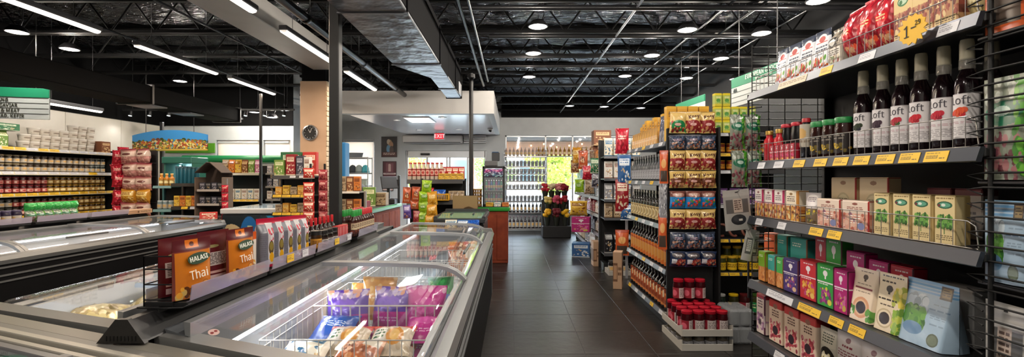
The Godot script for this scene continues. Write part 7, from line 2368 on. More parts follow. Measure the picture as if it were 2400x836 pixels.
func build_left_side() -> void:
	# --- jar shelves along the left wall
	var zc := 7.0
	var g := shelf_unit("wall_shelf", "long black wall shelving full of jars and white tubs", "shelf", Vector3(-7.3, 0, -zc), PI / 2, 3.96, 0.45, 2.0, [0.2, 0.6, 0.94, 1.275, 1.6, 1.96], {"lip": "c9c2a8", "lip_h": 0.05, "lip_metal": 0.0})
	for n in range(2, 6):
		for k in 22:
			var yel := (n == 3 and k > 7) or (n == 2) or (n == 5 and k < 17 and k % 3 != 1) or (n == 4 and (k == 5 or k == 19))
			shelf_tag(g, n, "tag_yellow" if yel else "tag_white", -1.88 + 0.18 * k, 0.16, 0.042)
	var X := func(px: float) -> float:
		return F * 7.4 / (1200.0 - px) - zc
	var sp := MB.new()
	sp.bevel(Vector3(1.995, 1.0, -0.22), Vector3(0.02, 2.0, 0.46), 0.003)
	part("end_plate", sp, mat("0c0c0d", 0.6), g)
	# tubs on the top shelf, two to four high
	var wht := mat("b9b2a6", 0.45)
	var lidm := mat("c4beb4", 0.4)
	for k in 12:
		var x := 0.62 + 0.165 * k - 0.2
		if x > 1.72:
			break
		for j in (4 if k > 4 and k < 8 else 3 if k > 0 and k < 9 else 2):
			stand(g, tub("white", 0.105, 0.078, wht, lidm, "tub_label"), "white_tub", "white lidded tub on the top wall shelf, " + ORD[j] + " layer of stack " + ORD[k], "tub", "white tubs on the top wall shelf", Vector3(x + 0.02 * (j % 2), 1.962 + 0.107 * j, -0.1))
	for k in 9:
		var q: Array = [["pack_2", "orange"], ["gold_bag", "golden"], ["pack_14", "pale blue"], ["pack_4", "green"], ["pack_9", "white"]][k % 5]
		stand(g, bag(q[0], 0.2, 0.24, 0.1, "brick", k), "food_pack", q[1] + " pack beside the white tubs on the top wall shelf", "food pack", q[1] + " packs on the top wall shelf", Vector3(-1.8 + 0.235 * k, 1.962, -0.1), rng.randf_range(-0.1, 0.1))
	stand(g, carton("pack_5", 0.5, 0.1, 0.2), "green_box", "long green box lying on packs of the top wall shelf", "box", "", Vector3(0.05, 2.202, -0.12))
	stand(g, carton("pack_15", 0.2, 0.2, 0.16), "brown_box", "dark brown carton at the end of the top wall shelf", "carton", "", Vector3(1.85, 1.962, -0.1))
	# jars: [shelf, from, to, key, glass, lid, label, words]
	var runs := [
		[1.602, -1.9, 0.5, "brine", "2c2216", "8c7c5c", "white_label", "cream-lidded amber jar on the shelf below the tubs"], [1.602, 0.52, 1.6, "olive", "3a2c1c", "3c342c", "white_label", "dark jar with a white label on the shelf below the tubs"], [1.602, 1.62, 1.95, "pale", "2c302c", "7c8480", "white_label", "grey jar at the end of the shelf below the tubs"],
		[1.277, -1.9, -0.2, "beet", "1c1614", "4c443c", "white_label", "dark jar with a pale label on the third wall shelf"], [1.277, -0.18, 0.85, "tomato", "3a1212", "6a1c22", "red_label", "red jar with a pink label on the third wall shelf"], [1.277, 0.87, 1.95, "mustard", "3a280c", "94701f", "gold_label", "golden jar on the third wall shelf"],
		[0.942, -1.9, 0.3, "dill", "1e2018", "3c3c38", "white_label", "dark jar with a small white label on the second wall shelf"], [0.942, 0.32, 1.3, "honey", "2c1c10", "2c241c", "red_label", "dark jar with a reddish label on the second wall shelf"], [0.942, 1.32, 1.95, "corn", "3c2a0c", "94701f", "gold_label", "golden jar at the end of the second wall shelf"]]
	var last := {}
	for r in runs:
		var x: float = maxf(r[1], last.get(r[0], -9.0) + 0.1)
		while x < r[2]:
			for j in 2:
				stand(g, jar(r[3], 0.125, 0.046, mat(r[4], 0.2), mat(r[5], 0.35), r[6], 0.16, 0.92, 12), "food_jar", r[7] + (", lower layer" if j == 0 else ", upper layer"), "jar", r[7] + "s", Vector3(x, r[0] + 0.126 * j, -0.13), rng.randf_range(-0.4, 0.4))
			last[r[0]] = x
			x += 0.112
	# --- ledge goods of the far freezer pair
	for q in [[4.75, 5.35], [5.4, 6.05], [6.1, 6.7]]:
		ledge_tray("clear-fronted tray on the far left freezer ridge" if q[0] < 5.0 else ("green-stocked tray on the far left freezer ridge" if q[0] < 6.0 else "empty-fronted tray on the far left freezer ridge"), -5.37, q[0], q[1], false)
	for k in 5:
		put(jar("plum", 0.14, 0.05, mat("241c34", 0.2), mat("4c4460", 0.4), "white_label"), "plum_jar", "dark violet jar on the far left freezer ridge", "jar", "violet jars on the far left ridge", Vector3(-5.35, 1.02, -4.85 - 0.11 * k))
	for k in 6:
		put(bag("produce_bag", 0.13, 0.12, 0.08, "pillow", k), "salad_pack", "pale packet below the green packets on the far left ridge", "food bag", "pale packets on the far left ridge", Vector3(-5.35, 1.02, -5.45 - 0.105 * k), PI / 2)
		put(bag("green_bag", 0.14, 0.09, 0.09, "pillow", k), "green_packet", "bright green packet lying along the far left ridge", "food bag", "green packets on the far left ridge", Vector3(-5.35, 1.14, -5.45 - 0.105 * k), PI / 2)
	put(carton("brown_card", 0.5, 0.06, 0.12), "card_sign", "long pale cardboard strip lying on the far left freezer ridge", "cardboard", "", Vector3(-5.36, 1.0, -6.98), PI / 2)
	# --- red and pink bags on a freestanding rack
	var r := thing("bag_rack", "freestanding black rack hung with pink and scarlet bags", "rack", Vector3(-6.62, 0, -8.7))
	var m := MB.new()
	m.bevel(Vector3(0, 1.0, -0.12), Vector3(0.5, 2.0, 0.03), 0.004)
	part("panel", m, mat("151517", 0.5), r)
	var mb := MB.new()
	mb.bevel(Vector3(0, 0.03, 0), Vector3(0.56, 0.06, 0.4), 0.006)
	part("foot", mb, mat("151517", 0.5), r)
	for n in 6:
		var y := 0.6 + 0.235 * n
		var dz: String = ["gold_bag", "pink_bag", "gold_bag", "pink_bag", "pink_bag", "pink_bag"][n]
		var bar := MB.new()
		bar.rod(Vector3(-0.25, y + 0.235, -0.08), Vector3(0.25, y + 0.235, -0.08), 0.006, 5)
		part("hanging_bar", bar, mat("3a3a3c", 0.4, 0.4), r)
		for k in 2:
			put(bag(dz, 0.27, 0.255, 0.17, "pillow", (n * 2 + k) % 6), "snack_bag", ("golden" if dz == "gold_bag" else "pink") + " bag hanging on the freestanding rack in row " + ORD[n], "food bag", "bags in row " + str(n + 1) + " of the freestanding rack", Vector3(-6.75 + 0.245 * k + rng.randf_range(-0.02, 0.02), y + rng.randf_range(-0.02, 0.0), -8.66), rng.randf_range(-0.3, 0.3), rng.randf_range(-0.08, 0.08))
		for k in 3:
			put(bag("scarlet_bag", 0.17, 0.25, 0.13, "pillow", (n + k) % 5), "snack_bag", "scarlet bag off the rack side level with row " + ORD[n] + [" beside the pink bags", " between two others", " beside the jar shelves"][k], "food bag", "scarlet bags at the rack side", Vector3(-6.93 - 0.05 * k, y + rng.randf_range(-0.06, 0.06), -8.62 - 0.12 * k), 0.9, rng.randf_range(-0.2, 0.2))
	# --- arched produce sign over the green cooler
	var s := thing("produce_sign", "arched sign printed with heaped produce under a blue sky", "sign", pt(398, 330, 9.3), -0.12)
	var w := 1.56
	var sm := MB.new()
	var rr: Rect2 = designs["produce_print"]
	sm.grid(20, 1, func(u: float, v: float):
		var top := 0.16 * (1.0 - pow(u * 2.0 - 1.0, 2.0)) * 0.6 + 0.11
		return Vector3((u - 0.5) * w, lerpf(top, -0.17, v), 0.012), rr)
	sm.grid(20, 1, func(u: float, v: float):
		var top := 0.16 * (1.0 - pow(u * 2.0 - 1.0, 2.0)) * 0.6 + 0.11
		return Vector3((0.5 - u) * w, lerpf(top, -0.17, v), -0.012), rr)
	part("print", sm, paper, s)
	var eb := MB.new()
	eb.bevel(Vector3(0, -0.18, 0), Vector3(w, 0.02, 0.03), 0.004)
	part("edge_trim", eb, mat("b8a03c", 0.5), s)
	for x in [-0.5, 0.5]:
		var h := MB.new()
		h.rod(Vector3(x, 0.1, 0), Vector3(x, 3.95 - s.position.y, 0), 0.005, 5)
		part("hanger_rod", h, mat("2c2c2c", 0.5), s)
	var gb := MB.new()
	gb.bevel(Vector3(0, 0, 0), Vector3(1.1, 0.22, 0.03), 0.004)
	one("green_band", gb, mat("4c8c14", 0.5), "plain green band on the wall behind the produce sign", "sign", Vector3(-7.2, 2.18, -BACKL + 0.02))
	# --- chilled cases along the back with green canopies
	var cc := shelf_unit("chilled_case", "long open chilled case with a green canopy below the blinded windows", "cooler", Vector3(-5.75, 0, -10.2), 0.0, 2.3, 0.7, 1.75, [0.5, 0.9, 1.2, 1.5], {"lip": "b8bab8", "lip_h": 0.04})
	var cn := MB.new()
	cn.rod(Vector3(-1.15, 1.9, -0.1), Vector3(1.15, 1.9, -0.1), 0.085, 18)
	part("green_canopy", cn, mat("1c7a44", 0.35), cc)
	var ce := MB.new()
	ce.bevel(Vector3(0, 1.8, -0.4), Vector3(2.3, 0.1, 0.6), 0.01)
	part("roof", ce, mat("c4c8c4", 0.4), cc)
	var cl := MB.new()
	cl.box(Vector3(0, 1.742, -0.12), Vector3(2.1, 0.012, 0.03))
	part("light_tube", cl, glow("f4fff8", 2.5), cc)
	var ca := AreaLight3D.new()
	ca.name = "lamp_light"
	ca.position = Vector3(0, 1.73, -0.12)
	ca.rotation.x = -PI / 2
	ca.area_size = Vector2(2.1, 0.03)
	ca.area_range = 20.0
	ca.area_attenuation = 2.0
	ca.light_energy = 0.5
	ca.shadow_enabled = true
	cc.add_child(ca)
	for n in 4:
		for k in 15:
			var pk: int = [9, 8, 14, 10, 9, 3, 15, 8][(k * 3 + n * 5) % 8]
			var nm: String = {9: "white", 8: "grey", 14: "cream", 10: "tan", 3: "amber", 15: "chestnut"}[pk]
			stand(cc, bag("pack_%d" % pk, 0.13, 0.17 + 0.02 * (k % 3), 0.08, "brick", k % 3), "chilled_pack", nm + " pack in the long chilled case on shelf " + ["one", "two", "three", "four"][n], "food pack", "packs in the long chilled case", Vector3(-1.06 + 0.15 * k, [0.502, 0.902, 1.202, 1.502][n], -0.12), rng.randf_range(-0.1, 0.1))
	# open green cooler with a bright inside
	var oc := thing("open_cooler", "open green-framed cooler with a bright white inside", "cooler", pt(422, 400, 8.9))
	oc.position.y = 0.0
	for q in [[Vector3(-0.25, 0.9, -0.2), Vector3(0.03, 1.8, 0.5)], [Vector3(0.25, 0.9, -0.2), Vector3(0.03, 1.8, 0.5)], [Vector3(0, 1.83, -0.15), Vector3(0.54, 0.12, 0.5)], [Vector3(0, 0.45, -0.1), Vector3(0.5, 0.9, 0.5)]]:
		var b := MB.new()
		b.bevel(q[0], q[1], 0.012)
		part("case", b, mat("2c6a5c", 0.35), oc)
	var bk := MB.new()
	bk.box(Vector3(0, 1.35, -0.43), Vector3(0.5, 0.9, 0.02))
	part("back_wall", bk, mat("d8e8e4", 0.4), oc)
	var lt := MB.new()
	lt.box(Vector3(-0.2, 1.4, -0.3), Vector3(0.02, 0.7, 0.03))
	part("light_tube", lt, glow("c8f4ff", 4.0), oc)
	var lo := AreaLight3D.new()
	lo.name = "lamp_light"
	lo.position = Vector3(-0.185, 1.4, -0.3)
	lo.rotation.y = -PI / 2
	lo.area_size = Vector2(0.03, 0.7)
	lo.area_range = 10.0
	lo.area_attenuation = 2.0
	lo.light_energy = 0.3
	lo.light_color = Color("c8f4ff")
	lo.shadow_enabled = true
	oc.add_child(lo)
	for y in [0.92, 1.25, 1.52]:
		var b := MB.new()
		b.bevel(Vector3(0, y - 0.01, -0.2), Vector3(0.47, 0.02, 0.4), 0.004)
		part("shelf", b, mat("8ca09c", 0.35), oc)
		for k in 4:
			put(carton(["pack_8", "pack_6", "pack_14"][int(y * 10) % 3], 0.09, 0.2, 0.07), "chilled_carton", "carton inside the open green cooler at level " + ("one" if y < 1.0 else "two" if y < 1.5 else "three"), "carton", "cartons in the open green cooler", oc.position + Vector3(-0.1 + 0.1 * k, y, -0.12), rng.randf_range(-0.1, 0.1))
	# --- low displays in front of the coolers
	var td := shelf_unit("teal_display", "small teal display with glasses and amber bottles on top", "display", pt(380, 470, 7.9) * Vector3(1, 0, 1), 0.0, 0.3, 0.3, 1.38, [0.6, 1.0, 1.38], {"metal": "3c6a6c", "lip": "6c8c8c", "lip_h": 0.04, "lip_metal": 0.0})
	for k in 3:
		stand(td, bottle("amberj", 0.2, 0.036, mat("b8741c", 0.2), mat("d8b46c", 0.4), "gold_label", 0.5, 0.6), "amber_bottle", "amber bottle on the small teal display", "bottle", "amber bottles on the teal display", Vector3(-0.08 + 0.085 * k, 1.382, -0.1))
	for k in 3:
		stand(td, jar("clearj", 0.14, 0.038, mat("8ca0a4", 0.1, 0.2), mat("c8d0d0", 0.4), "white_label"), "clear_jar", "pale jar inside the small teal display", "jar", "pale jars in the teal display", Vector3(-0.09 + 0.09 * k, 1.002, -0.08))
	var bd := shelf_unit("brown_display", "low brown display with orange packs and teal tins on top", "display", pt(430, 470, 7.8) * Vector3(1, 0, 1), 0.0, 0.4, 0.34, 1.42, [0.55, 1.05, 1.42], {"metal": "4a4038", "lip": "2c2824", "lip_h": 0.05, "lip_metal": 0.0})
	for k in 6:
		stand(bd, bottle("tealtin", 0.26, 0.03, mat("1f5a6c", 0.3), mat("174654", 0.4), "", 0.85, 0.82), "tea_tin", "slim teal tin standing on the brown display", "tin", "teal tins on the brown display", Vector3(-0.16 + 0.064 * k, 1.422, -0.1))
	for k in 4:
		stand(bd, carton("pack_2" if k % 2 else "pack_3", 0.085, 0.17, 0.06), "snack_box", "orange box inside the brown display" if k % 2 else "amber box inside the brown display", "box", "orange and amber boxes in the brown display", Vector3(-0.14 + 0.094 * k, 1.052, -0.07))
	for k in 3:
		stand(bd, bag("gold_bag", 0.12, 0.14, 0.07, "pillow", k), "snack_bag", "golden bag at the bottom of the brown display", "food bag", "golden bags in the brown display", Vector3(-0.13 + 0.13 * k, 0.552, -0.09))
	shelf_tag(bd, 1, "tag_yellow", 0.02, 0.1, 0.04)
	shelf_tag(bd, 1, "tag_white", 0.15, 0.08, 0.04)
	# house-shaped cardboard display
	var hd := thing("house_display", "dark brown cardboard display with a peaked roof", "display", pt(488, 470, 7.6) * Vector3(1, 0, 1))
	var hb := MB.new()
	hb.prism(PackedVector2Array([Vector2(-0.21, 0.0), Vector2(0.21, 0.0), Vector2(0.21, 1.58), Vector2(0.03, 1.74), Vector2(-0.03, 1.74), Vector2(-0.21, 1.58)]), -0.28, -0.3)
	part("back", hb, mat("3a2e28", 0.8), hd)
	for sx in [-1.0, 1.0]:
		var b := MB.new()
		b.bevel(Vector3(sx * 0.21, 0.76, -0.15), Vector3(0.012, 1.52, 0.3), 0.003)
		part("side", b, mat("6c5c50", 0.8), hd)
		var rf := MB.new()
		rf.bevel(Vector3(0, 0, 0), Vector3(0.25, 0.012, 0.3), 0.003)
		part("roof_flap", rf, mat("4a3e36", 0.8), hd, Vector3(sx * 0.115, 1.67, -0.14)).rotation.z = -sx * 0.72
	for y in [0.2, 0.5, 0.8, 1.08, 1.3]:
		var b := MB.new()
		b.bevel(Vector3(0, y, -0.14), Vector3(0.41, 0.012, 0.28), 0.002)
		part("shelf", b, mat("4a3c34", 0.8), hd)
		var l := MB.new()
		l.bevel(Vector3(0, y + 0.015, 0.005), Vector3(0.34, 0.035, 0.008), 0.002)
		part("shelf_front", l, mat("b4aca4", 0.7), hd)
		for k in 4:
			put(carton("pack_13" if k % 2 else "pack_7", 0.085, 0.13, 0.06), "chocolate_box", "dark box in the house-shaped display at level " + str(["one", "two", "three", "four", "five"][[0.2, 0.5, 0.8, 1.08, 1.3].find(y)]), "box", "dark boxes in the house-shaped display", hd.position + Vector3(-0.14 + 0.093 * k, y + 0.007, -0.1))
	for k in 7:
		put(bag("scarlet_bag", 0.1, 0.12, 0.05, "pillow", k % 4), "snack_bag", "small scarlet bag on the strip beside the house-shaped display", "food bag", "scarlet bags on the display side", hd.position + Vector3(0.27, 0.5 + 0.13 * k, 0.02), 0.2)
	var cs2 := MB.new()
	cs2.bevel(Vector3(0, 0.75, 0), Vector3(0.02, 1.5, 0.008), 0.002)
	one("clip_strip", cs2, mat("8c8c90", 0.3), "narrow grey strip beside the house-shaped display", "hook strip", hd.position + Vector3(0.27, 0, -0.04))
	put(carton("pack_1", 0.22, 0.1, 0.12), "red_box", "red and white box lying at the foot of the house-shaped display", "box", "", Vector3(pt(500, 505, 7.25).x, 0.91, -7.14), 0.5)
	# --- packaged goods shelf behind, and the printed ice cream chest
	var bs := shelf_unit("back_shelf", "dark shelves with snack packs behind the ice cream chest", "shelf", pt(560, 470, 9.3) * Vector3(1, 0, 1), 0.0, 0.76, 0.4, 1.75, [0.5, 1.1, 1.6], {"lip": "b4b0a0", "lip_h": 0.04, "lip_metal": 0.0})
	for k in 6:
		var pk: int = [10, 2, 3, 15, 4, 11][k]
		stand(bs, bag("pack_%d" % pk, 0.12, 0.26, 0.08, "brick", k), "snack_bag", ["tan", "orange", "amber", "chestnut", "green", "pink"][k] + " pack on top of the shelves behind the ice cream chest", "food bag", "", Vector3(-0.31 + 0.125 * k, 1.602, -0.1))
	for k in 6:
		stand(bs, carton("pack_9" if k % 2 else "pack_14", 0.1, 0.2, 0.07), "white_carton", "white carton on the middle shelf behind the ice cream chest" if k % 2 else "cream carton on the middle shelf behind the ice cream chest", "carton", "cartons behind the ice cream chest", Vector3(-0.3 + 0.12 * k, 1.102, -0.1))
	for k in 4:
		shelf_tag(bs, 1, "tag_yellow", -0.05 + 0.12 * k, 0.11, 0.036)
	var bs2 := shelf_unit("back_shelf", "tall shelves of grey packs beside the thin black post", "shelf", pt(650, 470, 9.4) * Vector3(1, 0, 1), 0.0, 0.46, 0.4, 1.75, [0.4, 0.8, 1.1, 1.35, 1.6], {"lip": "8c8a84", "lip_h": 0.03})
	for n in 5:
		for k in 4:
			stand(bs2, carton(["pack_8", "pack_10", "pack_9", "pack_7"][(n + k) % 4], 0.1, 0.16, 0.08), "grocery_carton", ["grey", "tan", "white", "charcoal"][(n + k) % 4] + " carton on the shelves beside the thin black post", "carton", ["grey", "tan", "white", "charcoal"][(n + k) % 4] + " cartons beside the thin post", Vector3(-0.18 + 0.12 * k, [0.402, 0.802, 1.102, 1.352, 1.602][n], -0.1))
	var ic := thing("ice_cream_chest", "chest freezer printed with blue ice cream pictures", "freezer", Vector3(-4.06, 0, -8.25), 0.08)
	var im := MB.new()
	im.bevel(Vector3(0, 0.5, 0), Vector3(0.84, 0.92, 1.5), 0.015)
	part("body", im, mat("1c2428", 0.35), ic)
	part("printed_front", carton_mesh(0.82, 0.78, 0.01, designs["ice_print"]), paper, ic, Vector3(0, 0.15, 0.75))
	sign_text(ic, "BANDI", 0.12, Vector3(0.2, 0.72, 0.758), "c8d0a0")
	var it := MB.new()
	it.bevel(Vector3(0, 1.0, 0), Vector3(0.88, 0.08, 1.54), 0.012)
	part("white_rim", it, mat("c9ccce", 0.35), ic)
	var li := MB.new()
	li.bevel(Vector3(0, 1.03, 0), Vector3(0.78, 0.024, 1.44), 0.003)
	part("frozen_liner", li, mat("9cb8cc", 0.4), ic)
	for k in 2:
		var gl := MB.new()
		gl.box(Vector3(0, 1.046, 0.36 - 0.72 * k), Vector3(0.76, 0.008, 0.7))
		part("glass_lid", gl, glass("9fb0b0", 0.03, 0.02), ic)
	# --- black shelf unit before the tan column
	var u := shelf_unit("book_shelf", "black shelf unit with red and grey boxes before the tan column", "shelf", Vector3(-3.1, 0, -6.9), 0.0, 0.56, 0.36, 1.54, [0.3, 0.72, 1.02, 1.27, 1.54], {"lip": "2a2a2c", "lip_h": 0.05, "lip_metal": 0.1})
	for q in [[-0.2, "pack_4", 0.14, 0.22, "olive green"], [-0.04, "pack_0", 0.13, 0.3, "dark red"], [0.09, "pack_7", 0.1, 0.28, "charcoal"], [0.19, "pack_9", 0.08, 0.26, "white"]]:
		stand(u, carton(q[1], q[2], q[3], 0.1), "gift_box", q[4] + " box standing on top of the black shelf unit", "box", "", Vector3(q[0], 1.542, -0.1))
	for q in [[-0.1, "pack_5", 0.3, "green"], [0.17, "pack_1", 0.2, "red"]]:
		stand(u, carton(q[1], q[2], 0.34, 0.08), "gift_box", "wide " + q[3] + " box at the back on top of the black shelf unit", "box", "", Vector3(q[0], 1.542, -0.24))
	for n in 3:
		for k in 5:
			stand(u, carton(["pack_3", "pack_10", "gold_bag"][(n + k) % 3], 0.09, 0.11 + 0.02 * (k % 2), 0.08), "candy_box", ["amber", "tan", "golden"][(n + k) % 3] + " box on a lower level of the black shelf unit", "box", ["amber", "tan", "golden"][(n + k) % 3] + " boxes on the black shelf unit", Vector3(-0.21 + 0.105 * k, [0.722, 1.022, 1.272][n], -0.09), rng.randf_range(-0.1, 0.1))
	for n in [1, 2, 3]:
		for k in 4:
			shelf_tag(u, n, "tag_yellow" if n > 1 else "tag_white", -0.2 + 0.13 * k, 0.12, 0.036)
	for k in 2:
		shelf_tag(u, 4, "tag_white", 0.02 + 0.13 * k, 0.08, 0.03)
	# strips of red and white bags beside it
	var st := thing("clip_strip", "pair of black strips hung with red and white bags beside the black shelf unit", "hook strip", Vector3(-2.62, 0, -6.6))
	for x in [-0.1, 0.09]:
		var b := MB.new()
		b.bevel(Vector3(x, 0.85, -0.03), Vector3(0.03, 1.7, 0.01), 0.002)
		part("strip", b, mat("1a1a1c", 0.4), st)
	var fb := MB.new()
	fb.bevel(Vector3(0, 0.01, -0.05), Vector3(0.3, 0.02, 0.3), 0.003)
	part("foot", fb, mat("1a1a1c", 0.4), st)
	for k in 5:
		put(bag("pack_1", 0.15, 0.14, 0.06, "pillow", k % 3), "candy_bag", ORD[k] + " red and white bag up the left strip beside the black shelf unit", "food bag", "bags on the left strip", Vector3(-2.72, 0.92 + 0.13 * k - (0.0 if k < 4 else -0.06), -6.57), 0.1)
		put(bag("maroon_bag", 0.13, 0.14, 0.06, "pillow", k % 3), "candy_bag", ORD[k] + " maroon bag up the right strip beside the black shelf unit", "food bag", "bags on the right strip", Vector3(-2.53, 0.92 + 0.14 * k, -6.57), -0.1)
	# tall shelf behind the square post
	var ts := shelf_unit("candy_shelf", "pale-shelved candy rack behind the square black post", "shelf", Vector3(-2.55, 0, -7.5), 0.0, 0.44, 0.3, 1.3, [0.6, 0.98, 1.3], {"metal": "8c8478", "lip": "c8c4bc", "lip_h": 0.03, "lip_metal": 0.0})
	for n in 2:
		for k in 4:
			stand(ts, carton(["pack_1", "pack_10", "pack_15", "pack_2"][k], 0.1, 0.2 + 0.03 * n, 0.08), "candy_box", ["red", "tan", "chestnut", "orange"][k] + " carton on the " + ["middle", "top"][n] + " level of the pale candy rack", "carton", "", Vector3(-0.165 + 0.11 * k, [0.982, 1.302][n], -0.08))
	var bl := MB.new()
	bl.bevel(Vector3(0, 0, 0), Vector3(0.1, 0.75, 0.2), 0.01)
	one("blue_stand_up", bl, mat("1c6ca4", 0.4), "narrow bright blue upright card behind the square black post", "sign", Vector3(-2.62, 1.68, -7.66))

func build_freezer_goods() -> void:
	# --- trays and goods along the near ledge
	ledge_tray("black wire tray holding the orange pouches on the near freezer ridge", -1.4, 1.92, 2.55, true)
	ledge_tray("clear-fronted tray holding the silver coffee bags on the near ridge", -1.4, 2.58, 3.15, false)
	var t3 := ledge_tray("clear-fronted tray holding jars and red-tipped bottles on the near ridge", -1.4, 3.18, 3.86, false)
	ledge_tray("clear-fronted tray holding brown syrup bottles at the ridge end", -1.4, 4.03, 4.6, false)
	for q in [[1.02, "tag_yellow"], [0.82, "tag_white"], [0.28, "tag_yellow"], [0.02, "tag_white"]]:
		clip_tag(t3, q[1], Vector3(0.101, 0.055, q[0] - 0.28), PI / 2, 0.085, 0.042)
	var y := 1.022
	var fr := pouch_thai(Vector3(-1.305, y, -2.0), PI / 2 - 0.18, "front orange curry pouch with maroon top on the wire tray")
	pouch_thai(Vector3(-1.33, y, -2.4), PI / 2 - 0.14, "second orange curry pouch with maroon top farther along the tray")
	put(bag("thai_back", 0.19, 0.235, 0.06, "pouch", 3), "curry_pouch", "maroon pouch turned with its printed back outwards", "pouch", "", Vector3(-1.395, y, -2.05), PI / 2 - 0.18)
	put(bag("thai_back", 0.19, 0.235, 0.06, "pouch", 4), "curry_pouch", "maroon pouch standing between the two orange pouches", "pouch", "", Vector3(-1.4, y, -2.3), PI / 2 - 0.18)
	put(bag("snack_bag", 0.13, 0.2, 0.06, "pouch"), "snack_bag", "white and orange snack pouch beside the second curry pouch", "pouch", "", Vector3(-1.38, y, -2.53), PI / 2 - 0.5)
	for k in 5:
		put(bag("coffee_bag", 0.092, 0.262 - 0.004 * k, 0.07, "brick", k), "coffee_bag", ORD[k] + " silver red-topped coffee bag counted from the curry pouches", "food bag", "silver coffee bags", Vector3(-1.345, y, -2.66 - 0.115 * k), PI / 2 - 0.5 + 0.04 * k)
	put(jar("honeyj", 0.13, 0.036, mat("3a2410", 0.15), mat("161616", 0.4), "honey_label", 0.22, 0.9), "spread_jar", "dark jar with an amber label and black lid", "jar", "", Vector3(-1.31, y, -3.28), PI / 2 - 0.5)
	for k in 3:
		put(jar("darkj", 0.12, 0.034, mat("1a1210", 0.15), mat("141414", 0.4), "dark_label", 0.2, 0.9), "spread_jar", ORD[k] + " dark white-label jar counted from the amber-label jar", "jar", "dark jars with white labels", Vector3(-1.31, y, -3.4 - 0.095 * k), PI / 2 - 0.5)
	for k in 3:
		put(carton("red_box", 0.06, 0.12, 0.05), "red_carton", ORD[k] + " red striped carton counted from the dark jars", "carton", "red striped cartons", Vector3(-1.31, y, -3.68 - 0.065 * k), PI / 2 - 0.2)
	for k in 8:
		var row := k % 2
		put(bottle("redtip", 0.2, 0.026, mat("241410", 0.2), mat("c01822", 0.35), "dark_label", 0.34, 0.55, 0.1, 0.5, 14, 0.26), "squeeze_bottle", ORD[k] + " red-tipped dark squeeze bottle counted from the coffee bags", "bottle", "red-tipped squeeze bottles", Vector3(-1.39, y, -3.24 - 0.078 * k), 0.6)
	for k in 9:
		var green := k < 4
		for j in 2:
			put(bottle("syr" + ("g" if green else "r"), 0.215, 0.034, mat("34140e", 0.2), mat("1c8c34" if green else "b8202a", 0.4), "syrup_label", 0.42, 0.6, 0.1, 0.55, 14, 0.24), "syrup_bottle", ("brown bottle with a green tip" if green else "brown bottle with a red tip") + " at the far end of the near ridge", "bottle", ("green" if green else "red") + "-tipped brown bottles", Vector3(-1.315 - 0.08 * j, y, -4.06 - 0.062 * k), PI / 2 - 0.5)
	# --- wire baskets inside the near freezer
	var white := mat("c8c4bc", 0.35, 0.2)
	for q in [[2.12, 2.7, "near"], [2.7, 3.3, "middle"], [3.4, 4.1, "far"], [4.2, 4.8, "last"]]:
		var b := thing("freezer_basket", q[2] + " white wire basket inside the aisle-side freezer", "basket", Vector3(-0.735, 0.5, -(q[0] + q[1]) / 2))
		var h: float = (q[1] - q[0]) / 2 - 0.006
		for z in [h, -h]:
			var m := MB.new()
			for y2 in [0.02, 0.16, 0.3]:
				m.rod(Vector3(-0.36, y2, z), Vector3(0.36, y2, z), 0.0032, 5)
			for k in 15:
				m.rod(Vector3(-0.36 + 0.0514 * k, 0.0, z), Vector3(-0.36 + 0.0514 * k, 0.3, z), 0.0022, 4)
			part("wire_side", m, white, b)
		for x in [-0.36, 0.36]:
			var m := MB.new()
			for y2 in [0.02, 0.26, 0.3]:
				m.rod(Vector3(x, y2, -h), Vector3(x, y2, h), 0.0032, 5)
			for k in 10:
				var z := -h + 2 * h * k / 9.0
				m.rod(Vector3(x, 0.0, z), Vector3(x, 0.3, z), 0.0022, 4)
			part("wire_side", m, white, b)
		var f := MB.new()
		for k in 9:
			f.rod(Vector3(-0.36 + 0.09 * k, 0.003, -h), Vector3(-0.36 + 0.09 * k, 0.003, h), 0.0022, 4)
		part("wire_floor", f, white, b)
	# goods: [x, y, z, design, w, h, d, lying pitch, label]
	var goods := [
		[-0.94, 0.6, 2.8, "purple_bag", 0.25, 0.26, 0.19, "left purple and magenta bag in the middle basket"], [-0.7, 0.61, 2.84, "purple_bag", 0.25, 0.26, 0.19, "right purple and magenta bag in the middle basket"], [-0.5, 0.59, 2.82, "magenta_bag", 0.24, 0.29, 0.19, "magenta bag heaped at the right of the middle basket"], [-0.41, 0.56, 2.86, "blue_bag", 0.14, 0.26, 0.15, "blue bag squeezed at the right edge of the middle basket"],
		[-0.95, 0.504, 2.8, "magenta_bag", 0.24, 0.13, 0.12, "magenta bag under the left purple bag"], [-0.7, 0.504, 2.8, "magenta_bag", 0.24, 0.13, 0.12, "magenta bag under the right purple bag"],
		[-0.86, 0.6, 3.12, "orange_bag", 0.22, 0.27, 0.16, "large orange bag at the back of the middle basket"], [-1.02, 0.62, 3.18, "orange_bag", 0.1, 0.2, 0.1, "small orange bag in the back left corner of the middle basket"], [-0.66, 0.6, 3.1, "bread_pack", 0.2, 0.18, 0.12, "pale pack behind the purple bags in the middle basket"], [-0.45, 0.6, 3.12, "green_bag", 0.17, 0.27, 0.14, "bright green bag at the back right of the middle basket"],
		[-0.52, 0.51, 3.5, "green_bag", 0.13, 0.17, 0.1, "green bag in the far basket"], [-0.66, 0.51, 3.52, "pack_11", 0.13, 0.12, 0.1, "pink bag in the far basket"], [-0.5, 0.52, 4.9, "meat_pack", 0.3, 0.3, 0.14, "orange-brown pack at the far end of the freezer"], [-0.5, 0.52, 5.15, "meat_pack", 0.3, 0.32, 0.14, "second orange-brown pack at the far end of the freezer"]]
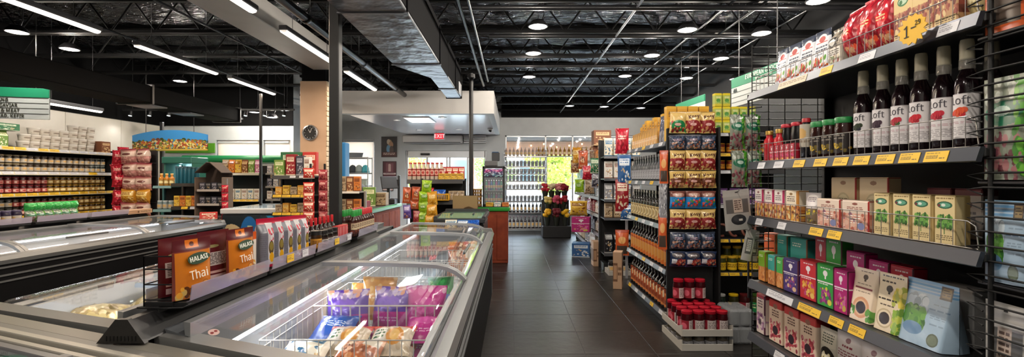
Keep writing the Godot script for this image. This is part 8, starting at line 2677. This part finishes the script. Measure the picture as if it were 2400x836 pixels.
	for q in goods:
		var o := put(bag(q[3], q[4], q[5], q[6], "pillow", int(absf(q[0]) * 30) % 7), "frozen_bag", q[7], "food bag", "", Vector3(q[0], q[1], -q[2]), rng.randf_range(-0.2, 0.2), rng.randf_range(-0.06, 0.06))
		o.rotation.x = -0.25
	for q in [[-0.95, 2.62, "blue_bag", "bluish pack lying flat in the near basket"], [-0.82, 2.42, "bread_pack", "left bread pack lying in the near basket"], [-0.6, 2.42, "bread_pack", "right bread pack lying in the near basket"], [-0.46, 2.6, "magenta_bag", "magenta bag lying at the right of the near basket"], [-0.95, 2.22, "pack_14", "pale pack lying at the near end of the near basket"], [-0.7, 2.2, "meat_pack", "brown pack lying at the near end of the near basket"]]:
		for j in 2:
			var o := put(bag(q[2], 0.22, 0.24, 0.1, "pillow", j), "frozen_bag", q[3] + ("" if j else ", under another"), "food bag", "", Vector3(q[0], 0.57 + 0.09 * j, -q[1] + 0.1), 0.0)
			o.rotation.x = -PI / 2 + 0.3
	# packs in the freezer behind the ledge
	var gn := 0
	for q in [[-1.95, 2.35], [-2.2, 2.5], [-1.8, 2.6], [-2.05, 2.75], [-2.3, 2.8], [-1.75, 2.95], [-2.0, 3.1], [-2.25, 3.2], [-1.8, 3.4], [-2.05, 3.6]]:
		var foil := gn % 3 != 0
		for j in 2:
			var o := put(bag("foil_pack" if foil else "meat_pack", 0.3, 0.3, 0.12, "pillow", (gn + j) % 5), "frozen_pack", ("golden foil pack" if foil else "brown meat pack") + " in the freezer behind the ridge" + ("" if j else ", lower layer"), "food pack", ("golden foil packs" if foil else "brown meat packs") + " behind the ridge", Vector3(q[0], 0.44 + 0.24 * j + 0.02 * (gn % 3), -q[1] + 0.15), rng.randf_range(-0.5, 0.5))
			o.rotation.x = -PI / 2 + 0.12
		gn += 1
	gn = 0
	for k in 6:
		for j in 3:
			var o := put(bag(["bread_pack", "meat_pack", "pack_14", "snack_bag"][(k + j) % 4], 0.26, 0.28, 0.14, "pillow", (k + j) % 5), "frozen_pack", ["pale bread pack", "brown meat pack", "cream pack", "orange-topped pack"][(k + j) % 4] + " in the freezer across the left aisle", "food pack", ["pale bread packs", "brown meat packs", "cream packs", "orange-topped packs"][(k + j) % 4] + " across the left aisle", Vector3(-4.9 + 0.24 * j, 0.6, -4.4 - 0.42 * k), rng.randf_range(-0.4, 0.4))
			o.rotation.x = -PI / 2 + 0.15

func pouch_thai(at: Vector3, turn: float, label: String) -> Node3D:
	var o := put(bag("thai_front", 0.19, 0.235, 0.075, "pouch", 1), "curry_pouch", label, "pouch", "", at, turn)
	var em := MB.new()
	var pts := PackedVector2Array()
	for k in 20:
		var a := TAU * k / 20.0
		pts.append(Vector2(cos(a) * 0.056 * (1.0 + 0.05 * cos(3 * a)), sin(a) * 0.023))
	em.prism(pts, 0.001, -0.001)
	var e := part("emblem", em, mat("1c3c24", 0.4), o, Vector3(0.005, 0.155, 0.0275))
	e.rotation = Vector3(-0.18, 0, 0.08)
	part("lettering", lettering("HALASI", 0.02, 0.0012), mat("e6e6da"), e, Vector3(0, 0, 0.0016))
	var t := part("lettering", lettering("Thai", 0.037, 0.0012, 0.0, "Droid Sans", 400), mat("f0e6d4"), o, Vector3(-0.002, 0.093, 0.037))
	t.rotation = Vector3(-0.12, 0, 0.06)
	return o
